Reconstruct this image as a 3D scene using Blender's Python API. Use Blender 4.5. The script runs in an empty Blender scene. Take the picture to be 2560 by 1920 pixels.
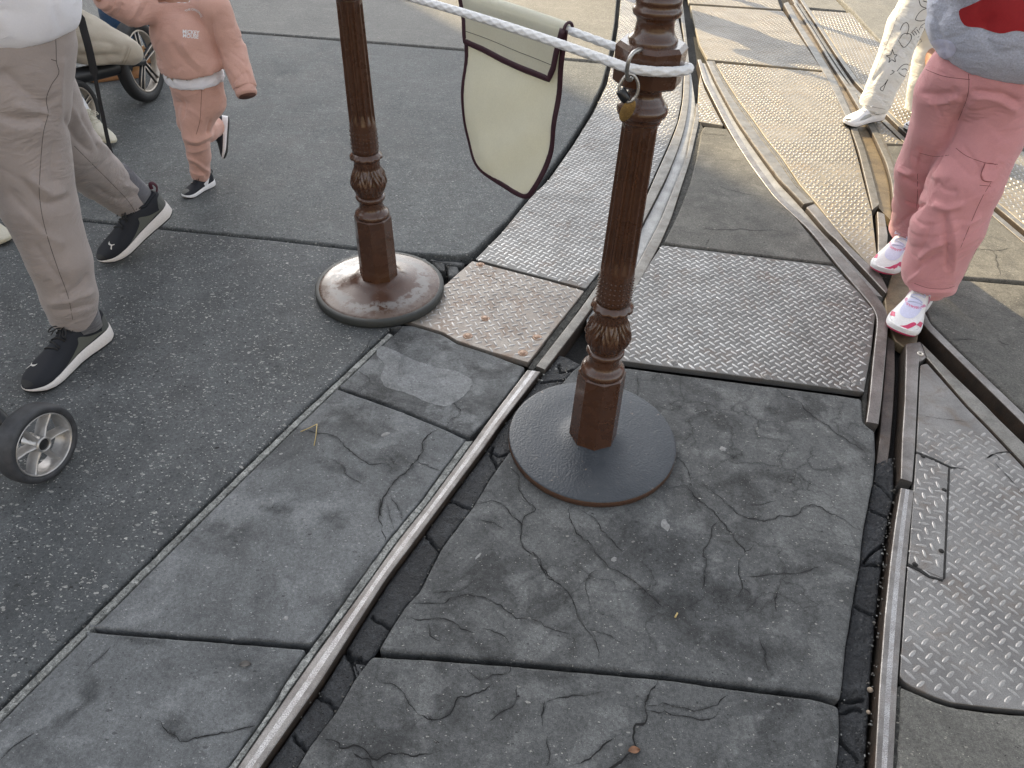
import bpy, bmesh, math, random
import numpy as np
from mathutils import Vector, Matrix
from mathutils.bvhtree import BVHTree
from mathutils.geometry import tessellate_polygon

random.seed(7)
rng = np.random.default_rng(7)
COL = bpy.context.scene.collection
SCN = bpy.context.scene

# ------------------------------------------------------------------ camera model (survey of the place)
F = 1759.0; CX, CY = 1280.0, 960.0; CAMH = 1.35
_d = np.array([-85.6, 2002.2, F]); _d /= np.linalg.norm(_d)
CZ = -_d
CYv = np.array([0, 0, 1.0]) - _d[2] * _d; CYv /= np.linalg.norm(CYv)
CXv = np.cross(CYv, CZ)
CAM = np.array([0, 0, CAMH])

def ray(px, py):
    r = np.array([px - CX, py - CY, F]); return np.array([r @ CXv, r @ CYv, r @ CZ])
def G(px, py, z=0.0):
    r = ray(px, py); t = (z - CAMH) / r[2]; return np.array([r[0] * t, r[1] * t])
def G3(px, py, z=0.0):
    g = G(px, py, z); return np.array([g[0], g[1], z])
def V3(px, py, Y):
    r = ray(px, py); return CAM + r * (Y / r[1])
DS = 2560 / 2212.0
def W(dx, dy, Y): return V3(dx * DS, dy * DS, Y)
def gp(pts, off=(0, 0), s=1.0): return np.array([G(off[0] + x / s, off[1] + y / s) for x, y in pts])
# surveyed detail sheets: offset and scale of each
SH = dict(A=(1454, 0, 2), B=(1454, 545, 2), C=(1454, 1090, 2), D=(727, 0, 2), E=(727, 545, 2), Fq=(0, 1000, 1.803),
          G=(500, 700, 2.0733), H=(500, 1250, 2.4578), I=(1300, 1200, 2.3044), J=(2000, 800, 1.482), K=(1500, 500, 2.37),
          L=(1650, 0, 2.0745), M=(2007, 600, 4.0), S=(0, 0, 1), T=(0, 0, 2212 / 2560))
def q(tag, *pts):
    ox, oy, s = SH[tag]; return gp(pts, (ox, oy), s)
def J(*arrs): return np.vstack(arrs)

# ------------------------------------------------------------------ mesh builder
def wloc(o):
    l = Vector((0, 0, 0))
    while o is not None:
        l = l + o.location; o = o.parent
    return np.array(l)

class MB:
    def __init__(self): self.v = []; self.n = 0; self.f = []
    def add(self, V, Fs, mat=0, smooth=True):
        V = np.asarray(V, float).reshape(-1, 3)
        if isinstance(Fs, np.ndarray): groups = [Fs]
        else:
            d = {}
            for f in Fs: d.setdefault(len(f), []).append(f)
            groups = [np.array(x) for x in d.values()]
        for g in groups:
            if len(g): self.f.append((g + self.n, mat, smooth))
        self.v.append(V); self.n += len(V)
        return self
    def verts(self): return np.vstack(self.v)
    def mesh(self, name, mats, off):
        V = self.verts() - off
        me = bpy.data.meshes.new(name)
        me.vertices.add(len(V)); me.vertices.foreach_set('co', V.astype(np.float32).ravel())
        nl = sum(g.size for g, _, _ in self.f); npoly = sum(len(g) for g, _, _ in self.f)
        me.loops.add(nl); me.polygons.add(npoly)
        me.loops.foreach_set('vertex_index', np.concatenate([g.ravel() for g, _, _ in self.f]).astype(np.int32))
        tot = np.concatenate([np.full(len(g), g.shape[1]) for g, _, _ in self.f]).astype(np.int32)
        st = np.concatenate([[0], np.cumsum(tot)[:-1]]).astype(np.int32)
        me.polygons.foreach_set('loop_start', st)
        me.polygons.foreach_set('material_index', np.concatenate([np.full(len(g), m) for g, m, _ in self.f]).astype(np.int32))
        me.polygons.foreach_set('use_smooth', np.concatenate([np.full(len(g), s) for g, _, s in self.f]).astype(bool))
        for m in (mats if isinstance(mats, (list, tuple)) else [mats]): me.materials.append(m)
        me.update(calc_edges=True); me.validate()
        return me
    def build(self, name, mats, parent=None, origin=None):
        if parent is not None: off = wloc(parent)
        elif origin is not None: off = np.array(origin, float)
        else:
            V = self.verts(); lo, hi = V.min(0), V.max(0); off = np.array([(lo[0] + hi[0]) / 2, (lo[1] + hi[1]) / 2, lo[2]])
        o = bpy.data.objects.new(name, self.mesh(name, mats, off)); COL.objects.link(o)
        if parent is not None: o.parent = parent
        else: o.location = off
        return o
    def bvh(self):
        V = self.verts(); fs = []
        for g, _, _ in self.f: fs += g.tolist()
        return BVHTree.FromPolygons(V.tolist(), fs)

def tag(o, label, cat, group=None):
    o['label'] = label; o['category'] = cat
    if group: o['group'] = group
    return o
def struct(o): o['kind'] = 'structure'; return o
def thing(name, label, cat, loc, group=None):
    o = bpy.data.objects.new(name, None); COL.objects.link(o); o.location = loc
    o.empty_display_size = 0.1
    return tag(o, label, cat, group)
def copy_tree(o, parent=None):
    c = o.copy(); COL.objects.link(c); c.parent = parent
    for ch in o.children: copy_tree(ch, c)
    return c

# ------------------------------------------------------------------ curves & noise
def resample(P, n):
    P = np.asarray(P, float); d = np.r_[0, np.cumsum(np.linalg.norm(np.diff(P, axis=0), axis=1))]
    t = np.linspace(0, d[-1], n); return np.stack([np.interp(t, d, P[:, k]) for k in range(P.shape[1])], 1)
def length(P): return np.linalg.norm(np.diff(P, axis=0), axis=1).sum()
def catmull(P, per=8, closed=False):
    P = np.asarray(P, float); n = len(P); out = []
    if closed: idx = lambda i: P[i % n]; rngi = range(n)
    else: idx = lambda i: P[min(max(i, 0), n - 1)]; rngi = range(n - 1)
    for i in rngi:
        p0, p1, p2, p3 = idx(i - 1), idx(i), idx(i + 1), idx(i + 2)
        for u in np.linspace(0, 1, per, endpoint=False):
            out.append(0.5 * (2 * p1 + (p2 - p0) * u + (2 * p0 - 5 * p1 + 4 * p2 - p3) * u * u + (3 * p1 - p0 - 3 * p2 + p3) * u ** 3))
    if not closed: out.append(P[-1])
    return np.array(out)
def densify(P, step, closed=True):
    out = []; n = len(P)
    for i in range(n if closed else n - 1):
        a, b = P[i], P[(i + 1) % n]; k = max(1, int(np.linalg.norm(b - a) / step))
        for u in range(k): out.append(a + (b - a) * u / k)
    if not closed: out.append(P[-1])
    return np.array(out)
_tab = rng.random(4096)
def _h(i): return _tab[i & 4095]
def noise1(x, seed=0):
    i = np.floor(x).astype(int); f = x - i; f = f * f * (3 - 2 * f)
    return (_h(i * 7 + seed * 131) * (1 - f) + _h((i + 1) * 7 + seed * 131) * f) * 2 - 1
def noise3(P, seed=0):
    P = np.asarray(P); I = np.floor(P).astype(np.int64); f = P - I; f = f * f * f * (f * (f * 6 - 15) + 10); r = 0
    def hsh(a, b, c):
        n = (a * 73856093) ^ (b * 19349663) ^ (c * 83492791) ^ (seed * 2654435761 & 0xffffff)
        n = (n ^ (n >> 13)) * 1274126177; return _tab[(n ^ (n >> 16)) & 4095]
    for dx in (0, 1):
        wx = f[:, 0] if dx else 1 - f[:, 0]
        for dy in (0, 1):
            wy = f[:, 1] if dy else 1 - f[:, 1]
            for dz in (0, 1):
                wz = f[:, 2] if dz else 1 - f[:, 2]
                r = r + wx * wy * wz * hsh(I[:, 0] + dx, I[:, 1] + dy, I[:, 2] + dz)
    return r * 2 - 1

def frames(P, up=None):
    T = np.gradient(P, axis=0); T /= np.linalg.norm(T, axis=1)[:, None] + 1e-12
    N = np.zeros_like(P); ref = np.array(up if up is not None else ([0, 0, 1] if abs(T[0][2]) < .9 else [1, 0, 0]), float)
    n = ref - T[0] * (ref @ T[0]); n /= np.linalg.norm(n); N[0] = n
    for i in range(1, len(P)):
        n = n - T[i] * (n @ T[i]); n /= np.linalg.norm(n); N[i] = n
    return T, N, np.cross(T, N)
def tube(mb, P, r, segs=10, mat=0, cap=True, closed=False, flat=1.0, up=None):
    P = np.asarray(P, float); n = len(P); r = np.broadcast_to(np.asarray(r, float), (n,))
    T, N, B = frames(P, up); a = np.linspace(0, 2 * np.pi, segs, endpoint=False)
    V = P[:, None] + r[:, None, None] * (np.cos(a)[None, :, None] * N[:, None] * flat + np.sin(a)[None, :, None] * B[:, None])
    i = np.arange(n if closed else n - 1)[:, None] * segs; j = np.arange(segs)[None]; j2 = (j + 1) % segs
    i2 = (i + segs) % (n * segs)
    Fq = np.stack([i + j, i + j2, i2 + j2, i2 + j], -1).reshape(-1, 4)
    fs = Fq.tolist()
    if cap and not closed: fs += [list(range(segs - 1, -1, -1)), list(range((n - 1) * segs, n * segs))]
    mb.add(V.reshape(-1, 3), fs, mat); return mb
def lathe(mb, prof, c=(0, 0, 0), segs=40, mat=0, mod=None, cap=True):
    prof = np.array(prof, float); a = np.linspace(0, 2 * np.pi, segs, endpoint=False)
    R = prof[:, 0][:, None] * np.ones((1, segs)); Zz = prof[:, 1][:, None] * np.ones((1, segs))
    if mod is not None: R, Zz = mod(R, Zz, a[None, :])
    V = np.stack([R * np.cos(a) + c[0], R * np.sin(a) + c[1], Zz + c[2]], -1); n = len(prof)
    i = np.arange(n - 1)[:, None] * segs; j = np.arange(segs)[None]; j2 = (j + 1) % segs
    fs = np.stack([i + j, i + j2, i + segs + j2, i + segs + j], -1).reshape(-1, 4).tolist()
    if cap: fs += [list(range(segs - 1, -1, -1)), list(range((n - 1) * segs, n * segs))]
    mb.add(V.reshape(-1, 3), fs, mat); return mb
def grid(mb, V, mat=0, smooth=True):
    n, m, _ = V.shape; i = np.arange(n - 1)[:, None] * m; j = np.arange(m - 1)[None]
    mb.add(V.reshape(-1, 3), np.stack([i + j, i + j + 1, i + m + j + 1, i + m + j], -1).reshape(-1, 4), mat, smooth); return mb
def box(mb, c, s, R=None, mat=0):
    V = np.array([[x, y, z] for z in (-.5, .5) for y in (-.5, .5) for x in (-.5, .5)]) * np.array(s)
    if R is not None: V = V @ np.array(R).T
    mb.add(V + np.array(c), [[0, 2, 3, 1], [4, 5, 7, 6], [0, 1, 5, 4], [1, 3, 7, 5], [3, 2, 6, 7], [2, 0, 4, 6]], mat, False); return mb

# ------------------------------------------------------------------ implicit surfaces for bodies and clothes
class Field:
    def __init__(self, lo, hi, h):
        self.lo = np.array(lo, float); self.h = h; self.n = np.ceil((np.array(hi) - self.lo) / h).astype(int) + 1
        self.d = np.full(self.n, 9.0, np.float32)
    def sub(self, a, b):
        i0 = np.clip(np.floor((a - self.lo) / self.h).astype(int), 0, self.n - 1); i1 = np.clip(np.ceil((b - self.lo) / self.h).astype(int) + 1, 1, self.n)
        sl = tuple(slice(i0[k], i1[k]) for k in range(3))
        ax = [(self.lo[k] + self.h * np.arange(i0[k], i1[k])).astype(np.float32) for k in range(3)]
        return sl, np.stack(np.meshgrid(*ax, indexing='ij'), -1)
    def mix(self, sl, d, k):
        o = self.d[sl]
        if k > 0:
            t = np.clip(k - np.abs(o - d), 0, None) / k; self.d[sl] = np.minimum(o, d) - t * t * k / 4
        else: self.d[sl] = np.minimum(o, d)
    def cap(self, a, b, r1, r2, k=.02, flat=None):
        a, b = np.array(a, float), np.array(b, float); m = max(r1, r2) + k + 2 * self.h + .03
        sl, P = self.sub(np.minimum(a, b) - m, np.maximum(a, b) + m)
        if P.size == 0: return self
        ab = b - a; t = np.clip(((P - a) @ ab) / max(ab @ ab, 1e-9), 0, 1); D = P - a - t[..., None] * ab
        if flat is not None:
            ax, s = flat; ax = np.array(ax, float); ax /= np.linalg.norm(ax); c = D @ ax; D = D + (c * (1 / s - 1))[..., None] * ax
        self.mix(sl, np.linalg.norm(D, axis=-1) - (r1 + (r2 - r1) * t), k); return self
    def ell(self, c, r, R=None, k=.03):
        c = np.array(c, float); r = np.array(r, float); m = r.max() + k + 2 * self.h + .03
        sl, P = self.sub(c - m, c + m); D = P - c
        if R is not None: D = D @ np.array(R)
        k0 = np.linalg.norm(D / r, axis=-1); k1 = np.linalg.norm(D / (r * r), axis=-1) + 1e-9
        self.mix(sl, k0 * (k0 - 1) / k1, k); return self
    def cut(self, p, n):
        sl, P = self.sub(self.lo, self.lo + self.h * self.n); n = np.array(n, float); n /= np.linalg.norm(n)
        self.d = np.maximum(self.d, ((P - np.array(p)) @ n).astype(np.float32)[:self.n[0], :self.n[1], :self.n[2]]); return self
    def cutball(self, p, n, rad):
        # cut with a plane, but only within rad of p
        p = np.array(p, float); sl, P = self.sub(p - rad, p + rad); n = np.array(n, float); n /= np.linalg.norm(n)
        D = P - p; self.d[sl] = np.where(np.linalg.norm(D, axis=-1) < rad, np.maximum(self.d[sl], D @ n), self.d[sl]); return self
    def mesh(self):
        d = self.d; s = d < 0
        C = [s[i:s.shape[0] - 1 + i, j:s.shape[1] - 1 + j, k:s.shape[2] - 1 + k] for i in (0, 1) for j in (0, 1) for k in (0, 1)]
        cnt = sum(c.astype(np.int8) for c in C); act = (cnt > 0) & (cnt < 8); ijk = np.argwhere(act)
        corners = np.array([[i, j, k] for i in (0, 1) for j in (0, 1) for k in (0, 1)])
        val = np.stack([d[ijk[:, 0] + c[0], ijk[:, 1] + c[1], ijk[:, 2] + c[2]] for c in corners], 1)
        acc = np.zeros((len(ijk), 3)); num = np.zeros(len(ijk))
        for a in range(8):
            for b in range(a + 1, 8):
                if np.abs(corners[a] - corners[b]).sum() != 1: continue
                va, vb = val[:, a], val[:, b]; m = (va < 0) != (vb < 0); t = np.where(m, va / np.where(m, va - vb, 1), 0)
                acc += np.where(m[:, None], corners[a] + t[:, None] * (corners[b] - corners[a]), 0); num += m
        V = self.lo + self.h * (ijk + acc / num[:, None])
        vid = np.full(act.shape, -1, np.int64); vid[tuple(ijk.T)] = np.arange(len(ijk)); fs = []
        for ax in range(3):
            e = np.argwhere(np.take(s, range(0, s.shape[ax] - 1), ax) != np.take(s, range(1, s.shape[ax]), ax))
            u, w = [k for k in range(3) if k != ax]; e = e[(e[:, u] > 0) & (e[:, w] > 0)]
            qd = []
            for du, dw in ((1, 1), (0, 1), (0, 0), (1, 0)):
                f = e.copy(); f[:, u] -= du; f[:, w] -= dw
                ok = np.all(f < np.array(vid.shape), axis=1); f = np.minimum(f, np.array(vid.shape) - 1); qd.append(np.where(ok, vid[tuple(f.T)], -1))
            Q = np.stack(qd, 1); inside = s[tuple(e.T)]
            flip = inside if ax != 1 else ~inside
            Q[~flip] = Q[~flip][:, ::-1]; fs.append(Q[np.all(Q >= 0, axis=1)])
        return V, np.vstack(fs)
def vnormals(V, Q):
    N = np.zeros_like(V); n = np.cross(V[Q[:, 2]] - V[Q[:, 0]], V[Q[:, 3]] - V[Q[:, 1]])
    for k in range(4): np.add.at(N, Q[:, k], n)
    return N / (np.linalg.norm(N, axis=1)[:, None] + 1e-12)
def relax(V, Q, it=2, lam=.5):
    E = np.vstack([Q[:, [0, 1]], Q[:, [1, 2]], Q[:, [2, 3]], Q[:, [3, 0]]])
    for _ in range(it):
        S = np.zeros_like(V); c = np.zeros(len(V)); np.add.at(S, E[:, 0], V[E[:, 1]]); np.add.at(S, E[:, 1], V[E[:, 0]])
        np.add.at(c, E[:, 0], 1); np.add.at(c, E[:, 1], 1); V = V + lam * (S / c[:, None] - V)
    return V
def pl_dist(V, P):
    best = np.full(len(V), 9.0); bt = np.zeros(len(V)); n = len(P) - 1
    for i in range(n):
        a, b = P[i], P[i + 1]; ab = b - a; t = np.clip((V - a) @ ab / max(ab @ ab, 1e-12), 0, 1)
        d = np.linalg.norm(V - a - t[:, None] * ab, axis=1); m = d < best; best = np.where(m, d, best); bt = np.where(m, (i + t) / n, bt)
    return best, bt
def cast_px(bvh, px, py):
    r = ray(px, py); h = bvh.ray_cast(Vector(CAM), Vector(r).normalized()); return (np.array(h[0]), np.array(h[1])) if h[0] is not None else (None, None)
def stroke3(bvh, pts, dense=6):
    P = catmull(np.array(pts, float) * DS, dense) if len(pts) > 2 else resample(np.array(pts, float) * DS, 8)
    out = []; nn = []
    for x, y in P:
        h, n = cast_px(bvh, x, y)
        if h is not None: out.append(h); nn.append(n)
    return np.array(out), np.array(nn)
def crease(V, Q, amp, scale, seed=0):
    # narrow pulled creases running obliquely round the limb
    N = vnormals(V, Q); c = V - V.mean(0); th = .7; R = np.array([[math.cos(th), 0, math.sin(th)], [0, 1, 0], [-math.sin(th), 0, math.cos(th)]])
    d = 0
    for k, (st, rr) in enumerate((((.55, .55, 1.7), R), ((.55, .55, 1.7), R.T))):
        n = noise3((c @ rr) * np.array(st) * scale, seed + k); n2 = noise3(c * scale * .5 + 3, seed + 4 + k)
        d = d + (np.clip(1 - np.abs(n) * 3.2, 0, 1) ** 1.5) * np.clip(n2 * 2 + .25, 0, 1)
    return V - N * (amp * d)[:, None]
FOLD = 1.6
def fold(V, Q, strokes):
    """press or raise cloth folds: strokes = (display-pixel polyline, amplitude, width)"""
    bv = BVHTree.FromPolygons(V.tolist(), Q.tolist()); N = vnormals(V, Q); D = np.zeros(len(V))
    for pts, amp, wd in strokes:
        P, _ = stroke3(bv, pts)
        if len(P) < 2: continue
        m = np.all((V > P.min(0) - 3 * wd) & (V < P.max(0) + 3 * wd), axis=1)
        if not m.any(): continue
        d, t = pl_dist(V[m], P); D[m] += FOLD * amp * np.exp(-(d / wd) ** 1.25) * np.minimum(1, np.minimum(t, 1 - t) * 5 + .25)
    return V + N * D[:, None]
def wrinkle(V, Q, amp, scale, seed=0, stretch=(1, 1, 1)):
    N = vnormals(V, Q); n = noise3(V * np.array(stretch) * scale, seed); n2 = noise3(V * np.array(stretch) * scale * 2.3 + 5, seed + 1)
    return V + N * (amp * ((1 - np.abs(n) * 2) * .6 + n2 * .4))[:, None]

def subdiv_poly(P, step):
    """flat polygon (n,2) -> dense triangulated verts/faces"""
    bm = bmesh.new(); vs = [bm.verts.new((p[0], p[1], 0)) for p in P]; f = bm.faces.new(vs)
    bmesh.ops.triangulate(bm, faces=[f])
    for _ in range(8):
        es = [e for e in bm.edges if e.calc_length() > step]
        if not es: break
        bmesh.ops.subdivide_edges(bm, edges=es, cuts=1); bmesh.ops.triangulate(bm, faces=[f for f in bm.faces if len(f.verts) > 3])
    bm.verts.ensure_lookup_table(); bm.verts.index_update()
    V = np.array([v.co[:2] for v in bm.verts]); Fs = [[v.index for v in f.verts] for f in bm.faces]; bm.free(); return V, Fs
def decal_px(mb, bvh, P, off=.0012, mat=0, step=6, smoothpts=True, maxd=.05):
    """a patch whose outline was measured in display pixels, laid on the surface bvh"""
    P = np.array(P, float)
    if smoothpts and len(P) > 3: P = catmull(P, 4, True)
    V, Fs = subdiv_poly(P, step); out = []; ok = []
    for x, y in V:
        h, n = cast_px(bvh, x * DS, y * DS)
        if h is None: ok.append(False); out.append(np.zeros(3)); continue
        if n @ ray(x * DS, y * DS) > 0: n = -n
        ok.append(True); out.append(h + n * off)
    out = np.array(out)
    Fs = [f for f in Fs if all(ok[i] for i in f) and max(np.linalg.norm(out[f[0]] - out[f[1]]), np.linalg.norm(out[f[1]] - out[f[2]]), np.linalg.norm(out[f[0]] - out[f[2]])) < maxd]
    if Fs:
        a, b, c = (out[[f[k] for f in Fs]] for k in range(3)); n = np.cross(b - a, c - a); s = np.einsum('ij,ij->i', n, a - CAM) > 0
        Fs = [f[::-1] if s[i] else f for i, f in enumerate(Fs)]
        mb.add(out, Fs, mat)
    return mb
def seam_px(mb, bvh, pts, w=.0015, off=.0008, mat=0, dense=8):
    P, N = stroke3(bvh, pts, dense)
    if len(P) < 3: return mb
    P = resample(P, len(P)); T = np.gradient(P, axis=0); T /= np.linalg.norm(T, axis=1)[:, None] + 1e-9
    view = CAM - P; s = np.sign(np.einsum('ij,ij->i', N, view))[:, None]; N = N * s; B = np.cross(T, N); B /= np.linalg.norm(B, axis=1)[:, None] + 1e-9
    V = np.stack([P - B * w / 2 + N * off * .3, P + N * off, P + B * w / 2 + N * off * .3], 1)
    grid(mb, V, mat); return mb
SKY, SUNE, EXPO = .15, 3.9, 1.42
# ------------------------------------------------------------------ materials
class NT:
    def __init__(self, name):
        m = bpy.data.materials.new(name); m.use_nodes = True; self.m = m; self.t = m.node_tree
        self.b = self.t.nodes['Principled BSDF']
    def n(self, typ, ins=None, **kw):
        nd = self.t.nodes.new(typ)
        for k, v in kw.items(): setattr(nd, k, v)
        for k, v in (ins or {}).items(): self.set(nd.inputs[k], v)
        return nd
    def set(self, sock, v):
        if isinstance(v, bpy.types.NodeSocket): self.t.links.new(v, sock)
        elif isinstance(v, bpy.types.Node): self.t.links.new(v.outputs[0], sock)
        else: sock.default_value = v
    def pos(self, obj=False):
        if obj: return self.n('ShaderNodeTexCoord').outputs['Object']
        return self.n('ShaderNodeNewGeometry').outputs['Position']
    def noise(self, vec, scale, detail=4, rough=.55, dist=0):
        return self.n('ShaderNodeTexNoise', {'Vector': vec, 'Scale': scale, 'Detail': detail, 'Roughness': rough, 'Distortion': dist}).outputs['Fac']
    def ramp(self, v, *stops):
        nd = self.n('ShaderNodeValToRGB', {'Fac': v}); e = nd.color_ramp.elements
        while len(e) < len(stops): e.new(.5)
        for i, (p, c) in enumerate(stops):
            e[i].position = p; e[i].color = (c, c, c, 1) if isinstance(c, (int, float)) else (*c, 1)
        return nd.outputs['Color']
    def mix(self, f, a, b, typ='MIX'):
        nd = self.n('ShaderNodeMix', data_type='RGBA', blend_type=typ)
        for i, v in ((0, f), (6, a), (7, b)):
            if isinstance(v, tuple) and len(v) == 3: v = (*v, 1)
            self.set(nd.inputs[i], v)
        return nd.outputs[2]
    def math(self, op, a, b=0.0):
        nd = self.n('ShaderNodeMath', operation=op); self.set(nd.inputs[0], a); self.set(nd.inputs[1], b); return nd.outputs[0]
    def bump(self, h, strength, dist=.002, normal=None):
        nd = self.n('ShaderNodeBump', {'Height': h, 'Strength': strength, 'Distance': dist})
        if normal is not None: self.set(nd.inputs['Normal'], normal)
        return nd.outputs[0]
    def out(self, **kw):
        mp = dict(col='Base Color', rough='Roughness', metal='Metallic', nor='Normal', spec='Specular IOR Level', sheen='Sheen Weight', coat='Coat Weight')
        for k, v in kw.items():
            if k == 'col' and isinstance(v, tuple) and len(v) == 3: v = (*v, 1)
            self.set(self.b.inputs[mp[k]], v)
        return self.m
    def vec_add(self, a, b, s):
        sc = self.n('ShaderNodeVectorMath', operation='SCALE'); self.set(sc.inputs[0], b); sc.inputs['Scale'].default_value = s
        ad = self.n('ShaderNodeVectorMath', operation='ADD'); self.set(ad.inputs[0], a); self.set(ad.inputs[1], sc.outputs[0]); return ad.outputs[0]

def ground_mat(name, dark, light, stain=.5, speck=.0, speckscale=70, speckcol=(.45, .44, .4), grain=.35, rough=.8, bump=.5, seed=0, warm=None, stain_scale=5.0, craze=0, mott=.09):
    t = NT(name); p = t.vec_add(t.pos(), (1, 1, 1), 0.0) if False else t.pos()
    off = t.n('ShaderNodeVectorMath', operation='ADD'); t.set(off.inputs[0], p); off.inputs[1].default_value = (seed * 3.7, seed * 1.9, 0); p = off.outputs[0]
    big = t.noise(p, 1.7, 5, .6, .6); med = t.noise(p, stain_scale, 7, .68, .8); fine = t.noise(p, 420, 3, .7); fine2 = t.noise(p, 130, 3, .65)
    c = t.mix(t.ramp(big, (.32, 0), (.68, 1)), dark, light)
    dk = tuple(x * .45 for x in dark)
    c = t.mix(t.math('MULTIPLY', t.ramp(med, (.36, 1), (.52, 0)), stain), c, dk)
    lt = tuple(min(1, x * 1.5) for x in light)
    med2 = t.noise(p, stain_scale * 1.9, 6, .6, .4)
    c = t.mix(t.math('MULTIPLY', t.ramp(med2, (.53, 0), (.62, 1)), stain * .55), c, warm or lt)
    blot = t.noise(p, stain_scale * 4.5, 6, .7, .3); c = t.mix(1.0, c, t.ramp(blot, (.3, 1 - .22 * stain), (.7, 1 + .22 * stain)), 'MULTIPLY')
    if craze:
        wv = t.n('ShaderNodeTexNoise', {'Vector': p, 'Scale': 11.0, 'Detail': 5}); pw = t.vec_add(p, wv.outputs['Color'], .16)
        ed = t.n('ShaderNodeTexVoronoi', {'Vector': pw, 'Scale': 6.5}, feature='DISTANCE_TO_EDGE').outputs['Distance']
        zone = t.ramp(t.noise(p, 2.3, 4, .6), (.46, 0), (.58, 1))
        c = t.mix(t.math('MULTIPLY', t.math('MULTIPLY', t.ramp(ed, (0, 1), (.075, 0)), zone), craze * .8), c, tuple(x * .42 for x in dark))
        c = t.mix(t.math('MULTIPLY', t.math('MULTIPLY', t.ramp(ed, (0, 1), (.010, 0)), zone), craze), c, tuple(x * .14 for x in dark))
    c = t.mix(1.0, c, t.ramp(t.noise(p, 48, 4, .7), (.3, 1 - mott), (.7, 1 + mott)), 'MULTIPLY')
    g = t.ramp(fine, (.28, 1 - grain), (.72, 1 + grain)); g2 = t.ramp(fine2, (.3, 1 - grain * .7), (.7, 1 + grain * .7))
    c = t.mix(1.0, c, g, 'MULTIPLY'); c = t.mix(1.0, c, g2, 'MULTIPLY')
    pit = t.noise(p, 240, 2, .5); c = t.mix(t.ramp(pit, (.27, .75), (.33, 0)), c, tuple(x * .25 for x in dark)); c = t.mix(t.math('MULTIPLY', t.ramp(pit, (.68, 0), (.74, 1)), .55), c, tuple(min(1, x * 2.3) for x in light))
    hgt = t.math('ADD', t.math('ADD', t.math('MULTIPLY', fine, .5), fine2), t.math('MULTIPLY', t.ramp(pit, (.26, 0), (.36, 1)), .6))
    if speck > 0:
        w = t.n('ShaderNodeTexNoise', {'Vector': p, 'Scale': speckscale * 1.1, 'Detail': 2})
        pv = t.vec_add(p, w.outputs['Color'], .75 / speckscale)
        for k, (sc, sp, rot, st) in enumerate(((speckscale * .62, speck * .55, .35, 2.0), (speckscale, speck, 1.9, 1.8), (speckscale * 1.9, speck * 1.2, 1.1, 1.6))):
            mp = t.n('ShaderNodeMapping', {'Vector': pv, 'Rotation': (0, 0, rot), 'Scale': (1, st, 1)})
            vo = t.n('ShaderNodeTexVoronoi', {'Vector': mp, 'Scale': sc, 'Randomness': 1.0})
            sep = t.n('ShaderNodeSeparateColor', {'Color': vo.outputs['Color']})
            keep = t.math('LESS_THAN', sep.outputs[0], sp)
            size = t.math('ADD', t.math('MULTIPLY', t.math('MULTIPLY', sep.outputs[1], sep.outputs[1]), .34), .10)
            m = t.math('MULTIPLY', t.math('LESS_THAN', vo.outputs['Distance'], size), keep)
            m = t.math('MULTIPLY', m, t.math('ADD', t.math('MULTIPLY', sep.outputs[2], .8), .2))
            dk_ = t.math('GREATER_THAN', sep.outputs[1], .93)
            c = t.mix(m, c, t.mix(dk_, (*speckcol, 1), (.012, .012, .012, 1)))
    nor = t.bump(hgt, bump, .0024); nor = t.bump(t.noise(p, 34, 5, .65), .22, .006, nor)
    r = t.ramp(med, (.3, rough - .12), (.65, min(1, rough + .08)))
    return t.out(col=c, rough=r, nor=nor, spec=.35)

def steel_mat(name, base, dark, rough=.42, metal=.75, rust=.3, rustcol=(.16, .085, .045), scale=9, grainy=.25, obj=False, seed=0):
    t = NT(name); p = t.pos(obj)
    off = t.n('ShaderNodeVectorMath', operation='ADD'); t.set(off.inputs[0], p); off.inputs[1].default_value = (seed * 3.1, seed * 2.3, 0); p = off.outputs[0]
    a = t.noise(p, scale, 7, .65, .5); b = t.noise(p, scale * 14, 4, .7); f = t.noise(p, 480, 2, .6)
    c = t.mix(t.ramp(a, (.35, 0), (.65, 1)), dark, base); c = t.mix(t.ramp(b, (.3, .55 * grainy), (.6, 0)), c, tuple(x * .4 for x in dark))
    rm = t.math('MULTIPLY', t.ramp(t.noise(p, scale * 1.3 + 1, 8, .7, .7), (.52, 0), (.66, 1)), rust)
    c = t.mix(rm, c, rustcol)
    c = t.mix(1.0, c, t.ramp(f, (.3, 1 - grainy), (.7, 1 + grainy)), 'MULTIPLY')
    mt = t.math('SUBTRACT', metal, t.math('MULTIPLY', rm, metal * .8))
    r = t.math('ADD', t.ramp(b, (.3, rough + .12), (.7, rough - .08)), t.math('MULTIPLY', rm, .25))
    return t.out(col=c, rough=r, metal=mt, nor=t.bump(t.math('ADD', b, f), .25, .0012))

def plain(name, col, rough=.6, metal=0.0, var=.15, scale=60, bump=.15, spec=.5, obj=False, bscale=None, coat=0):
    t = NT(name); p = t.pos(obj); a = t.noise(p, scale, 4, .6)
    c = t.mix(1.0, (*col, 1), t.ramp(a, (.3, 1 - var), (.7, 1 + var)), 'MULTIPLY')
    kw = dict(col=c, rough=rough, metal=metal, spec=spec)
    if bump: kw['nor'] = t.bump(t.noise(p, bscale or scale * 3, 3, .6), bump, .002)
    if coat: kw['coat'] = coat
    return t.out(**kw)

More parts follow.
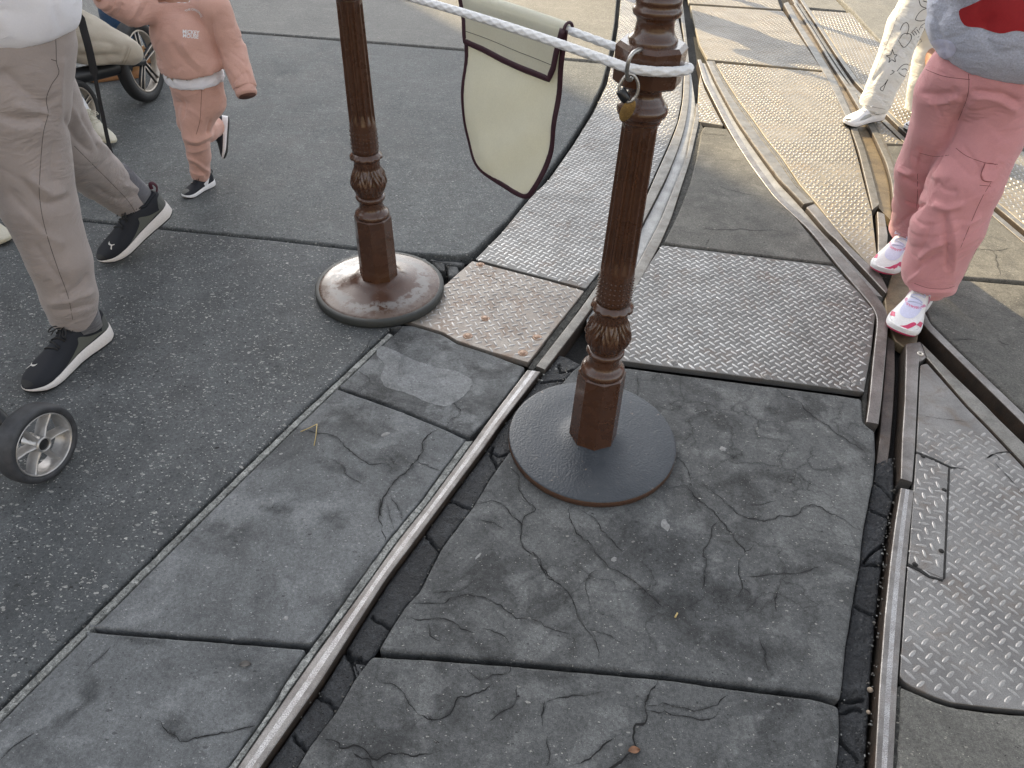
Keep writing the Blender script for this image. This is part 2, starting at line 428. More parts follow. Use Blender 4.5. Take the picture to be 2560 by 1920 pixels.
def cloth_mat(name, col, col2=None, weave=900, rough=.85, var=.12, bump=.35, sheen=.25, heather=0, wr=.5, thin=0):
    t = NT(name); p = t.pos(True)
    wv = t.n('ShaderNodeTexWave', {'Vector': p, 'Scale': weave / 6, 'Distortion': 1.5, 'Detail': 1}, wave_type='BANDS', bands_direction='Z').outputs['Fac']
    wx = t.n('ShaderNodeTexWave', {'Vector': p, 'Scale': weave / 6, 'Distortion': 1.5, 'Detail': 1}, wave_type='BANDS', bands_direction='DIAGONAL').outputs['Fac']
    a = t.noise(p, 14, 5, .6); f = t.noise(p, 260, 3, .7)
    c = t.mix(t.ramp(a, (.3, 0), (.7, 1)), col, col2 or tuple(x * (1 - var) for x in col))
    c = t.mix(1.0, c, t.ramp(f, (.3, 1 - var * .6 - heather), (.7, 1 + var * .6 + heather)), 'MULTIPLY')
    h = t.math('ADD', t.math('MULTIPLY', t.math('ADD', wv, wx), .5), f)
    nor = t.bump(h, bump, .0012)
    if wr:                                                  # fine pulled creases in the cloth
        w1 = t.n('ShaderNodeTexNoise', {'Vector': p, 'Scale': 6.0, 'Detail': 2}); pw = t.vec_add(p, w1.outputs['Color'], .10)
        for rot, sc in (((.5, .3, .6), 13.0), ((-.6, .4, -.5), 19.0)):
            mp = t.n('ShaderNodeMapping', {'Vector': pw, 'Rotation': rot, 'Scale': (.55, .55, 1.7)}); rn_ = t.noise(mp, sc, 3, .55)
            rid = t.ramp(rn_, (.40, 0), (.495, 1), (.505, 1), (.62, 0)); msk = t.ramp(t.noise(p, 5.0, 2, .5), (.42, 0), (.60, 1))
            nor = t.bump(t.math('MULTIPLY', rid, msk), wr * .55, .007, nor)
    t.out(col=c, rough=rough, nor=nor, sheen=sheen, spec=.25)
    if thin:
        tr = t.n('ShaderNodeBsdfTranslucent', {'Color': c}); mx = t.n('ShaderNodeMixShader', {0: thin}); t.set(mx.inputs[1], t.b.outputs[0]); t.set(mx.inputs[2], tr.outputs[0]); t.t.links.new(mx.outputs[0], t.t.nodes['Material Output'].inputs[0])
    return t.m

M = {}
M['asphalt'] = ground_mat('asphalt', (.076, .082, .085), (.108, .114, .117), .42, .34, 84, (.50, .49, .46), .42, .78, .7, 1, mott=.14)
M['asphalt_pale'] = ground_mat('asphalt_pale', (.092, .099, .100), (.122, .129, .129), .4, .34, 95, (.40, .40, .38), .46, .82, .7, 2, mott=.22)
M['asphalt_lit_tone'] = ground_mat('asphalt_lit_tone', (.145, .145, .138), (.185, .183, .172), .3, .22, 100, (.46, .44, .38), .46, .85, .7, 3, mott=.2)  # same asphalt as asphalt_pale, with sunlit brightness put into the colour
M['concrete_blue'] = ground_mat('concrete_blue', (.108, .114, .117), (.150, .156, .159), .85, .06, 120, (.38, .38, .37), .36, .74, .5, 4, stain_scale=3.2)
M['concrete_patch'] = ground_mat('concrete_patch', (.085, .088, .089), (.150, .156, .158), .9, .04, 140, (.3, .3, .3), .36, .8, .5, 5, stain_scale=6, craze=.35)
M['concrete'] = ground_mat('concrete', (.076, .079, .080), (.112, .115, .114), .85, .06, 130, (.38, .37, .34), .40, .84, .6, 6, stain_scale=5, craze=.6)
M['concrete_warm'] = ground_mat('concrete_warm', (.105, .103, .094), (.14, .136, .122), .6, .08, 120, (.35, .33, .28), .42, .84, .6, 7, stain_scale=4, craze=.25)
M['mortar'] = ground_mat('mortar', (.20, .205, .195), (.29, .295, .28), .8, .1, 160, (.4, .4, .36), .6, .9, 1.0, 8, stain_scale=18)
M['grime'] = ground_mat('grime', (.012, .012, .012), (.022, .021, .02), .5, .05, 160, (.12, .11, .1), .5, .75, .9, 9)
M['crack'] = plain('crack', (.006, .006, .006), .9, var=.3)
M['tar'] = ground_mat('tar', (.020, .0215, .024), (.034, .0365, .040), .7, .06, 170, (.16, .16, .15), .55, .48, 1.6, 10, stain_scale=12)
def halo_mat():
    t = NT('damp_stain'); p = t.pos(); a = t.n('ShaderNodeAttribute', attribute_name='halo').outputs['Fac']
    n = t.ramp(t.noise(p, 26, 6, .7, .6), (.34, .25), (.62, 1)); al = t.math('MULTIPLY', t.math('MULTIPLY', t.math('MULTIPLY', a, a), n), .40)
    t.out(col=(.016, .017, .017), rough=.7); tr = t.n('ShaderNodeBsdfTransparent'); mx = t.n('ShaderNodeMixShader', {0: al}); t.set(mx.inputs[1], tr.outputs[0]); t.set(mx.inputs[2], t.b.outputs[0]); t.t.links.new(mx.outputs[0], t.t.nodes['Material Output'].inputs[0]); return t.m
M['damp_stain'] = halo_mat()
M['grit'] = plain('grit', (.10, .095, .085), .9, var=.6, scale=90); M['tar_gap'] = ground_mat('tar_gap', (.030, .030, .027), (.055, .054, .048), .9, .12, 170, (.20, .19, .16), .6, .8, 1.0, 13, stain_scale=20)
M['cement_skim'] = ground_mat('cement_skim', (.15, .157, .16), (.20, .207, .21), .6, .03, 140, (.35, .35, .35), .3, .72, .4, 14, stain_scale=9)
M['soil'] = ground_mat('soil', (.05, .05, .048), (.07, .068, .065), .3, .1, 60, (.3, .3, .28), .4, .9, .6, 11)
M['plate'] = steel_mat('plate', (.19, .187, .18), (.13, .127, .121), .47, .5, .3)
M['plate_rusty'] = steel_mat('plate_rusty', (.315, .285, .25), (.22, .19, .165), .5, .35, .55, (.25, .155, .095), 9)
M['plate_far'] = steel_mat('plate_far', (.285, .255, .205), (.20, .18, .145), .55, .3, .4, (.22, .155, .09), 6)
M['plate_dull'] = steel_mat('plate_dull', (.27, .262, .25), (.18, .172, .165), .46, .6, .45, (.14, .10, .07), 8)
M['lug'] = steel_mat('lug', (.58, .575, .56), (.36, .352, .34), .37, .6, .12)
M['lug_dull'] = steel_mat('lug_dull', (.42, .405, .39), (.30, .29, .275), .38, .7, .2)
M['rail'] = steel_mat('rail', (.30, .285, .27), (.165, .152, .143), .40, .65, .35, (.13, .085, .06), 12)
M['rail_dark'] = steel_mat('rail_dark', (.15, .13, .115), (.085, .075, .07), .42, .6, .5, (.09, .055, .035), 12)
M['rail_pale'] = steel_mat('rail_pale', (.25, .238, .215), (.14, .132, .118), .42, .55, .45, (.12, .085, .06), 16)
M['rail_shine'] = steel_mat('rail_shine', (.52, .51, .505), (.33, .315, .305), .34, .75, .25, (.26, .19, .15), 26, .5)
M['groove'] = steel_mat('groove', (.40, .40, .39), (.27, .27, .265), .5, .35, .3, (.2, .19, .16), 14)
M['brass_dust'] = steel_mat('brass_dust', (.26, .20, .12), (.13, .10, .065), .45, .5, .5, (.10, .07, .04), 10)
M['rail_side'] = steel_mat('rail_side', (.055, .040, .030), (.028, .022, .018), .6, .2, .6, (.06, .033, .018), 14)
M['rust_bolt'] = steel_mat('rust_bolt', (.42, .30, .22), (.30, .19, .13), .5, .35, .5, (.25, .13, .07), 40)
M['rust'] = steel_mat('rust', (.14, .08, .05), (.07, .045, .03), .7, .2, .6)
# ------------------------------------------------------------------ ground pieces
SH['N'] = (1400, 100, 4)
def area2(P): x, y = P[:, 0], P[:, 1]; return (x * np.roll(y, -1) - np.roll(x, -1) * y).sum()
def ribbon(mb, P, w, z, mat, taper=True, seed=0):
    P = np.asarray(P)[:, :2]; T = np.gradient(P, axis=0); T /= np.linalg.norm(T, axis=1)[:, None] + 1e-9; Nn = np.stack([-T[:, 1], T[:, 0]], 1)
    s = np.arange(len(P)); ww = w * (.62 + .55 * noise1(s * .55, seed) + .25 * noise1(s * 1.9, seed + 3)); ww = np.clip(ww, w * .16, None)
    if taper: e = np.minimum(s, s[::-1]) / max(1, len(P) * .18); ww = ww * np.clip(.25 + e, 0, 1)
    j = noise1(s * 1.3, seed + 9)[:, None] * .2 * w * Nn
    Lf = P + Nn * ww[:, None] / 2 + j; Rt = P - Nn * ww[:, None] / 2 + j
    V = np.stack([np.c_[Lf, np.full(len(P), z)], np.c_[Rt, np.full(len(P), z)]], 1); grid(mb, V, mat, False)
def crack(mb, tagname, pts, w=.0035, z=.0006, mat=1, seed=None, rough=.35, hal=False):
    seed = int(abs(pts[0][0] * 13 + pts[0][1] * 7)) if seed is None else seed
    P = densify(catmull(q(tagname, *pts), 4) if len(pts) > 2 else q(tagname, *pts), .005, False); w = w * .74; s = np.arange(len(P))
    T = np.gradient(P, axis=0); T /= np.linalg.norm(T, axis=1)[:, None] + 1e-9; Nn = np.stack([-T[:, 1], T[:, 0]], 1)
    d = (noise1(s * .16, seed) * .0065 + noise1(s * .5, seed + 1) * .0032 + noise1(s * 1.5, seed + 2) * .0011) * rough / .35
    d = d * np.clip(np.minimum(s, s[::-1]) / 5, 0, 1)
    ribbon(mb, P + Nn * d[:, None], w, z, mat, True, seed)
    if hal: Q = P + Nn * d[:, None]; halo(smooth_line(Q, max(8, len(Q) // 3)), .012 + w * 6, z - .00035, seed)

HALO = []
def halo(P, w, z, seed=0):
    P = np.asarray(P)[:, :2]; T = np.gradient(P, axis=0); T /= np.linalg.norm(T, axis=1)[:, None] + 1e-9; Nn = np.stack([-T[:, 1], T[:, 0]], 1); s = np.arange(len(P))
    e = np.clip(np.minimum(s, s[::-1]) / max(1, len(P) * .2), 0, 1); rows = []; vals = []
    for u, v in ((-1, 0), (-.62, .42), (-.25, .85), (0, 1), (.25, .85), (.62, .42), (1, 0)):
        ww = w * (.7 + .45 * noise1(s * .23 + (3 if u > 0 else 0), seed)) / 2; rows.append(np.c_[P + Nn * (ww * u)[:, None], np.full(len(P), z)]); vals.append(v * e)
    HALO.append((np.stack(rows, 1), np.stack(vals, 1)))
def flush_halo(parent):
    global HALO
    if HALO:
        mb = MB(); va = []
        for k, (V, a) in enumerate(HALO): V[..., 2] += .00004 * k; grid(mb, V, 0, False); va.append(a.ravel())
        o = mb.build('damp_stain', [M['damp_stain']], parent); at = o.data.attributes.new('halo', 'FLOAT', 'POINT'); at.data.foreach_set('value', np.concatenate(va).astype(np.float32))
    HALO = []
def lug_mesh(P, ang, Lh=.0125, Wh=.0041, hz=.0022):
    k = 10; a = np.linspace(0, 2 * np.pi, k, endpoint=False)
    def ring(l, w): return np.stack([l * np.sign(np.cos(a)) * np.abs(np.cos(a)) ** .8, w * np.sign(np.sin(a)) * np.abs(np.sin(a)) ** 1.15], 1)
    prof = [(1, 1, -.0002), (.86, .74, hz * .62), (.6, .42, hz)]
    V = []
    for l, w, z in prof: V.append(np.c_[ring(Lh * l, Wh * w), np.full(k, z)])
    V = np.vstack(V); fs = []
    for r in (0, 1):
        for i in range(k): fs.append([r * k + i, r * k + (i + 1) % k, (r + 1) * k + (i + 1) % k, (r + 1) * k + i])
    fs = np.array(fs); top = np.arange(2 * k, 3 * k)[None]
    n = len(P); c, s = np.cos(ang), np.sin(ang)
    X = P[:, 0][:, None] + V[None, :, 0] * c[:, None] - V[None, :, 1] * s[:, None]
    Y = P[:, 1][:, None] + V[None, :, 0] * s[:, None] + V[None, :, 1] * c[:, None]
    Z = np.broadcast_to(V[None, :, 2], X.shape)
    VV = np.stack([X, Y, Z], -1).reshape(-1, 3); o = (np.arange(n) * len(V))[:, None, None]
    return VV, (fs[None] + o).reshape(-1, 4), (top[None] + o).reshape(-1, k)
def inside(P, poly):
    r = np.zeros(len(P), bool); n = len(poly)
    for i in range(n):
        a, b = poly[i], poly[(i + 1) % n]
        m = ((a[1] > P[:, 1]) != (b[1] > P[:, 1])) & (P[:, 0] < (b[0] - a[0]) * (P[:, 1] - a[1]) / (b[1] - a[1] + 1e-12) + a[0]); r ^= m
    return r
def edge_dist(P, poly):
    best = np.full(len(P), 9.0); n = len(poly)
    for i in range(n):
        a, b = poly[i], poly[(i + 1) % n]; ab = b - a; t = np.clip((P - a) @ ab / max(ab @ ab, 1e-12), 0, 1)
        best = np.minimum(best, np.linalg.norm(P - a - t[:, None] * ab, axis=1))
    return best
def lugs(mb, poly, rot, z=0., mat=1, pitch=.0328, keep=None, big=1.0, skip=0.0, seed=0):
    poly = np.asarray(poly); lo, hi = poly.min(0), poly.max(0); c = (lo + hi) / 2; R = np.linalg.norm(hi - lo) / 2; k = int(R / pitch) + 2
    i, j = np.meshgrid(np.arange(-k, k + 1), np.arange(-k, k + 1)); i, j = i.ravel(), j.ravel(); r = math.radians(rot)
    out = []
    for off, a in ((0, 45), (.5, -45)):
        x = (i + off) * pitch; y = (j + off) * pitch
        P = np.stack([c[0] + x * math.cos(r) - y * math.sin(r), c[1] + x * math.sin(r) + y * math.cos(r)], 1)
        m = inside(P, poly); P = P[m]; m = edge_dist(P, poly) > .0085; P = P[m]
        if keep is not None: P = P[keep(P)]
        if skip: P = P[rng.random(len(P)) > skip]
        out.append((P, np.full(len(P), r + math.radians(a))))
    P = np.vstack([o[0] for o in out]); A = np.concatenate([o[1] for o in out]) + rng.normal(0, .03, len(P))
    V, f4, ft = lug_mesh(P, A, .0128 * big, .0039 * big, .0023); V[:, 2] += z
    hv = np.clip(.78 + .55 * noise3(np.c_[P * 4.5, np.zeros(len(P))], seed) + rng.normal(0, .10, len(P)), .25, 1.1); V[:, 2] = (V[:, 2] - z) * np.repeat(hv, len(V) // len(P)) + z; n0 = mb.n; mb.add(V, f4, mat, True); mb.f.append((ft + n0, mat, True))

def slab_geo(mb, P, z=0., depth=.045, bev=.006, jit=.0012, step=.014, rnd=.01, seed=0, mat=0, jscale=9):
    P = np.asarray(P, float)
    if area2(P) < 0: P = P[::-1]
    if rnd > 0:                                            # soften corners
        Q = []; n = len(P)
        for i in range(n):
            a, b, c = P[i - 1], P[i], P[(i + 1) % n]; la, lc = np.linalg.norm(a - b), np.linalg.norm(c - b)
            ra, rc_ = min(rnd, la * .3), min(rnd, lc * .3); p0 = b + (a - b) / la * ra; p2 = b + (c - b) / lc * rc_
            for u in (0, .35, .65, 1): Q.append((1 - u) ** 2 * p0 + 2 * u * (1 - u) * b + u * u * p2)
        P = np.array(Q)
    per = np.linalg.norm(np.roll(P, -1, 0) - P, axis=1).sum(); D = densify(P, max(step, per / 2600))
    T = np.roll(D, -1, 0) - np.roll(D, 1, 0); T /= np.linalg.norm(T, axis=1)[:, None] + 1e-9; Nn = np.stack([-T[:, 1], T[:, 0]], 1)   # inward for ccw
    s = np.arange(len(D)); jj = jit * (.35 * noise1(s * .17, seed) + .5 * noise1(s * .9, seed + 5))
    D = D + Nn * (jj + jit * .25)[:, None]; rings = []
    for ins, dz in ((0, -depth), (0, -bev), (bev * .12, -bev * .55), (bev * .45, -bev * .14), (bev, 0)):
        rings.append(np.c_[D + Nn * ins, np.full(len(D), z + dz)])
    n = len(D); V = np.vstack(rings); i = np.arange(n); fs = []
    for r in range(len(rings) - 1): fs.append(np.stack([r * n + i, r * n + (i + 1) % n, (r + 1) * n + (i + 1) % n, (r + 1) * n + i], 1))
    n0 = mb.n; mb.add(V, np.vstack(fs), mat, True); top = rings[-1]
    tris = np.array(tessellate_polygon([[Vector((a, b, 0)) for a, b, _ in top]])); a, b, c = (top[tris[:, k]][:, :2] for k in range(3))
    cr = (b[:, 0] - a[:, 0]) * (c[:, 1] - a[:, 1]) - (b[:, 1] - a[:, 1]) * (c[:, 0] - a[:, 0]); tris[cr < 0] = tris[cr < 0][:, ::-1]
    mb.f.append((tris + n0 + (len(rings) - 1) * n, mat, False)); return mb
def pave(name, P, mat, cracks=(), stains=(), **kw):
    mb = MB(); slab_geo(mb, P, **kw); z = kw.get('z', 0.)
    for c in cracks: crack(mb, c[0], c[1], c[2] if len(c) > 2 else .0035, z + .0006, 1, hal=True)
    ms = [M[mat], M['crack']]
    for tg, pts, w_ in stains: halo(smooth_line(q(tg, *pts), 40), w_, z + .00025, int(pts[0][0]))
    o = struct(mb.build(name, ms)); flush_halo(o); return o
def strip(mb, Lp, Rp, z=0., depth=.05, mat=0, shine=None, n=None, crown=0.0025, rough=0, seed=0, lines=False, sidemat=None):
    Lp, Rp = np.asarray(Lp), np.asarray(Rp)
    n = n or max(6, int(max(length(Lp), length(Rp)) / .02))
    Lp, Rp = smooth_line(Lp, n), smooth_line(Rp, n)
    pr = [(0, -depth), (0, -.0045), (.035, -.0012), (.09, 0), (.36, crown * .1), (.64, crown * .1), (.68, 0), (.70, -.004), (.73, -.004), (.75, 0), (.82, 0), (.835, -.004), (.86, -.004), (.875, 0), (.965, -.0012), (1, -.0045), (1, -depth)] if lines else [(0, -depth), (0, -.0045), (.035, -.0012), (.09, 0), (.36, crown * .1), (.64, crown * .1), (.91, 0), (.965, -.0012), (1, -.0045), (1, -depth)]
    V = np.stack([np.c_[Lp + (Rp - Lp) * u, np.full(n, z + dz)] for u, dz in pr], 1)
    if rough: V[:, 1:-1, 2] += rough * noise3(V[:, 1:-1].reshape(-1, 3) * 60, seed).reshape(n, -1); V[:, :, :2] += (rough * noise3(V.reshape(-1, 3) * 45 + 9, seed + 1).reshape(n, -1))[..., None]
    m = V.shape[1]; i = np.arange(n - 1)[:, None] * m
    for j in range(m - 1):
        mt = shine if (shine is not None and j == 4) else (sidemat if sidemat is not None and j in (0, 1, m - 3, m - 2) else mat)
        fl = np.stack([i + j, i + m + j, i + m + j + 1, i + j + 1], -1).reshape(-1, 4); sm = False
        mb.add(V.reshape(-1, 3), fl, mt, sm) if j == 0 else mb.f.append((fl + mb.n - n * m, mt, sm))
    base = mb.n - n * m
    mb.f.append((np.array([list(range(base, base + m))]), mat, False)); mb.f.append((np.array([list(range(base + n * m - 1, base + n * m - m - 1, -1))]), mat, False)); return mb
def smooth_line(P, n):
    Q = resample(P, n * 3)
    if len(P) > 2:
        k = max(3, int(n * .11)); E = np.vstack([Q[:1] + (Q[:1] - Q[k:0:-1]), Q, Q[-1:] + (Q[-1:] - Q[-2:-k - 2:-1])]); w_ = np.hanning(2 * k + 1); w_ /= w_.sum()
        Q = np.stack([np.convolve(E[:, j], w_, 'valid') for j in (0, 1)], 1)
    return resample(Q, n)
def offs(P, d):
    T = np.gradient(P, axis=0); T /= np.linalg.norm(T, axis=1)[:, None]; return P + np.stack([-T[:, 1], T[:, 0]], 1) * d

# --- base
mb = MB(); mb.add([[-400, -400, -.075], [400, -400, -.075], [400, 400, -.075], [-400, 400, -.075]], [[0, 1, 2, 3]], 0, False); struct(mb.build('ground', M['soil']))
mb = MB(); mb.add([[-2.2, .3, -.055], [6, .3, -.055], [6, 8, -.055], [-2.2, 8, -.055]], [[0, 1, 2, 3]], 0, False); struct(mb.build('channel_bed', M['grime']))

# --- asphalt on the left
L1 = q('S', (985, 810), (964, 831), (846, 941), (727, 1052), (613, 1161), (500, 1271), (375, 1393), (250, 1515), (125, 1639), (0, 1762), (-330, 2095))
pave('road', J(q('S', (-1300, 405), (0, 532), (186, 551), (700, 602), (897, 625), (987, 634), (1065, 645), (1080, 680), (1040, 760)), L1, q('S', (-2600, 2110))), 'asphalt',
     [('E', [(300, 705), (340, 690), (420, 590)], .004)], bev=.009, jit=.0022, seed=1)
pave('road', q('S', (-1300, 396), (0, 526), (186, 545), (700, 596), (897, 618), (987, 627), (1067, 634), (1142, 639), (1178, 632), (1207, 605), (1272, 545), (1312, 492), (1360, 440), (1422, 355), (1472, 276), (1506, 208), (1519, 160), (1417, 151), (1167, 128), (727, 92), (326, 63), (0, 36), (-1300, -60)),
     'asphalt_pale', bev=.008, jit=.002, seed=2)
pave('road', q('S', (-1300, -66), (0, 31), (326, 58), (727, 87), (1167, 122), (1417, 145), (1521, 153), (1530, 100), (1538, 50), (1542, 0), (1546, -60), (1560, -330), (-2200, -430)), 'asphalt_lit_tone', bev=.008, jit=.0015, seed=3, step=.03)
pave('pavement', q('S', (2094, -10), (2134, 28), (2204, 105), (2300, 178), (2420, 262), (2529, 347), (2640, 440), (3600, 700), (3600, -330), (2050, -330)), 'asphalt_lit_tone', bev=.008, step=.04, seed=4)
mb = MB()                                                  # broken lumps in the corner by the plate
for k, P in enumerate((q('E', (700, 205), (770, 215), (775, 262), (742, 252)), q('E', (782, 222), (835, 228), (842, 262), (800, 285), (785, 270)), q('E', (690, 192), (835, 200), (870, 208), (850, 222), (760, 210)))):
    slab_geo(mb, P, z=-.008 - .003 * k, bev=.007, jit=.002, rnd=.006, seed=40 + k)
struct(mb.build('pavement', M['concrete']))
# --- mortar strip along the asphalt edge and left slabs
mb = MB(); strip(mb, offs(L1[1:], .009), offs(L1[1:], .0265), z=-.0005, rough=.0012); struct(mb.build('pavement_joint', M['mortar']))
Lb = densify(offs(L1, .029), .03, False)
def Lseg(y0, y1): S_ = Lb[(Lb[:, 1] > y0) & (Lb[:, 1] < y1)]; return S_[np.argsort(S_[:, 1])]
yA = q('E', (235, 830))[0][1]; yB0 = q('E', (225, 850))[0][1]; yB1 = q('Fq', (385, 1022))[0][1]; yC = q('Fq', (380, 1042))[0][1]
pave('pavement', J(q('E', (490, 556), (540, 538), (605, 537), (760, 582), (830, 627), (1000, 682), (1172, 746), (1130, 820), (1000, 985), (895, 1094), (770, 1043), (560, 952), (238, 843)), Lseg(yA, 1.86)), 'concrete_patch',
     [('E', [(790, 880), (850, 990), (800, 1010), (780, 1040)], .002), ('E', [(330, 760), (380, 800), (420, 840)], .0016), ('E', [(450, 640), (620, 735), (700, 740)], .0018)], bev=.005, jit=.0016, seed=5)
pave('pavement', J(q('E', (228, 852), (550, 965), (765, 1053), (880, 1108)), q('S', (1165, 1100), (1098, 1187), (1053, 1250), (968, 1352), (878, 1478), (780, 1609)), q('Fq', (1000, 1073), (700, 1050), (388, 1022)), Lseg(yB1, yB0)), 'concrete_blue',
     [('E', [(765, 1050), (690, 1090), (640, 1190), (560, 1270), (510, 1340), (470, 1400), (450, 1460), (465, 1560), (475, 1610)], .0055), ('E', [(0, 1050), (110, 1075), (200, 1080), (260, 1110), (310, 1180), (400, 1220), (490, 1240), (505, 1260)], .003),
      ('E', [(630, 1220), (700, 1250), (745, 1265)], .0028), ('E', [(450, 1400), (440, 1470), (460, 1500)], .003), ('E', [(180, 1200), (260, 1240), (310, 1310), (370, 1340)], .0018), ('E', [(480, 1420), (500, 1500), (520, 1560)], .0016), ('E', [(500, 1390), (540, 1480), (560, 1530)], .0014)],
     [('H', [(1130, 250), (1010, 420), (900, 560), (800, 690), (700, 800)], .11), ('G', [(560, 900), (660, 960), (800, 1000), (900, 1080)], .12), ('G', [(600, 640), (760, 700), (900, 780), (1020, 860)], .20), ('G', [(900, 900), (1000, 960), (1100, 900)], .18), ('G', [(280, 1160), (400, 1200), (520, 1190)], .09), ('G', [(600, 1220), (700, 1230), (760, 1300)], .10)], bev=.005, jit=.0014, seed=6)
pave('pavement', J(q('Fq', (383, 1042), (700, 1069), (1000, 1091), (1382, 1123)), q('S', (728, 1679), (655, 1797), (569, 1915), (440, 2110), (-320, 2150)), Lseg(0, yC)), 'concrete_blue',
     [('Fq', [(700, 1440), (850, 1530), (1000, 1500), (1100, 1475), (1150, 1470)], .003), ('Fq', [(0, 1625), (60, 1560), (160, 1500)], .0022), ('Fq', [(500, 1110), (440, 1170), (390, 1220)], .0018)], [('H', [(640, 960), (530, 1120), (400, 1310), (250, 1530)], .09), ('Fq', [(380, 1190), (420, 1270), (400, 1360), (300, 1440), (150, 1510)], .09), ('Fq', [(720, 1430), (830, 1480), (800, 1560)], .12), ('Fq', [(480, 1060), (700, 1090), (800, 1100)], .05)], bev=.005, jit=.0014, seed=7)
mb = MB()
sl = q('S', (1160, 1105), (1098, 1190), (1053, 1253), (968, 1355), (878, 1481), (781, 1615), (728, 1684), (655, 1802), (569, 1920), (440, 2115))
r1l = J(q('E', (1180, 765), (1010, 988)), q('H', (1420, 0), (1205, 270), (1000, 560), (635, 1060), (235, 1640)), q('S', (480, 2086)))
r1r = J(q('E', (1250, 774), (1040, 1048), (960, 1163)), q('H', (1510, 0), (1320, 258), (1150, 482), (895, 883), (740, 1130), (380, 1640)), q('S', (540, 2086)))
sr = offs(catmull(r1l, 6), -.0025); sr = sr[sr[:, 1] < sl[0][1] + .01]
strip(mb, offs(catmull(sl, 4), .0012)[::-1][::-1], sr, z=.0008, rough=.0016, seed=3); struct(mb.build('pavement_joint', M['mortar']))

# --- centre slabs
pave('pavement', q('S', (1455, 907), (1563, 919), (1833, 954), (2100, 988), (2150, 996), (2156, 1002), (2158, 1053), (2170, 1066), (2188, 1078), (2190, 1133), (2185, 1200), (2161, 1317), (2151, 1408), (2135, 1499), (2116, 1617), (2103, 1750), (2038, 1734), (1850, 1712), (1673, 1687), (1300, 1653), (1045, 1634), (945, 1626), (980, 1565), (1017, 1510), (1049, 1478), (1102, 1372), (1188, 1258), (1225, 1195), (1272, 1130), (1350, 1022), (1432, 925)), 'concrete',
     [('I', [(870, 45), (950, 40), (1050, 130), (1150, 210), (1260, 380), (1300, 425), (1350, 370)], .0035), ('I', [(1300, 425), (1270, 500), (1285, 615), (1250, 680)], .003), ('I', [(1150, 225), (1090, 330), (1050, 430), (1070, 470), (1045, 640)], .0028),
      ('I', [(1040, 30), (1140, 90), (1250, 190), (1340, 230), (1440, 240), (1500, 205), (1580, 200), (1640, 150), (1740, 160), (1840, 220), (1930, 270), (1980, 295)], .0032), ('I', [(1290, 155), (1400, 125), (1480, 120)], .002),
      ('I', [(1280, 560), (1400, 550), (1540, 545), (1640, 535), (1740, 490)], .0026), ('I', [(1285, 620), (1330, 660)], .002), ('I', [(280, 165), (290, 260), (350, 340), (430, 400), (500, 490), (600, 550), (680, 610), (760, 680), (830, 740)], .0038),
      ('I', [(0, 100), (60, 150), (80, 190), (20, 230), (10, 320)], .0028), ('I', [(0, 375), (90, 410), (140, 500), (190, 590), (290, 650), (330, 770), (400, 850), (430, 950), (455, 1060)], .0034), ('I', [(350, 170), (430, 240), (500, 320), (600, 420)], .002),
      ('I', [(400, 860), (500, 890), (590, 940)], .0022), ('I', [(0, 770), (100, 800), (200, 860), (290, 910), (320, 970)], .002), ('I', [(500, 510), (420, 540), (390, 620), (400, 780)], .0016), ('I', [(1480, 640), (1475, 760)], .003),
      ('I', [(1380, 900), (1400, 1010), (1430, 1100)], .0018), ('H', [(1700, 25), (1830, 20), (1900, 70), (1980, 150), (1960, 220), (1990, 290), (2080, 350), (2110, 430), (2180, 510)], .0036), ('H', [(1290, 640), (1480, 640), (1560, 600), (1700, 595), (1800, 615), (1900, 680), (2050, 760)], .0032),
      ('H', [(1380, 570), (1500, 555), (1600, 540), (1690, 490)], .0024), ('H', [(1290, 720), (1400, 750), (1480, 745), (1600, 800), (1690, 820)], .0034), ('H', [(1400, 760), (1420, 830), (1480, 870)], .0022), ('H', [(1720, 120), (1800, 150), (1870, 180)], .002), ('H', [(1740, 790), (1850, 830), (1900, 880)], .002),
      ('B', [(970, 840), (1010, 890), (1080, 915), (1120, 960), (1190, 1010), (1260, 1060), (1380, 1140), (1430, 1180)], .003), ('B', [(455, 1190), (510, 1225), (540, 1290), (550, 1340)], .0028), ('B', [(275, 780), (280, 860), (270, 900)], .0016), ('E', [(1085, 1240), (1130, 1290), (1150, 1380), (1200, 1440)], .0028)],
     [('I', [(650, 740), (800, 700), (950, 700), (1080, 720)], .20), ('I', [(20, 640), (150, 700), (350, 700)], .16), ('I', [(1060, 600), (1200, 680), (1400, 700)], .12), ('B', [(700, 1160), (760, 1210), (800, 1190)], .07), ('B', [(890, 940), (960, 960), (1010, 1000)], .08), ('B', [(500, 1370), (900, 1290), (1150, 1300)], .14), ('I', [(200, 20), (500, 90), (780, 60)], .10), ('I', [(1250, 960), (1500, 1000), (1750, 980)], .14)],
     bev=.007, jit=.0012, seed=8)
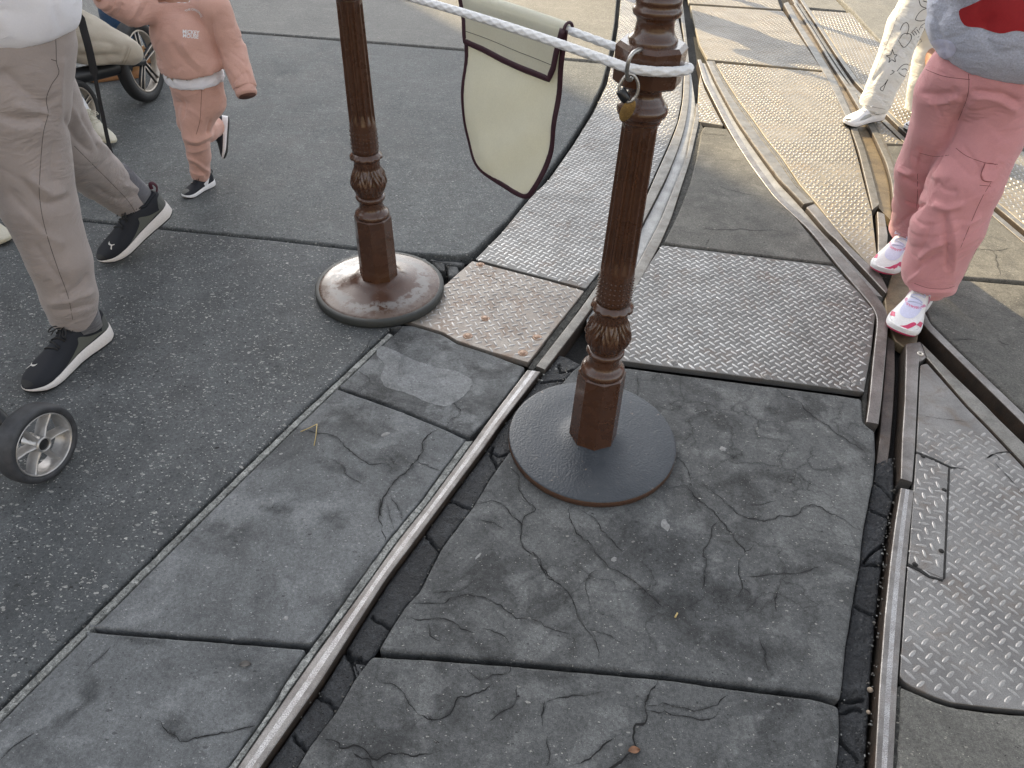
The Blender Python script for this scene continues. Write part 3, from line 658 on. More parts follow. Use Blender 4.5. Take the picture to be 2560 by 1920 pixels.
pave('pavement', q('S', (930, 1640), (1045, 1647), (1300, 1666), (1673, 1700), (1850, 1725), (2038, 1747), (2098, 1766), (2100, 1840), (2093, 1920), (2075, 2150), (600, 2150), (744, 1917), (781, 1856), (846, 1771), (886, 1698)), 'concrete',
     [('I', [(805, 1135), (780, 1180), (745, 1230), (735, 1290), (720, 1310), (700, 1390), (680, 1430), (660, 1490), (630, 1550), (590, 1620), (530, 1665), (450, 1700)], .006), ('I', [(730, 1300), (900, 1300), (1000, 1320), (1100, 1290), (1200, 1240)], .003), ('I', [(720, 1330), (850, 1340), (960, 1380), (1060, 1390), (1150, 1330)], .0032),
      ('I', [(150, 1280), (250, 1240), (350, 1230), (480, 1220)], .003), ('I', [(150, 1290), (140, 1360), (130, 1420)], .002), ('I', [(540, 1490), (450, 1540), (370, 1610), (280, 1650)], .0042), ('I', [(155, 1480), (160, 1600), (150, 1650)], .0024),
      ('H', [(770, 1470), (850, 1500), (880, 1530), (1000, 1540), (1060, 1590), (1200, 1570), (1350, 1590), (1480, 1540)], .004), ('H', [(940, 1550), (1000, 1590), (1040, 1640), (1100, 1690)], .0038), ('H', [(1340, 1320), (1400, 1330), (1540, 1320), (1590, 1220), (1680, 1190), (1800, 1130)], .0042), ('H', [(1400, 1330), (1430, 1365)], .003), ('H', [(1060, 1070), (1110, 1110), (1220, 1140), (1290, 1250), (1340, 1320)], .0018),
      ('H', [(1620, 1020), (1700, 1090), (1850, 1060), (1910, 1050), (1905, 1000)], .0026), ('H', [(1950, 1130), (1930, 1250), (1850, 1310), (1780, 1360)], .0026), ('H', [(2120, 1230), (2100, 1330)], .002)], bev=.0055, jit=.0014, seed=9)
pave('pavement', q('S', (1760, 316), (1818, 322), (1858, 381), (1917, 453), (1981, 530), (2036, 600), (2074, 646), (2087, 660), (1656, 607), (1662, 600), (1697, 530), (1725, 458), (1743, 386), (1752, 330)), 'concrete_warm',
     [('L', [(200, 1185), (300, 1195), (420, 1190), (560, 1195), (640, 1200)], .003), ('L', [(290, 955), (380, 990), (520, 1020)], .003), ('L', [(210, 690), (360, 705)], .004), ('L', [(250, 828), (340, 830), (450, 835)], .002), ('K', [(650, 230), (620, 270)], .002)], bev=.008, seed=10)
pave('pavement', q('S', (2251, 1714), (2283, 1728), (2337, 1753), (2378, 1766), (2472, 1779), (2560, 1787), (2720, 1806), (2760, 2150), (2226, 2150), (2240, 1919)), 'concrete_warm', bev=.008, seed=11)
pave('pavement', q('S', (2210, 364), (2262, 364), (2280, 374), (2360, 444), (2456, 512), (2503, 552), (2558, 596), (2700, 712), (2700, 720), (2560, 704), (2387, 690), (2300, 683), (2262, 680), (2258, 600), (2254, 520), (2244, 460), (2232, 400)), 'concrete_warm',
     [('A', [(1960, 1250), (2030, 1250), (2080, 1255), (2150, 1240)], .003), ('A', [(2060, 1255), (2080, 1320), (2090, 1380)], .0022)], bev=.007, seed=12)
pave('pavement', q('S', (2312, 692), (2387, 698), (2560, 713), (2760, 732), (2860, 1220), (2702, 1160), (2592, 1056), (2534, 1003), (2399, 875), (2328, 806), (2314, 780)), 'concrete_warm',
     [('M', [(1460, 1000), (1550, 985), (1680, 985), (1750, 1010)], .0035), ('M', [(1950, 1000), (2000, 1040), (2090, 1050)], .0025)], bev=.007, seed=13)
# --- bitumen in the channels
def tarstrip(name, Lp, Rp, z0, cracks, amp=.0012, seed=0):
    n = int(length(Lp) / .004); A, B = resample(catmull(Lp, 5), n), resample(catmull(Rp, 5), n); mb = MB(); m = 22
    u = np.linspace(0, 1, m)[None, :, None]; XY = A[:, None] * (1 - u) + B[:, None] * u; P = np.dstack([XY, np.zeros(XY.shape[:2])])
    f = P.reshape(-1, 3); zz = amp * (.55 * noise3(f * 22, seed) + .45 * noise3(f * 90, seed + 1) + .4 * noise3(f * 240, seed + 2))
    rg = np.clip(noise3(f * 7, seed + 4) * 2.2 - .1, 0, 1) * (.0028 * np.abs(noise3(f * 130, seed + 5)) + .0016 * np.abs(noise3(f * 300, seed + 6)))
    dm = np.full(len(f), 1.0); T_ = []
    for tg, pts in cracks:
        C = densify(q(tg, *pts), .01, False); C = C + .0025 * np.stack([noise1(np.arange(len(C)) * .9, 3), noise1(np.arange(len(C)) * .9, 4)], 1); d, _ = pl_dist(f, np.c_[C, np.zeros(len(C))]); dm = np.minimum(dm, d)
    P[..., 2] = z0 + (zz + rg - .020 * np.exp(-(dm / .0022) ** 2)).reshape(P.shape[:2]); e = np.abs(np.linspace(-1, 1, m)) ** 14 * -.006; P[..., 2] += e[None]
    grid(mb, P[:, ::-1]); return struct(mb.build(name, M['tar']))
csl = q('S', (1455, 907), (1432, 925), (1350, 1022), (1272, 1130), (1225, 1195), (1188, 1258), (1102, 1372), (1049, 1478), (1017, 1510), (980, 1565), (943, 1622), (927, 1643), (886, 1698), (846, 1771), (781, 1856), (744, 1917), (600, 2150))
rr_ = J(q('S', (1395, 880), (1365, 918)), r1r)
tarstrip('bitumen_filler', offs(catmull(rr_, 4), .003), offs(catmull(csl, 4), -.001), -.011,
    [('E', [(1250, 810), (1330, 800), (1400, 790)]), ('E', [(1340, 720), (1350, 760), (1420, 745)]), ('E', [(990, 1150), (1040, 1180), (1085, 1165)]), ('E', [(1010, 1130), (1000, 1175), (1040, 1240)]), ('E', [(785, 1395), (840, 1420), (900, 1440)]), ('H', [(1380, 190), (1425, 250), (1480, 300)]), ('H', [(1050, 700), (1115, 745), (1185, 785)]),
     ('H', [(880, 895), (920, 960), (960, 985), (1030, 985)]), ('H', [(890, 920), (935, 1000), (955, 1060), (950, 1110)]), ('H', [(900, 910), (950, 960), (990, 960)]), ('H', [(960, 1000), (990, 1040), (960, 1090)]), ('H', [(715, 1185), (780, 1225), (845, 1285)]), ('H', [(565, 1430), (610, 1490), (655, 1535)]), ('H', [(380, 1800), (450, 1880), (480, 1900)])], seed=11)
crr = q('S', (2196, 1150), (2188, 1200), (2164, 1317), (2154, 1408), (2138, 1499), (2119, 1617), (2106, 1752), (2103, 1840), (2096, 1920), (2078, 2150)); rrl = q('S', (2240, 1130), (2243, 1222), (2226, 1306), (2213, 1407), (2199, 1542), (2186, 1711), (2174, 1919), (2158, 2150))
tarstrip('bitumen_filler', crr, rrl, -.020, [('J', [(230, 885), (270, 892), (330, 890)]), ('J', [(215, 1045), (250, 1065), (300, 1080)]), ('J', [(260, 680), (300, 700), (340, 712)]), ('J', [(245, 880), (290, 830), (330, 815)]), ('J', [(155, 1385), (200, 1400), (245, 1390)]), ('J', [(160, 1440), (220, 1425), (240, 1430)]), ('J', [(155, 1540), (190, 1570), (230, 1620)]), ('J', [(280, 580), (310, 600), (350, 640)])], amp=.0026, seed=31)
mb = MB(); P = q('H', (930, 995), (960, 978), (1012, 985), (1022, 1000), (985, 1050), (960, 1090), (945, 1050)); slab_geo(mb, P, z=-.017, bev=.002, jit=.001, rnd=.004, step=.006)
t = NT('water'); t.b.inputs['Base Color'].default_value = (.02, .022, .024, 1); t.b.inputs['Roughness'].default_value = .04; M['water'] = t.m
struct(mb.build('puddle', M['water']))

# dirty joint filling beside the rails
for Lq, Rq, z_ in ((q('S', (1640, 615), (1655, 600), (1690, 512), (1722, 400), (1744, 310), (1748, 300)), q('S', (1662, 615), (1672, 600), (1704, 530), (1733, 458), (1750, 386), (1760, 318)), -.007),
                   (q('S', (1812, 318), (1852, 381), (1908, 453), (1974, 530), (2028, 600), (2068, 646), (2110, 690), (2196, 790)), q('S', (1830, 318), (1866, 381), (1922, 453), (1990, 530), (2044, 600), (2084, 646), (2126, 690), (2206, 784)), -.007),
                   (q('S', (1320, 915), (1400, 806), (1468, 718), (1530, 640)), q('S', (1336, 922), (1416, 814), (1482, 724), (1544, 650)), -.006), (q('S', (2176, 880), (2160, 985), (2154, 1060)), q('S', (2186, 880), (2172, 985), (2166, 1060)), -.010), (q('S', (2236, 1720), (2228, 1920), (2216, 2140)), q('S', (2256, 1712), (2246, 1920), (2234, 2140)), -.004)):
    mb = MB(); strip(mb, Lq, Rq, z=z_, rough=.0035, seed=int(Lq[0][0] * 50) % 17); struct(mb.build('pavement_joint', M['tar_gap']))
mb = MB(); slab_geo(mb, q('G', (930, 335), (1000, 360), (1100, 410), (1230, 455), (1330, 470), (1420, 520), (1400, 575), (1350, 620), (1280, 660), (1180, 640), (1080, 590), (960, 560), (930, 500), (960, 440), (905, 380)), z=.0009, depth=.0012, bev=.0010, jit=.0035, rnd=.02, step=.006, seed=50); struct(mb.build('pavement', M['cement_skim']))
# --- rails
def rail(label, pieces, group='tram rails set in the pavement'):
    allp = np.vstack([np.asarray(p[1]) for p in pieces]); c = allp.mean(0)
    rt = thing('tram_rail', label, 'rail', (c[0], c[1], 0), group)
    for nm, Lp, Rp, kw in pieces:
        kw = dict(kw); mt = kw.pop('m', 'rail'); sh = kw.pop('sh', None)
        mb = MB(); strip(mb, Lp, Rp, shine=1 if sh else None, sidemat=None if nm == 'groove_floor' else 2, **kw); mb.build(nm, [M[mt], M[sh or 'rail_shine'], M['rail_side']], rt)
    return rt
lhL = J(q('N', (830, 1650), (945, 1380), (1095, 1050), (1186, 820), (1228, 600), (1238, 400), (1247, 200), (1240, 0)), q('S', (1695, 0), (1672, -120)))
lhR = J(q('N', (930, 1650), (1080, 1350), (1188, 1080), (1250, 880), (1288, 650), (1300, 400), (1288, 200), (1270, 0)), q('S', (1706, 0), (1684, -120)))
r1bL = J(q('E', (1226, 742), (1360, 570), (1495, 395)), q('S', (1555, 615)), lhL[:1] * .5 + q('S', (1580, 575)) * .5, lhL[1:])
r1bR = J(q('E', (1272, 762), (1370, 635), (1480, 490)), q('S', (1560, 650)), q('S', (1628, 520)), lhR[1:])
rhL = J(q('S', (1480, 852), (1546, 737), (1577, 692), (1607, 635), (1649, 555)), q('N', (1072, 1640), (1262, 1180), (1330, 850), (1352, 760), (1362, 640)))
rhR = J(q('S', (1505, 860), (1566, 755), (1590, 722), (1612, 682), (1651, 610), (1679, 545)), q('N', (1160, 1640), (1302, 1200), (1388, 830), (1388, 740), (1378, 640)))
rail('long straight silver-topped rail beside the black bitumen blocks, running to the bottom of the picture', [('rail_head', r1l, r1r, dict(z=.004, depth=.06, sh='rail_shine', m='rail'))])
rail('grooved rail curving away behind the flat-footed brown post', [('rail_head', r1bL, r1bR, dict(z=.003, depth=.06, m='rail_pale')), ('guard_rail', rhL, rhR, dict(z=.002, depth=.06, m='rail_pale')),
     ('groove_floor', r1bR[2:], rhL, dict(z=-.012, depth=.03, m='groove', crown=-.003))])
t2ll = J(q('N', (1375, 200), (1430, 400), (1530, 600), (1630, 800), (1740, 1000), (1880, 1220), (2040, 1440), (2150, 1590)), q('K', (1240, 180), (1400, 385), (1560, 575), (1645, 672)), q('S', (2187, 850), (2180, 912), (2171, 1014), (2164, 1056)))
t2lr = J(q('N', (1410, 200), (1478, 400), (1585, 600), (1690, 800), (1810, 1000), (1950, 1220), (2110, 1440), (2211, 1575)), q('K', (1278, 162), (1445, 345), (1610, 530), (1712, 665)), q('S', (2219, 837), (2212, 912), (2203, 1014), (2196, 1062)))
t2rl = J(q('N', (1460, 215), (1545, 400), (1650, 600), (1765, 800), (1900, 1000), (2060, 1220), (2200, 1410)), q('L', (660, 975), (742, 1062)))
t2rr = J(q('N', (1545, 215), (1640, 400), (1770, 600), (1920, 800), (2060, 1000), (2211, 1180)), q('L', (720, 965), (800, 1050)))
t2bl = J(q('L', (757, 1082), (870, 1215)), q('M', (330, 10), (560, 260), (825, 545))); t2br = J(q('L', (802, 1062), (905, 1180)), q('M', (430, 40), (640, 240), (790, 390), (847, 505)))
rail('grooved rail bending beside the concrete triangle to a rounded wing end', [('wing_rail', t2ll, t2lr, dict(z=.003, depth=.06, m='rail')), ('guard_rail', t2rl, t2rr, dict(z=.004, depth=.06, m='rail_pale', lines=True)),
     ('point_blade', t2bl, t2br, dict(z=.006, depth=.06, m='rail')), ('groove_floor', t2lr[:11], J(t2rl[:9], t2bl[1:5]), dict(z=-.014, depth=.03, m='groove', crown=-.003))])
rail('short dark low rail lying in the slot under the pink sneakers', [('rail_head', q('S', (2224, 830), (2217, 925), (2209, 1015), (2204, 1097), (2196, 1147)), q('S', (2243, 845), (2244, 925), (2240, 1015), (2233, 1097), (2226, 1155)), dict(z=-.018, depth=.03, m='rail_dark'))])
rail('rail along the worn lower right tread plate, with an open joint halfway', [('rail_head', q('S', (2263, 862), (2263, 894), (2260, 1002), (2253, 1104), (2250, 1198)), q('S', (2302, 872), (2297, 908), (2291, 1036), (2287, 1124), (2280, 1208)), dict(z=.004, depth=.06)),
     ('rail_head', q('S', (2250, 1222), (2236, 1306), (2223, 1407), (2209, 1542), (2196, 1711), (2184, 1919), (2168, 2120)), q('S', (2284, 1230), (2273, 1340), (2263, 1441), (2256, 1529), (2244, 1697), (2233, 1919), (2222, 2120)), dict(z=.004, depth=.06, sh='rail_shine'))])
rail('rail edging the cracked tread plate at the right border, left of a black slot', [('rail_head', q('S', (2316, 896), (2417, 1015), (2472, 1070), (2560, 1164), (2680, 1290)), q('S', (2302, 857), (2390, 945), (2464, 1015), (2493, 1046), (2560, 1110), (2700, 1250)), dict(z=.003, depth=.06, m='rail_pale'))])
rail('narrow dark rail right of the black slot at the right border', [('rail_head', q('S', (2298, 795), (2314, 820), (2382, 887), (2507, 1010), (2560, 1062), (2690, 1190)), q('S', (2314, 785), (2326, 810), (2397, 880), (2532, 1008), (2590, 1064), (2710, 1180)), dict(z=.002, depth=.06, m='rail'))])
t3ll = q('L', (640, 20), (700, 130), (790, 280), (870, 420), (925, 530), (985, 660), (1030, 790), (1070, 960), (1100, 1090)); t3lr = q('L', (665, 10), (730, 130), (830, 280), (910, 410), (965, 530), (1020, 660), (1065, 780), (1110, 940), (1138, 1060))
t3rl = J(q('A', (1060, 20), (1154, 164), (1240, 310), (1330, 450), (1400, 570), (1465, 690), (1520, 810), (1550, 920), (1562, 1095))); t3rr = q('A', (1095, 20), (1190, 170), (1285, 320), (1375, 455), (1440, 570), (1510, 690), (1562, 800), (1597, 920), (1598, 1095))
rail('brassy grooved rail under the white sneaker, curving down to the pink trousers', [('rail_head', t3ll, t3lr, dict(z=.003, depth=.05, m='rail_pale')), ('guard_rail', t3rl, t3rr, dict(z=.003, depth=.05, m='rail_pale', lines=True)), ('groove_floor', t3lr, t3rl, dict(z=-.014, depth=.03, m='brass_dust', crown=-.003)),
     ('rail_head', q('A', (1476, 1062), (1481, 1190), (1479, 1300)), q('A', (1514, 1075), (1531, 1180), (1526, 1240)), dict(z=.004, depth=.06, m='rail'))])
t4 = catmull(q('S', (1975, -40), (1996, 2), (2034, 60), (2080, 132), (2128, 202), (2162, 238), (2207, 286), (2272, 348), (2370, 436), (2466, 506), (2512, 545), (2560, 585), (2680, 688)), 6)
rail('straight grooved rail crossing behind the pink trousers to the right border', [('rail_head', offs(t4, -.047), offs(t4, -.016), dict(z=.003, depth=.05, m='rail_pale')), ('rail_head', offs(t4, .016), offs(t4, .047), dict(z=.003, depth=.05, m='rail_pale')), ('groove_floor', offs(t4, -.015), offs(t4, .015), dict(z=-.016, depth=.03, m='rail_dark', crown=-.003))])
M['light_ring'] = plain('light_ring', (.62, .58, .52), .5)
# frog floor under the girl's shoes
mb = MB(); slab_geo(mb, q('S', (2214, 742), (2226, 700), (2250, 640), (2300, 640), (2312, 700), (2310, 780), (2296, 850), (2264, 862), (2240, 845), (2222, 800)), z=-.010, depth=.03, bev=.004, seed=90)
tag(mb.build('frog_plate', M['brass_dust']), 'brassy steel crossing plate under the pink and white sneakers', 'crossing plate')
mb = MB(); slab_geo(mb, q('S', (2265, 860), (2302, 855), (2316, 895), (2300, 907)), z=.002, depth=.04, bev=.003, rnd=.004, seed=91)
fp = mb.build('frog_plate', M['rail']); tag(fp, 'small bolted steel plate tip between two rails in front of the pink sneaker', 'crossing plate')
c = q('M', (1170, 1145))[0]; mb = MB(); a = [(c[0] + .0075 * math.cos(x), c[1] + .0075 * math.sin(x), .0035) for x in np.linspace(0, 2 * np.pi, 20, endpoint=False)]
tube(mb, a, .0028, 8, 0, closed=True); mb.build('bolt', M['light_ring'], fp)

# --- tread plates
def plate(label, poly, rot, mat='plate', lugmat='lug', bolts=(), cracks=(), keep=None, skip=0, z=0., boltmat='rust_bolt', **kw):
    mb = MB(); slab_geo(mb, poly, z=z, depth=.02, bev=.0025, jit=kw.pop('jit', .0006), rnd=.006, **kw)
    lugs(mb, poly, rot, z, 1, keep=keep, skip=skip)
    for c in cracks: crack(mb, c[0], c[1], c[2] if len(c) > 2 else .003, z + .0012, 2, rough=.15)
    o = mb.build('tread_plate', [M[mat], M[lugmat], M['crack']]); tag(o, label, 'tread plate', 'diamond tread plates between the rails')
    for tg, x, y in bolts:
        c = q(tg, (x, y))[0]; b = MB(); lathe(b, [(.0155, -.001), (.0155, .0008), (.013, .002), (.0105, .0008), (.0095, .0006), (.009, .003), (.0065, .0052), (.0001, .0055)], (c[0], c[1], z), 20, cap=False); b.build('bolt', M[boltmat], o)
    return o
pi8 = q('J', (430, 492), (550, 547), (531, 960), (400, 903))
plate('big clean tread plate right of the flat-footed brown post', q('S', (1654, 613), (2083, 665), (2150, 733), (2189, 783), (2178, 880), (2160, 980), (1833, 937), (1563, 903), (1494, 893), (1532, 802), (1569, 739), (1616, 670)), -8.3,
      bolts=[('K', 900, 345), ('K', 435, 960), ('K', 985, 1045), ('K', 1450, 1090), ('K', 1520, 1080), ('K', 1555, 850), ('K', 1510, 590)], boltmat='plate_dull', seed=20)
plate('small rust-stained tread plate with bolts touching the domed post base', q('E', (552, 503), (605, 522), (760, 570), (830, 612), (1000, 668), (1188, 722), (1300, 575), (1468, 364), (1290, 314), (1080, 260), (908, 214), (850, 264), (785, 322)), -22, 'plate_rusty', 'lug_dull',
      [('E', 972, 502), ('E', 1232, 597), ('E', 1160, 675), ('E', 885, 590), ('E', 948, 234)], [('E', [(868, 255), (1010, 300), (1180, 360), (1330, 395), (1440, 415)], .003)], seed=21, skip=.03)
plate('long curved tread plate under the hanging canvas banner', J(q('E', (922, 206), (1090, 252), (1300, 306), (1476, 352)), q('S', (1530, 640), (1585, 562)), q('N', (815, 1640), (932, 1380), (1082, 1050), (1174, 820), (1216, 600), (1226, 400), (1234, 200), (1228, 0)), q('S', (1687, 0), (1662, -120), (1562, -120), (1552, 0), (1546, 60), (1536, 130), (1518, 210), (1483, 283), (1433, 363), (1373, 448), (1323, 498), (1253, 583))), 10.5, 'plate', 'lug',
      cracks=[('A', [(190, 0), (182, 130), (168, 270)], .004), ('D', [(1570, 320), (1720, 330)], .003)], seed=22)
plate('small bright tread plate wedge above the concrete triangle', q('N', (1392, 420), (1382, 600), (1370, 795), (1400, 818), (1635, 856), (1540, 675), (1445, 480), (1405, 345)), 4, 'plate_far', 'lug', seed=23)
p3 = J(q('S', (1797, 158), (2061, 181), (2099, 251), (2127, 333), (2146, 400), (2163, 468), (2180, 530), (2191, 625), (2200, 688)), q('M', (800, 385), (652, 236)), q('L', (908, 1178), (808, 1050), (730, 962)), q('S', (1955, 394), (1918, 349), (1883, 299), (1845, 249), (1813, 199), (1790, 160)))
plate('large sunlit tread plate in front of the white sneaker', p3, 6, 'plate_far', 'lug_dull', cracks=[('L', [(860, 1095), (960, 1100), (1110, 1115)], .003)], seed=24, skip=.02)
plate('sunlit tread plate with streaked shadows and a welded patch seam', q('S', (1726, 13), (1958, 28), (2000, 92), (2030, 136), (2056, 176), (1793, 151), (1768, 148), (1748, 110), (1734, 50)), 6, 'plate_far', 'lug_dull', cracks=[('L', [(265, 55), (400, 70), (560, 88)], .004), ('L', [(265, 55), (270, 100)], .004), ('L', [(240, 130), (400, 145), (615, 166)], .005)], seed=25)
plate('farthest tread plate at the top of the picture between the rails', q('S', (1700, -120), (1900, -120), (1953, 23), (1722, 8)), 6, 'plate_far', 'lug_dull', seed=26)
T4r = offs(t4, .052); T4l = offs(t4, -.052)
pr = catmull(q('S', (2125, 30), (2199, 107), (2296, 180), (2416, 265), (2524, 350), (2640, 446)), 4)
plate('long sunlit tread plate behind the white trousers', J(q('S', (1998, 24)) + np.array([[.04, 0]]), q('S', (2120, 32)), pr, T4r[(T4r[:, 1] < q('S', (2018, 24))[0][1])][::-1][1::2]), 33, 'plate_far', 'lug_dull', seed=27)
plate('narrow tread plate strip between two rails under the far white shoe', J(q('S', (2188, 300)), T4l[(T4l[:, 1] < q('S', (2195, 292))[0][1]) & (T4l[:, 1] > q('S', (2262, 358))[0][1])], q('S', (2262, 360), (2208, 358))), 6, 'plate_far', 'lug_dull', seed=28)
pave('pavement', J(q('S', (1986, -60), (2010, 2), (2018, 18)), q('S', (2116, 27), (2090, 0), (2050, -60))), 'asphalt_lit_tone', bev=.006, seed=29)
p8 = q('S', (2301, 912), (2295, 1036), (2291, 1124), (2285, 1215), (2277, 1340), (2267, 1441), (2260, 1529), (2249, 1690), (2262, 1705), (2283, 1718), (2337, 1742), (2378, 1756), (2472, 1768), (2560, 1776), (2720, 1795), (2850, 1500), (2675, 1292), (2560, 1170), (2472, 1076), (2417, 1020), (2318, 908))
plate('worn cracked tread plate in the lower right corner', p8, -8.3, 'plate_dull', 'lug_dull', cracks=[('J', [(545, 545), (620, 556)], .006), ('J', [(690, 512), (730, 496), (800, 490)], .006), ('J', [(720, 530), (830, 650)], .003), ('J', [(430, 350), (560, 370), (640, 380)], .002), ('J', [(690, 512), (720, 500), (740, 520)], .005)], keep=lambda P: ~inside(P, pi8) & (P[:, 1] < 1.42), seed=30)
o = plate('riveted rectangular patch plate let into the worn lower right plate', pi8, 37, 'plate_dull', 'lug_dull', z=.0016, cracks=[], bolts=[], seed=31)
for x, y in ((455, 507), (533, 632), (522, 858), (425, 908)):
    c = q('J', (x, y))[0]; b = MB(); lathe(b, [(.0062, .0005), (.0058, .0022), (.003, .0032), (.0001, .0034)], (c[0], c[1], .0016), 12, cap=False); b.build('rivet', M['grime'], o)
mb = MB()
for P in ([(430, 488), (492, 512), (560, 545), (562, 551), (490, 520), (428, 495)], [(549, 548), (556, 548), (538, 958), (530, 963)], [(398, 902), (450, 925), (480, 948), (530, 962), (528, 970), (476, 955), (440, 932), (398, 912)]):
    slab_geo(mb, q('J', *P), z=.0022, depth=.004, bev=.001, jit=.0005, rnd=0, step=.01)
mb.build('weld_seam', M['grime'], o)

# grit caught in the channels and joints
GR = MB(); ico = np.array([[0, 0, 1], [.9, 0, .2], [.28, .85, .2], [-.72, .53, .2], [-.72, -.53, .2], [.28, -.85, .2], [.6, .4, -.6], [-.5, .5, -.6], [-.1, -.8, -.6]])
icf = [[0, 1, 2], [0, 2, 3], [0, 3, 4], [0, 4, 5], [0, 5, 1], [1, 6, 2], [2, 6, 7], [2, 7, 3], [3, 7, 4], [4, 7, 8], [4, 8, 5], [5, 8, 1], [1, 8, 6]]
for P, n_, wd_, z_, r0, r1 in ((rrl, 150, .010, -.019, .0012, .0042), (offs(catmull(crr, 4), .004), 60, .006, -.020, .001, .003), (offs(catmull(rr_, 4), .006), 70, .006, -.012, .001, .003), (offs(catmull(csl, 4), -.004), 90, .007, -.011, .001, .0032), (offs(L1[1:], .004), 110, .005, -.004, .0008, .0022), (sl, 60, .004, -.001, .0007, .0018),
                             (q('S', (1640, 615), (1690, 512), (1722, 400), (1748, 300)), 60, .012, -.005, .0012, .0032), (q('S', (1820, 318), (1915, 453), (2036, 600), (2110, 690)), 60, .010, -.004, .0012, .0035), (q('S', (1075, 650), (1130, 655), (1100, 690)), 40, .03, -.006, .0015, .0045), (q('E', (1260, 800), (1330, 770), (1400, 740)), 50, .04, -.006, .0015, .0045), (q('S', (1010, 812), (1100, 835), (1250, 885)), 30, .008, -.004, .001, .003)):
    S_ = resample(P, 400)
    for _ in range(n_):
        c = S_[rng.integers(0, 400)] + rng.normal(0, wd_ * .6, 2); r = r0 + (r1 - r0) * rng.random() ** 2.2; a = rng.random() * 6.28; R_ = np.array([[math.cos(a), -math.sin(a), 0], [math.sin(a), math.cos(a), 0], [0, 0, 1]])
        GR.add((ico * (1 + rng.normal(0, .18, ico.shape))) * np.array([r, r * (.6 + .4 * rng.random()), r * .7]) @ R_.T + np.array([c[0], c[1], z_ + r * .5]), icf, int(rng.random() < .3), False)
go = GR.build('grit', [M['grit'], M['mortar']]); go['kind'] = 'stuff'
# ------------------------------------------------------------------ stanchions
def paint_brown():
    t = NT('brown_paint'); p = t.pos(True); a = t.noise(p, 22, 5, .6); b = t.noise(p, 120, 5, .7)
    c = t.mix(t.ramp(a, (.3, 0), (.7, 1)), (.056, .022, .0095), (.072, .029, .013))
    c = t.mix(t.ramp(b, (.745, 0), (.76, 1)), c, (.30, .26, .21))
    return t.out(col=c, rough=t.ramp(a, (.3, .20), (.7, .34)), nor=t.bump(t.noise(p, 90, 4, .6), .10, .0012), spec=.6, coat=.35)
M['brown_paint'] = paint_brown()
def dome_mat():
    t = NT('worn_brown_dome'); p = t.pos(True); s = t.n('ShaderNodeSeparateXYZ', {0: p})
    r = t.math('SQRT', t.math('ADD', t.math('MULTIPLY', s.outputs[0], s.outputs[0]), t.math('MULTIPLY', s.outputs[1], s.outputs[1])))
    n = t.noise(p, 13, 7, .68, .6); rr = t.math('ADD', r, t.math('MULTIPLY', t.math('SUBTRACT', n, .5), .085))
    w = t.ramp(rr, (.128, 0), (.140, 1), (.165, 1), (.178, .25))
    n2 = t.noise(p, 30, 6, .7); w = t.math('MULTIPLY', w, t.ramp(n2, (.40, 0), (.50, 1)))
    c = t.mix(t.ramp(n, (.3, 0), (.7, 1)), (.052, .022, .012), (.085, .042, .026))
    c = t.mix(w, c, (.19, .178, .17)); c = t.mix(t.math('MULTIPLY', t.ramp(rr, (.165, 0), (.19, .8)), t.ramp(n2, (.35, .2), (.6, 1))), c, (.125, .088, .066))
    return t.out(col=c, rough=t.math('ADD', t.math('MULTIPLY', w, .15), t.ramp(n2, (.3, .16), (.7, .32))), nor=t.bump(t.noise(p, 60, 4, .6), .12, .002), spec=.55)
def disc_mat():
    t = NT('dark_textured_iron'); p = t.pos(True); s = t.n('ShaderNodeSeparateXYZ', {0: p})
    r = t.math('SQRT', t.math('ADD', t.math('MULTIPLY', s.outputs[0], s.outputs[0]), t.math('MULTIPLY', s.outputs[1], s.outputs[1])))
    n = t.noise(p, 16, 7, .65, .5); rr = t.math('ADD', r, t.math('MULTIPLY', t.math('SUBTRACT', n, .5), .03))
    band = t.math('MULTIPLY', t.ramp(rr, (.158, 0), (.168, 1), (.176, 1), (.186, 0)), t.ramp(t.noise(p, 45, 5, .7), (.50, 0), (.66, 1)))
    c = t.mix(t.ramp(n, (.3, 0), (.7, 1)), (.030, .036, .044), (.046, .053, .062)); c = t.mix(t.math('MULTIPLY', band, .6), c, (.075, .078, .078))
    c = t.mix(t.math('MULTIPLY', t.ramp(t.noise(p, 70, 3, .6), (.70, 0), (.725, 1)), .6), c, (.26, .21, .17))
    edge = t.math('MULTIPLY', t.math('GREATER_THAN', r, .2175), t.math('LESS_THAN', s.outputs[2], .0192)); c = t.mix(edge, c, (.085, .045, .028))
    v = t.n('ShaderNodeTexVoronoi', {'Vector': p, 'Scale': 190.0}, feature='SMOOTH_F1').outputs['Distance']
    return t.out(col=c, rough=t.ramp(n, (.3, .36), (.7, .46)), nor=t.bump(t.math('ADD', v, t.noise(p, 200, 3, .6)), .55, .0016), spec=.5)
M['dome'] = dome_mat(); M['disc'] = disc_mat(); M['rubber'] = plain('rubber', (.035, .038, .036), .6, obj=True)
SEG = 112
def octa(mb, r0, z0, r1, z1, ch=.006, mat=0, c=(0, 0)):
    a = np.arange(8) * math.pi / 4; rings = [(r0 - ch * .6, z0), (r0, z0 + ch * .6), (r1, z1 - ch), (r1 - ch, z1)]
    V = np.vstack([np.c_[r * np.cos(a), r * np.sin(a), np.full(8, z)] for r, z in rings]); fs = []
    for k in range(3): fs += [[k * 8 + i, k * 8 + (i + 1) % 8, (k + 1) * 8 + (i + 1) % 8, (k + 1) * 8 + i] for i in range(8)]
    fs += [list(range(7, -1, -1)), list(range(24, 32))]
    mb.add(V + np.array([c[0], c[1], 0]), fs, mat, False)
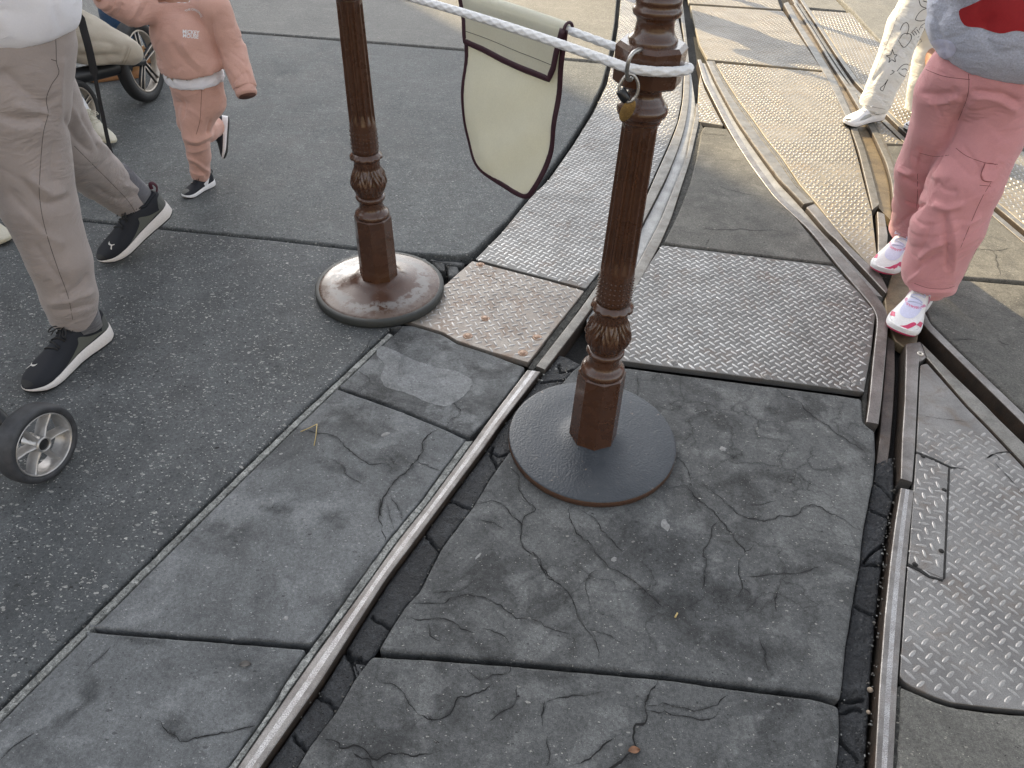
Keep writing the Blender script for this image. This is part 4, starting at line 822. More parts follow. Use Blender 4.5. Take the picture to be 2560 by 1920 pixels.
def stanchion(x, y, kind, label, zo):
    rt = thing('stanchion', label, 'stanchion', (x, y, 0), 'brown rope stanchions'); L = (x, y, 0)
    c = (x, y, zo)
    if kind == 'flat':
        mb = MB(); lathe(mb, [(.218, .0), (.2215, .0025), (.2215, .0185), (.2200, .0212), (.2165, .0222), (.15, .0230), (.10, .0245), (.078, .027), (.064, .033), (.02, .036)], L, 96); mb.build('base_disc', [M['disc']], rt)
    else:
        mb = MB(); lathe(mb, [(.206, 0), (.211, .002), (.2135, .008), (.2135, .026), (.2105, .0292), (.202, .030)], L, 96); mb.build('rubber_rim', [M['rubber']], rt)
        mb = MB(); lathe(mb, [(.207, .024), (.2055, .0285), (.19, .0325), (.16, .0375), (.13, .0435), (.10, .051), (.078, .059), (.066, .068), (.03, .07)], L, 96); mb.build('base_dome', [M['dome']], rt)
    mb = MB(); octa(mb, .0625, zo + .006, .0585, zo + .237, .007, c=(x, y)); mb.build('plinth', [M['brown_paint']], rt)
    mb = MB(); lathe(mb, [(.067, .0), (.069, .004), (.065, .009), (.058, .011)], c, 8); mb.build('weld_collar', [M['brown_paint']], rt)
    mb = MB(); lathe(mb, [(.053, .234), (.0535, .240), (.052, .247), (.046, .252), (.0405, .256), (.0375, .264), (.0362, .273), (.0365, .282), (.0385, .288), (.0435, .291), (.0455, .2965), (.0435, .302), (.038, .305)], c, 64); mb.build('neck_moulding', [M['brown_paint']], rt)
    def leaf(R, Zz, a):
        v = np.clip((Zz - .303) / .112, 0, 1); k = 6; u = ((a * k / (2 * np.pi)) % 1) * 2 - 1
        rib = np.exp(-(u / .10) ** 2) * .0036; edge = -np.exp(-((np.abs(u) - (.93 - .55 * v ** 3)) / .075) ** 2) * .0062
        vein = np.cos(np.abs(u) * 15 - v * 21) * .0021 * np.sin(np.pi * np.clip(v, 0, 1)); lobe = .0034 * np.exp(-((np.abs(u) - .45) / .2) ** 2) * np.sin(v * np.pi * 1.4) ** 2
        e = np.sin(np.pi * np.clip(v * 1.04 - .02, 0, 1)) ** .6
        return R + (rib + edge + vein + lobe) * e, Zz
    z = np.linspace(.303, .418, 44); t_ = (z - .303) / .115; prof = .0385 + .0125 * np.sin(np.pi * np.clip(t_ * 1.28, 0, 1)) ** 1.1 + np.where(t_ > .62, (t_ - .62) * -.004, 0)
    mb = MB(); lathe(mb, np.c_[prof, z], c, 144, mod=leaf); mb.build('leaf_bulb', [M['brown_paint']], rt)
    def scal(R, Zz, a): w_ = np.abs(np.cos(6 * a)) ** .7 * 2 - 1; e = np.clip((R - .036) / .011, 0, 1); return R + .0018 * w_ * e, Zz - .0028 * (w_ * .5 + .5) * e
    mb = MB(); lathe(mb, [(.036, .414), (.0405, .4195), (.0460, .423), (.0475, .427), (.0455, .4315), (.041, .435), (.038, .440)], c, 156, mod=scal); mb.build('scalloped_ring', [M['brown_paint']], rt)
    def flute(R, Zz, a):
        u = ((a * 12 / (2 * np.pi)) % 1) * 2 - 1; gz = np.clip((Zz - .522) / .03, 0, 1) * np.clip((.838 - Zz) / .02, 0, 1)
        return R - .0068 * np.sqrt(np.clip(1 - (u / .80) ** 2, 0, 1)) * gz, Zz
    z = np.r_[.437, .45, .505, .515, np.linspace(.520, .555, 9), np.linspace(.57, .81, 8), np.linspace(.824, .84, 5), .846]
    mb = MB(); lathe(mb, np.c_[np.interp(z, [.437, .846], [.0388, .0335]), z], c, 264, mod=flute); mb.build('fluted_shaft', [M['brown_paint']], rt)
    mb = MB(); k = 0
    sph = [(0.0001, -.002), (.0018, -.0012), (.0024, 0), (.0018, .0012), (.0001, .002)]
    for i in range(12):
        for s_ in (-.23, .23):
            for j in range(5):
                a = (i + .5 + s_) * 2 * math.pi / 12; zz = .452 + j * .0125; r = np.interp(zz, [.437, .846], [.0388, .0335]) + .0002
                lathe(mb, sph, (x + r * math.cos(a), y + r * math.sin(a), zo + zz), 8, cap=False)
    mb.build('bead_band', [M['brown_paint']], rt)
    mb = MB(); lathe(mb, [(.033, .842), (.0375, .843), (.0385, .847), (.0375, .851), (.0395, .852), (.0455, .857), (.0478, .865), (.0455, .873), (.0400, .877), (.0385, .880), (.0365, .884), (.0325, .889), (.0305, .895), (.0310, .902), (.0345, .908), (.0395, .911), (.0405, .915), (.03, .917)], c, 72); mb.build('ring_moulding', [M['brown_paint']], rt)
    mb = MB(); octa(mb, .0615, zo + .912, .0635, zo + .981, .007, c=(x, y)); mb.build('octagonal_cap', [M['brown_paint']], rt)
    mb = MB(); lathe(mb, [(.043, .979), (.0435, .985), (.0405, .990), (.0365, .994), (.0335, 1.003), (.0325, 1.013), (.0345, 1.020), (.0405, 1.024), (.0425, 1.030), (.0405, 1.036), (.0375, 1.039), (.0395, 1.044), (.0395, 1.050), (.035, 1.055), (.030, 1.066), (.026, 1.085), (.030, 1.10), (.040, 1.115), (.0445, 1.135), (.040, 1.155), (.026, 1.170), (.010, 1.177), (.0001, 1.178)], c, 72, cap=False); mb.build('turned_finial', [M['brown_paint']], rt)
    return rt
PR = (.2185, 1.316); PL = (-.4575, 1.985)
postR = stanchion(PR[0], PR[1], 'flat', 'brown rope stanchion on a flat dark iron disc, with ring and brass tag', .018)
postL = stanchion(PL[0], PL[1], 'dome', 'brown rope stanchion on a shiny worn domed base beside the rusty plate', .050)
# another one far back: only the edge of its dark base shows at the top of the picture
g = G(1749, -26)
o3 = copy_tree(postR); o3.location = (g[0], g[1] + .10, 0); o3['label'] = 'far stanchion whose dark base just shows at the top edge of the picture'

# ------------------------------------------------------------------ rope loop between the two posts
A_, B_ = np.array([*PL]), np.array([*PR]); rd = (B_ - A_) / np.linalg.norm(B_ - A_); rn = np.array([rd[1], -rd[0]]) if rd[1] < 0 and False else np.array([-rd[1], rd[0]])
if rn[1] > 0: rn = -rn                                       # towards the camera
OFF = .0705
def plane_hit(px, py, p, n):                                 # ray against a vertical plane through p with horizontal normal n
    r = ray(px, py); t = (np.array(p) @ n) / (r[:2] @ n); h = CAM + r * t; return h
pf, pb = B_ + rn * OFF, B_ - rn * OFF
zR = plane_hit(1548, 163, pf, rn)[2]
def uz(px, py, p): h = plane_hit(px, py, p, rn); return (h[:2] - A_) @ rd, h[2]
Lr = np.linalg.norm(B_ - A_)
obs = [uz(x, y, pf) for x, y in ((1049, 1), (1162, 31), (1277, 72), (1392, 107), (1477, 135))]
Am = np.array([[1 - u / Lr, -4 * (u / Lr) * (1 - u / Lr)] for u, _ in obs]); bm_ = np.array([z_ - zR * u / Lr for u, z_ in obs]); zL, sag = np.linalg.lstsq(Am, bm_, rcond=None)[0]
obs2 = [uz(x, y, pb) for x, y in ((1418, 84), (1480, 99), (1540, 112))]
print('rope z', zR, zL, sag, obs2)
def zf(u): return zL * (1 - u / Lr) + zR * u / Lr - sag * 4 * (u / Lr) * (1 - u / Lr)
zRb = zR + .002
kb = np.mean([z_ - zf(u) for u, z_ in obs2])
def zb(u): return zf(u) + kb * np.clip(u / Lr * 1.2, 0, 1)
def pt(u, side, z): p = A_ + rd * u + rn * OFF * side; return [p[0], p[1], z]
P = [pt(u, 1, zf(u)) for u in np.linspace(0, Lr, 40)]
for a in np.linspace(0, math.pi, 12)[1:-1]:
    p = B_ + rn * OFF * math.cos(a) + rd * OFF * math.sin(a); P.append([p[0], p[1], zf(Lr) + (zb(Lr) - zf(Lr)) * a / math.pi + .010 * math.sin(a)])
P += [pt(u, -1, zb(u)) for u in np.linspace(Lr, 0, 40)]
for a in np.linspace(0, math.pi, 12)[1:-1]:
    p = A_ - rn * OFF * math.cos(a) - rd * OFF * math.sin(a); P.append([p[0], p[1], zb(0) + (zf(0) - zb(0)) * a / math.pi])
P = catmull(np.array(P), 4, True); n = int(length(np.vstack([P, P[:1]])) / .0017); P = resample(np.vstack([P, P[:1]]), n + 1)[:-1]
T, N_, B2 = frames(P); segs = 24; a = np.linspace(0, 2 * np.pi, segs, endpoint=False)[None]; s = (np.arange(n) * .0017)[:, None]; k = 2 * np.pi / .030
cnt = round(n * .0017 * k / (2 * np.pi)); k = cnt * 2 * np.pi / (n * .0017)
w_ = np.maximum(np.cos(4 * a + k * s * 1.0), np.cos(4 * a - k * s * 1.0)); r = .0072 * (1 + .16 * w_)
V = P[:, None] + r[..., None] * (np.cos(a)[..., None] * N_[:, None] + np.sin(a)[..., None] * B2[:, None])
i = np.arange(n)[:, None] * segs; j = np.arange(segs)[None]
mb = MB(); mb.add(V.reshape(-1, 3), np.stack([i + j, i + (j + 1) % segs, (i + segs) % (n * segs) + (j + 1) % segs, (i + segs) % (n * segs) + j], -1).reshape(-1, 4))
M['rope'] = plain('rope', (.74, .75, .76), .75, var=.08, scale=300, bump=.4, spec=.2)
tag(mb.build('rope', [M['rope']]), 'white braided rope looped around both brown posts', 'rope')

# ------------------------------------------------------------------ canvas banner over the back strand
M['canvas'] = cloth_mat('canvas', (.79, .78, .67), (.75, .74, .63), weave=2600, bump=.25, var=.06, sheen=.1, wr=.1, thin=.40)
M['binding'] = plain('binding', (.035, .008, .016), .55, var=.2, obj=True); M['thread'] = plain('thread', (.06, .05, .045), .8, bump=0)
pm = pb + rn * .0085; pfl = pb + rn * .0165
def outline(pts, p):
    r = []
    for x, y in pts: h = plane_hit(727 + x / 2, y / 2, p, rn); r.append([(h[:2] - A_) @ rd, h[2]])
    return np.array(r)
uL, uR = outline([(857, 0)], pm)[0][0], outline([(1372, 160)], pm)[0][0]
main = outline([(884, 235), (874, 400), (869, 520), (876, 640), (895, 740), (930, 815), (985, 865), (1080, 920), (1150, 962), (1188, 975), (1215, 955), (1250, 885), (1285, 780), (1308, 640), (1328, 480), (1345, 350), (1362, 240)], pm)
topz = lambda u: zb(u) + .0135
main = np.vstack([[[uL + .006, topz(uL) - .012]], main, [[uR, topz(uR) - .012]]])
flap = outline([(872, 205), (960, 245), (1060, 297), (1180, 352), (1285, 395), (1310, 340), (1328, 260)], pfl)
flap = np.vstack([[[uL, topz(uL) - .010]], outline([(866, 100)], pfl), flap, [[uR - .001, topz(uR) - .010]]])
ban = thing('canvas_banner', 'cream canvas banner with maroon edging folded over the white rope', 'banner', (*(A_ + rd * (uL + uR) / 2 - rn * OFF), 0.6))
def bulge(u, z): 
    v = (topz(u) - z); return (.010 * np.sin((u - uL) / (uR - uL) * np.pi) * np.sin(np.clip(v / .42, 0, 1) * 2.6) + .009 * noise1(u * 9 + z * 6, 3) + .006 * noise1(z * 15 - u * 11, 5) + .004 * noise1(u * 24 + z * 5, 8)) * np.clip(v * 6, 0, 1)
def to3(u, z, p, b=1.0, o=0.0):
    base = p - rd * (p @ rd) + rd * (A_ @ rd); d = bulge(u, z) * b + o
    return np.stack([base[0] + rd[0] * u + rn[0] * d, base[1] + rd[1] * u + rn[1] * d, z], -1)
def panel(name, poly, p, b, mat='canvas'):
    V, Fs = subdiv_poly(poly, .02); mb = MB(); f = to3(V[:, 0], V[:, 1], p, b, .0009); bk = to3(V[:, 0], V[:, 1], p, b, -.0009); Fs = np.array(Fs)
    a, b_, c_ = (f[Fs[:, k]] for k in range(3)); nn = np.cross(b_ - a, c_ - a)[:, :2] @ rn; Fs[nn < 0] = Fs[nn < 0][:, ::-1]
    mb.add(f, Fs); mb.add(bk, Fs[:, ::-1]); return mb.build(name, [M[mat]], ban)
panel('main_panel', main, pm, 1.0); panel('front_flap', flap, pfl, .45)
def bind(name, poly, p, b, w=.0074, hook=None):
    q_ = densify(poly, .008, False); P = to3(q_[:, 0], q_[:, 1], p, b); mb = MB(); T, N1, B1 = frames(P, np.array([rn[0], rn[1], 0]))
    aa = np.linspace(0, 2 * np.pi, 10, endpoint=False); V = P[:, None] + np.cos(aa)[None, :, None] * .0026 * np.array([rn[0], rn[1], 0]) + np.sin(aa)[None, :, None] * w * np.cross(T, np.array([rn[0], rn[1], 0]))[:, None]
    n_ = len(P); i = np.arange(n_ - 1)[:, None] * 10; j = np.arange(10)[None]; fs = np.stack([i + j, i + (j + 1) % 10, i + 10 + (j + 1) % 10, i + 10 + j], -1).reshape(-1, 4).tolist() + [list(range(10)), list(range((n_ - 1) * 10, n_ * 10))]
    mb.add(V.reshape(-1, 3), fs); mb.build(name, [M['binding']], ban)
sm = catmull(main, 5); bind('edge_binding', sm, pm, 1.0); bind('edge_binding', np.vstack([flap[:2], densify(flap[2:7], .02, False), flap[7:]]), pfl, .45)
us = np.linspace(uL, uR, 40); V = []                        # the roll over the rope
for th in np.linspace(0, math.pi, 14):
    o = math.cos(th) * .0125; V.append(np.stack([A_[0] + rd[0] * us - rn[0] * (OFF - o), A_[1] + rd[1] * us - rn[1] * (OFF - o), topz(us) - .012 + .0125 * math.sin(th)], -1))
th0 = V[0].copy(); th0[:, 2] -= .03; th0[:, :2] += rn * .002
mb = MB(); grid(mb, np.array([th0] + V)[:, ::-1]); mb.build('top_fold', [M['canvas']], ban)
for k_ in (0, -1): mb = MB(); tube(mb, np.array([v[k_] for v in [th0] + V]), .0033, 8); mb.build('edge_binding', [M['binding']], ban)
st = outline([(872, 153), (950, 180), (1060, 225), (1180, 275), (1315, 330)], pfl); st = densify(catmull(st, 4), .006, False)
mb = MB(); tube(mb, to3(st[:, 0], st[:, 1], pfl, .45, .0012), .0006, 5); mb.build('stitching', [M['thread']], ban)

# ------------------------------------------------------------------ hook, link and tag
M['zinc'] = steel_mat('zinc', (.50, .49, .47), (.36, .35, .33), .35, .9, .1, scale=40, obj=True); M['brass'] = steel_mat('brass', (.30, .20, .075), (.19, .125, .05), .42, .8, .15, (.1, .07, .03), 60, obj=True)
M['black_plastic'] = plain('black_plastic', (.012, .013, .015), .35, obj=True)
def nz(x, y, Y): return V3(1400 + x / 4, 100 + y / 4, Y)
hk = thing('ring_clasp', 'metal ring and link with a brass tag hanging from the right post', 'ring', nz(690, 450, 1.24))
mb = MB(); tube(mb, catmull([nz(812, 96, 1.272), nz(790, 100, 1.250), nz(735, 128, 1.238), nz(695, 185, 1.232), nz(676, 260, 1.232), nz(668, 330, 1.236), nz(678, 385, 1.242), nz(706, 398, 1.247), nz(722, 370, 1.250)], 6), .0036, 12); mb.build('hook', [M['zinc']], hk)
lk = [(695, 342), (745, 362), (780, 430), (780, 510), (745, 585), (690, 618), (640, 602), (606, 545), (590, 475), (622, 405), (660, 358)]
mb = MB(); tube(mb, catmull([nz(x, y, 1.240 - (y - 342) * .00001) for x, y in lk], 6, True), .0027, 12, closed=True); mb.build('link', [M['zinc']], hk)
mb = MB(); tube(mb, np.array([nz(602, 500, 1.239), nz(606, 507, 1.239), nz(660, 597, 1.238), nz(664, 604, 1.238)]), [.0075, .0088, .0088, .0075], 14); mb.build('sleeve', [M['black_plastic']], hk)
c = nz(674, 703, 1.237); ax = nz(738, 595, 1.237) - c; l = np.linalg.norm(ax); ax /= l; sx = np.cross(ax, np.array([-.15, -1, .35])); sx /= np.linalg.norm(sx); nn = np.cross(sx, ax)
mb = MB(); a = np.linspace(0, 2 * np.pi, 32, endpoint=False); rings = []
for s_, o in ((.93, -.0009), (1, -.0005), (1, .0005), (.93, .0009)): rings.append(c + (np.cos(a)[:, None] * ax * l + np.sin(a)[:, None] * sx * .0112) * s_ + nn * o)
fs = [[k_ * 32 + i, k_ * 32 + (i + 1) % 32, (k_ + 1) * 32 + (i + 1) % 32, (k_ + 1) * 32 + i] for k_ in range(3) for i in range(32)] + [list(range(31, -1, -1)), list(range(96, 128))]
mb.add(np.vstack(rings), fs); mb.build('brass_tag', [M['brass']], hk)
# ------------------------------------------------------------------ people
def U(v): v = np.array(v, float); return v / np.linalg.norm(v)
M['skin'] = plain('skin', (.42, .23, .16), .5, var=.08, bump=.1, obj=True); M['hair_dark'] = plain('hair_dark', (.03, .02, .015), .5, var=.3, scale=120, obj=True)
M['eye'] = plain('eye', (.03, .025, .02), .2, bump=0, obj=True)
M['taupe'] = cloth_mat('taupe_twill', (.375, .325, .305), (.34, .295, .275), weave=2600, bump=.25, var=.06, wr=.45)
M['white_tee'] = cloth_mat('white_jersey', (.84, .84, .88), (.80, .80, .85), var=.04, bump=.2, sheen=.1)
M['pink_fleece'] = cloth_mat('dusty_pink_fleece', (.62, .37, .305), (.58, .345, .28), bump=.4, var=.08, wr=.35)
M['pink_twill'] = cloth_mat('pink_twill', (.74, .36, .375), (.70, .33, .345), weave=2600, bump=.25, var=.07, wr=.4, thin=.14)
M['grey_fleece'] = cloth_mat('heather_grey_fleece', (.52, .55, .66), (.47, .50, .61), bump=.45, var=.1, heather=.16)
M['white_denim'] = cloth_mat('white_denim', (.70, .69, .66), (.65, .64, .61), weave=2400, bump=.25, var=.05)
M['jeans'] = cloth_mat('blue_denim', (.032, .075, .145), (.022, .05, .10), weave=2400, bump=.4, var=.2)
M['black_cloth'] = cloth_mat('black_cloth', (.016, .016, .018), var=.15); M['white_sock'] = cloth_mat('white_sock', (.75, .75, .77), var=.04); M['grey_sock'] = cloth_mat('grey_sock', (.14, .14, .155), var=.1)
M['tan_cloth'] = cloth_mat('tan_cloth', (.40, .35, .27), (.36, .31, .24), bump=.35, var=.08)
M['seam'] = plain('seam', (.075, .062, .057), .9, bump=0); M['pink_seam'] = plain('pink_seam', (.22, .07, .075), .9, bump=0); M['brown_seam_and_hollow'] = plain('brown_seam_and_hollow', (.13, .06, .045), .9, bump=0)
for k_, col, r_ in (('black_knit', (.010, .012, .018), .75), ('black_rubber', (.012, .012, .012), .6), ('white_sole', (.74, .70, .67), .5), ('white_leather', (.76, .76, .77), .42), ('grey_mesh', (.10, .105, .10), .5), ('olive_grey', (.115, .118, .10), .45), ('cream', (.60, .57, .47), .6), ('cream_sole', (.62, .58, .45), .6),
                    ('rose', (.55, .045, .13), .45), ('mauve', (.58, .23, .37), .45), ('pale_lilac', (.60, .62, .80), .5), ('silver', (.36, .37, .36), .35), ('light_print', (.62, .60, .57), .5), ('peach_print', (.72, .52, .40), .45), ('maroon_tab', (.06, .008, .02), .6), ('tan_suede', (.42, .22, .09), .75), ('gum', (.45, .22, .10), .6),
                    ('red_print', (.36, .012, .018), .7), ('wine_print', (.10, .012, .03), .7), ('ink', (.012, .012, .014), .8), ('orange_print', (.6, .12, .03), .7), ('navy', (.02, .03, .06), .7)):
    M[k_] = plain(k_, col, r_, var=.08, scale=200, bump=.12, obj=True)

TT = np.array([0, .006, .02, .05, .10, .16, .23, .3, .36, .42, .48, .54, .6, .66, .72, .77, .82, .86, .9, .93, .96, .98, .994, 1.0])
def shoe_frame(heel, toe, up=(0, 0, 1)):
    y = U(np.array(toe) - np.array(heel)); z = np.array(up, float); z = U(z - y * (z @ y)); x = np.cross(y, z); return np.array([x, y, z]), np.array(heel, float)
def shoe(parent, heel, toe, L, side, st, up=(0, 0, 1), wide=1.0):
    """side=+1 left shoe, -1 right shoe; st = style"""
    R, o = shoe_frame(heel, toe, up); k = L / .30
    tw = lambda P: o + (np.asarray(P) * k) @ R
    w = lambda t: np.interp(t, [0, .006, .02, .05, .10, .2, .35, .48, .6, .72, .82, .9, .95, .98, .994, 1], [.004, .011, .018, .025, .0315, .034, .0325, .0345, .041, .0465, .046, .0395, .029, .0185, .010, .003]) * wide
    cx = lambda t: side * np.interp(t, [0, .4, .7, 1], [0, .002, -.001, -.010])
    zb = lambda t: np.where(t > .74, ((t - .74) / .26) ** 2 * .017, 0) + np.where(t < .1, (.1 - t) / .1 * .005, 0)
    ZT = st.get('zt', [.043, .040, .031, .026, .024, .030]); zt = lambda t: np.interp(t, [0, .12, .45, .7, .86, 1], ZT)
    HT = st.get('ht', [.088, .099, .100, .091, .112, .100, .083, .068, .057, .048, .037, .030]); ht = lambda t: np.interp(t, [0, .04, .12, .24, .37, .45, .56, .68, .8, .9, .97, 1], HT)
    th = np.linspace(0, np.pi, 23); V = []
    for t in TT:
        e1 = np.interp(t, [0, .15, .35, .6, .8, 1], [.55, .62, .95, .95, .75, .6]); e2 = np.interp(t, [0, .2, .45, .75, 1], [.55, .55, .8, .75, .7])
        c, s = np.cos(th), np.sin(th); ww = w(t) * .955
        V.append(np.stack([cx(t) + ww * np.sign(c) * np.abs(c) ** e1, np.full_like(th, t * .30 + (.0 if t > .02 else .003)), zt(t) - .004 + (ht(t) - zt(t) + .004) * np.abs(s) ** e2], -1))
    V = np.array(V); um = MB(); Vl = V.reshape(-1, 3); n, m = len(TT), len(th)
    i = np.arange(n - 1)[:, None] * m; j = np.arange(m - 1)[None]; Fu = np.stack([i + j, i + m + j, i + m + j + 1, i + j + 1], -1).reshape(-1, 4)
    um.add(tw(Vl), Fu); up_o = um.build('shoe', [M[st['upper']]], parent)
    bv = BVHTree.FromPolygons(Vl.tolist(), Fu.tolist())
    # sole
    sm = MB(); ring = lambda f, g: np.vstack([np.stack([cx(TT) + f(TT), TT * .30, g(TT)], -1), np.stack([cx(TT) - f(TT), TT * .30, g(TT)], -1)[::-1]])
    lay = [(lambda t: w(t) * .93, lambda t: zb(t)), (lambda t: w(t) * 1.0, lambda t: zb(t) + .004), (lambda t: w(t) * 1.0 + .001, lambda t: zb(t) + .0065), (lambda t: w(t) * 1.03 + .0015, lambda t: zb(t) * .6 + (zt(t)) * .45 + .003), (lambda t: w(t) * 1.0 + .0006, lambda t: zt(t) - .002), (lambda t: w(t) * .96, lambda t: zt(t))]
    VS = [ring(f, g) for f, g in lay]; q_ = 2 * n; ii = np.arange(q_)
    base = np.vstack(VS); 
    for r_ in range(len(lay) - 1):
        f = np.stack([r_ * q_ + ii, r_ * q_ + (ii + 1) % q_, (r_ + 1) * q_ + (ii + 1) % q_, (r_ + 1) * q_ + ii], 1)
        if r_ == 0: sm.add(tw(base), f, 1 if st.get('outsole') else 0)
        else: sm.f.append((f, 1 if (r_ == 1 and st.get('outsole')) else 0, True))
    pairs = np.array([[a, a + 1, q_ - 2 - a, q_ - 1 - a] for a in range(n - 1)]); sm.f.append((pairs[:, ::-1], 1 if st.get('outsole') else 0, False)); sm.f.append((pairs + (len(lay) - 1) * q_, 0, False))
    sm.build('sole', [M[st['sole']], M[st.get('outsole') or st['sole']]], up_o)
    def side_patch(mb, poly, sg, off=.0009, mat=0, onsole=False):
        P, Fs = subdiv_poly(catmull(np.array(poly, float), 4, True) if len(poly) > 4 else np.array(poly, float), .006); out = []
        ok = []
        for y, z in P:
            h = bv.ray_cast(Vector((sg * .2, y, z)), Vector((-sg, 0, 0)))
            ok.append(h[0] is not None); out.append(np.array(h[0]) + np.array(h[1]) * (off if h[1][0] * sg > 0 else -off) if h[0] is not None else np.zeros(3))
        Fs = [f for f in Fs if all(ok[a] for a in f)]
        if Fs: mb.add(tw(np.array(out)), [f if sg > 0 else f[::-1] for f in Fs], mat)
    def top_patch(mb, poly, off=.0009, mat=0):
        P, Fs = subdiv_poly(catmull(np.array(poly, float), 4, True), .006); out = []; ok = []
        for x, y in P:
            h = bv.ray_cast(Vector((x, y, .3)), Vector((0, 0, -1))); ok.append(h[0] is not None); out.append(np.array(h[0]) + np.array(h[1]) * (off if h[1][2] > 0 else -off) if h[0] is not None else np.zeros(3))
        Fs = [f for f in Fs if all(ok[a] for a in f)]
        if Fs: mb.add(tw(np.array(out)), [f[::-1] for f in Fs] if (lambda p: (p[1][0]-p[0][0])*(p[2][1]-p[0][1])-(p[1][1]-p[0][1])*(p[2][0]-p[0][0]))([P[a] for a in Fs[0]]) < 0 else Fs, mat)
    for nm, kind, poly, mt in st.get('panels', []):
        pm_ = MB()
        if kind == 'both':
            side_patch(pm_, poly, 1); p2_ = MB(); side_patch(p2_, poly, -1)
            if p2_.n: p2_.build(nm, [M[mt]], up_o)
        elif kind == 'out': side_patch(pm_, poly, -side if False else side)
        elif kind == 'out_top': top_patch(pm_, [(x * side, y) for x, y in poly])
        elif kind == 'top': top_patch(pm_, [(x * 1.0, y) for x, y in poly])
        if pm_.n: pm_.build(nm, [M[mt]], up_o)
    if st.get('laces'):
        lm = MB(); 
        for a, yy in enumerate(np.linspace(.112, .182, 6)):
            xs = np.linspace(-.021, .021, 9); P = []
            for x in xs:
                y2 = yy + (x / .021) * .004 * (1 if a % 2 else -1); h = bv.ray_cast(Vector((x + cx(y2 / .3), y2, .3)), Vector((0, 0, -1)))
                if h[0] is not None: P.append(np.array(h[0]) + np.array([0, 0, .0022]))
            if len(P) > 3: tube(lm, tw(np.array(P)), .0024 * k, 8)
        for sg in (1, -1):                                  # bow
            h = bv.ray_cast(Vector((0, .125, .3)), Vector((0, 0, -1)))
            if h[0] is None: continue
            c = np.array(h[0]) + [0, 0, .004]; lp = [c, c + [sg * .014, .008, .006], c + [sg * .027, .016, .002], c + [sg * .030, .026, -.006], c + [sg * .022, .024, -.004], c + [sg * .010, .010, .001], c]
            tube(lm, tw(catmull(lp, 5)), .0018 * k, 7); tube(lm, tw(catmull([c, c + [sg * .010, .018, .002], c + [sg * .016, .032, -.010]], 5)), .0016 * k, 7)
        lm.build('laces', [M[st['laces']]], up_o)
    cm = MB(); tt = np.linspace(.055, .35, 12)                # padded collar round the ankle
    hz = lambda t: ht(t) - .003
    P = [[cx(t) + w(t) * .60, t * .3, hz(t)] for t in tt] + [[cx(t) - w(t) * .60, t * .3, hz(t)] for t in tt[::-1]]; P = catmull(np.array(P), 2, True)
    tube(cm, tw(P), .0055 * k, 8, closed=True); cm.build('collar', [M[st.get('collar', st['upper'])]], up_o)
    if st.get('tab'):
        tm = MB(); P = catmull([[0, .006, .085], [0, -.006, .100], [0, -.004, .118], [0, .006, .122], [0, .012, .105]], 5); tube(tm, tw(P), .006 * k, 8, flat=.35); tm.build('heel_tab', [M[st['tab']]], up_o)
    up_o['_bv'] = 0
    del up_o['_bv']
    Vw = tw(Vl); return up_o, BVHTree.FromPolygons(Vw.tolist(), Fu.tolist())
S_MAN = dict(upper='black_knit', sole='white_sole', outsole='black_rubber', laces='black_rubber', collar='black_knit', zt=[.046, .043, .034, .028, .024, .028],
    panels=[('side_band', 'both', [(.018, .045), (.05, .052), (.085, .06), (.115, .075), (.125, .060), (.150, .045), (.185, .034), (.200, .030), (.150, .036), (.100, .040), (.060, .046)], 'olive_grey'), ('heel_counter', 'both', [(.003, .050), (.003, .078), (.020, .084), (.034, .072), (.044, .050), (.02, .046)], 'grey_mesh'), ('toe_cap', 'top', [(-.03, .285), (-.016, .297), (0, .3), (.012, .298), (.022, .288), (.008, .283), (-.012, .281)], 'black_rubber'), ('toe_logo', 'out_top', [(.002, .232), (.006, .236), (.014, .238), (.020, .236), (.024, .231), (.026, .233), (.022, .240), (.027, .249), (.023, .250), (.018, .242), (.010, .243), (.004, .240)], 'light_print')])
S_TOD = dict(upper='black_knit', sole='white_leather', outsole='black_rubber', laces='black_rubber', zt=[.050, .046, .034, .030, .030, .036], panels=[('toe_cap', 'top', [(-.028, .25), (-.02, .28), (0, .295), (.02, .28), (.028, .25), (0, .24)], 'grey_mesh')], tab='black_rubber')
S_GIRL = dict(upper='white_leather', sole='white_leather', outsole='rose', laces='pale_lilac', collar='rose', zt=[.052, .048, .038, .032, .031, .040],
    panels=[('mesh_vamp', 'top', [(-.024, .175), (-.028, .215), (-.02, .245), (0, .255), (.02, .245), (.028, .215), (.024, .175), (0, .17)], 'pale_lilac'), ('vamp_overlay', 'top', [(-.034, .165), (-.026, .19), (-.016, .203), (.0, .207), (.016, .203), (.026, .19), (.034, .165), (.027, .168), (.018, .190), (0, .196), (-.018, .19), (-.027, .168)], 'mauve'),
            ('toe_bumper', 'top', [(-.040, .262), (-.028, .286), (-.012, .298), (.0, .299), (.012, .293), (0, .289), (-.016, .279), (-.030, .258)], 'rose'), ('side_patch', 'both', [(.215, .034), (.245, .034), (.262, .046), (.240, .050)], 'rose'), ('side_overlay', 'both', [(.10, .045), (.115, .075), (.13, .085), (.135, .06), (.17, .045), (.15, .04), (.12, .055)], 'mauve'), ('heel_panel', 'both', [(.004, .055), (.01, .085), (.05, .08), (.065, .055)], 'silver')])
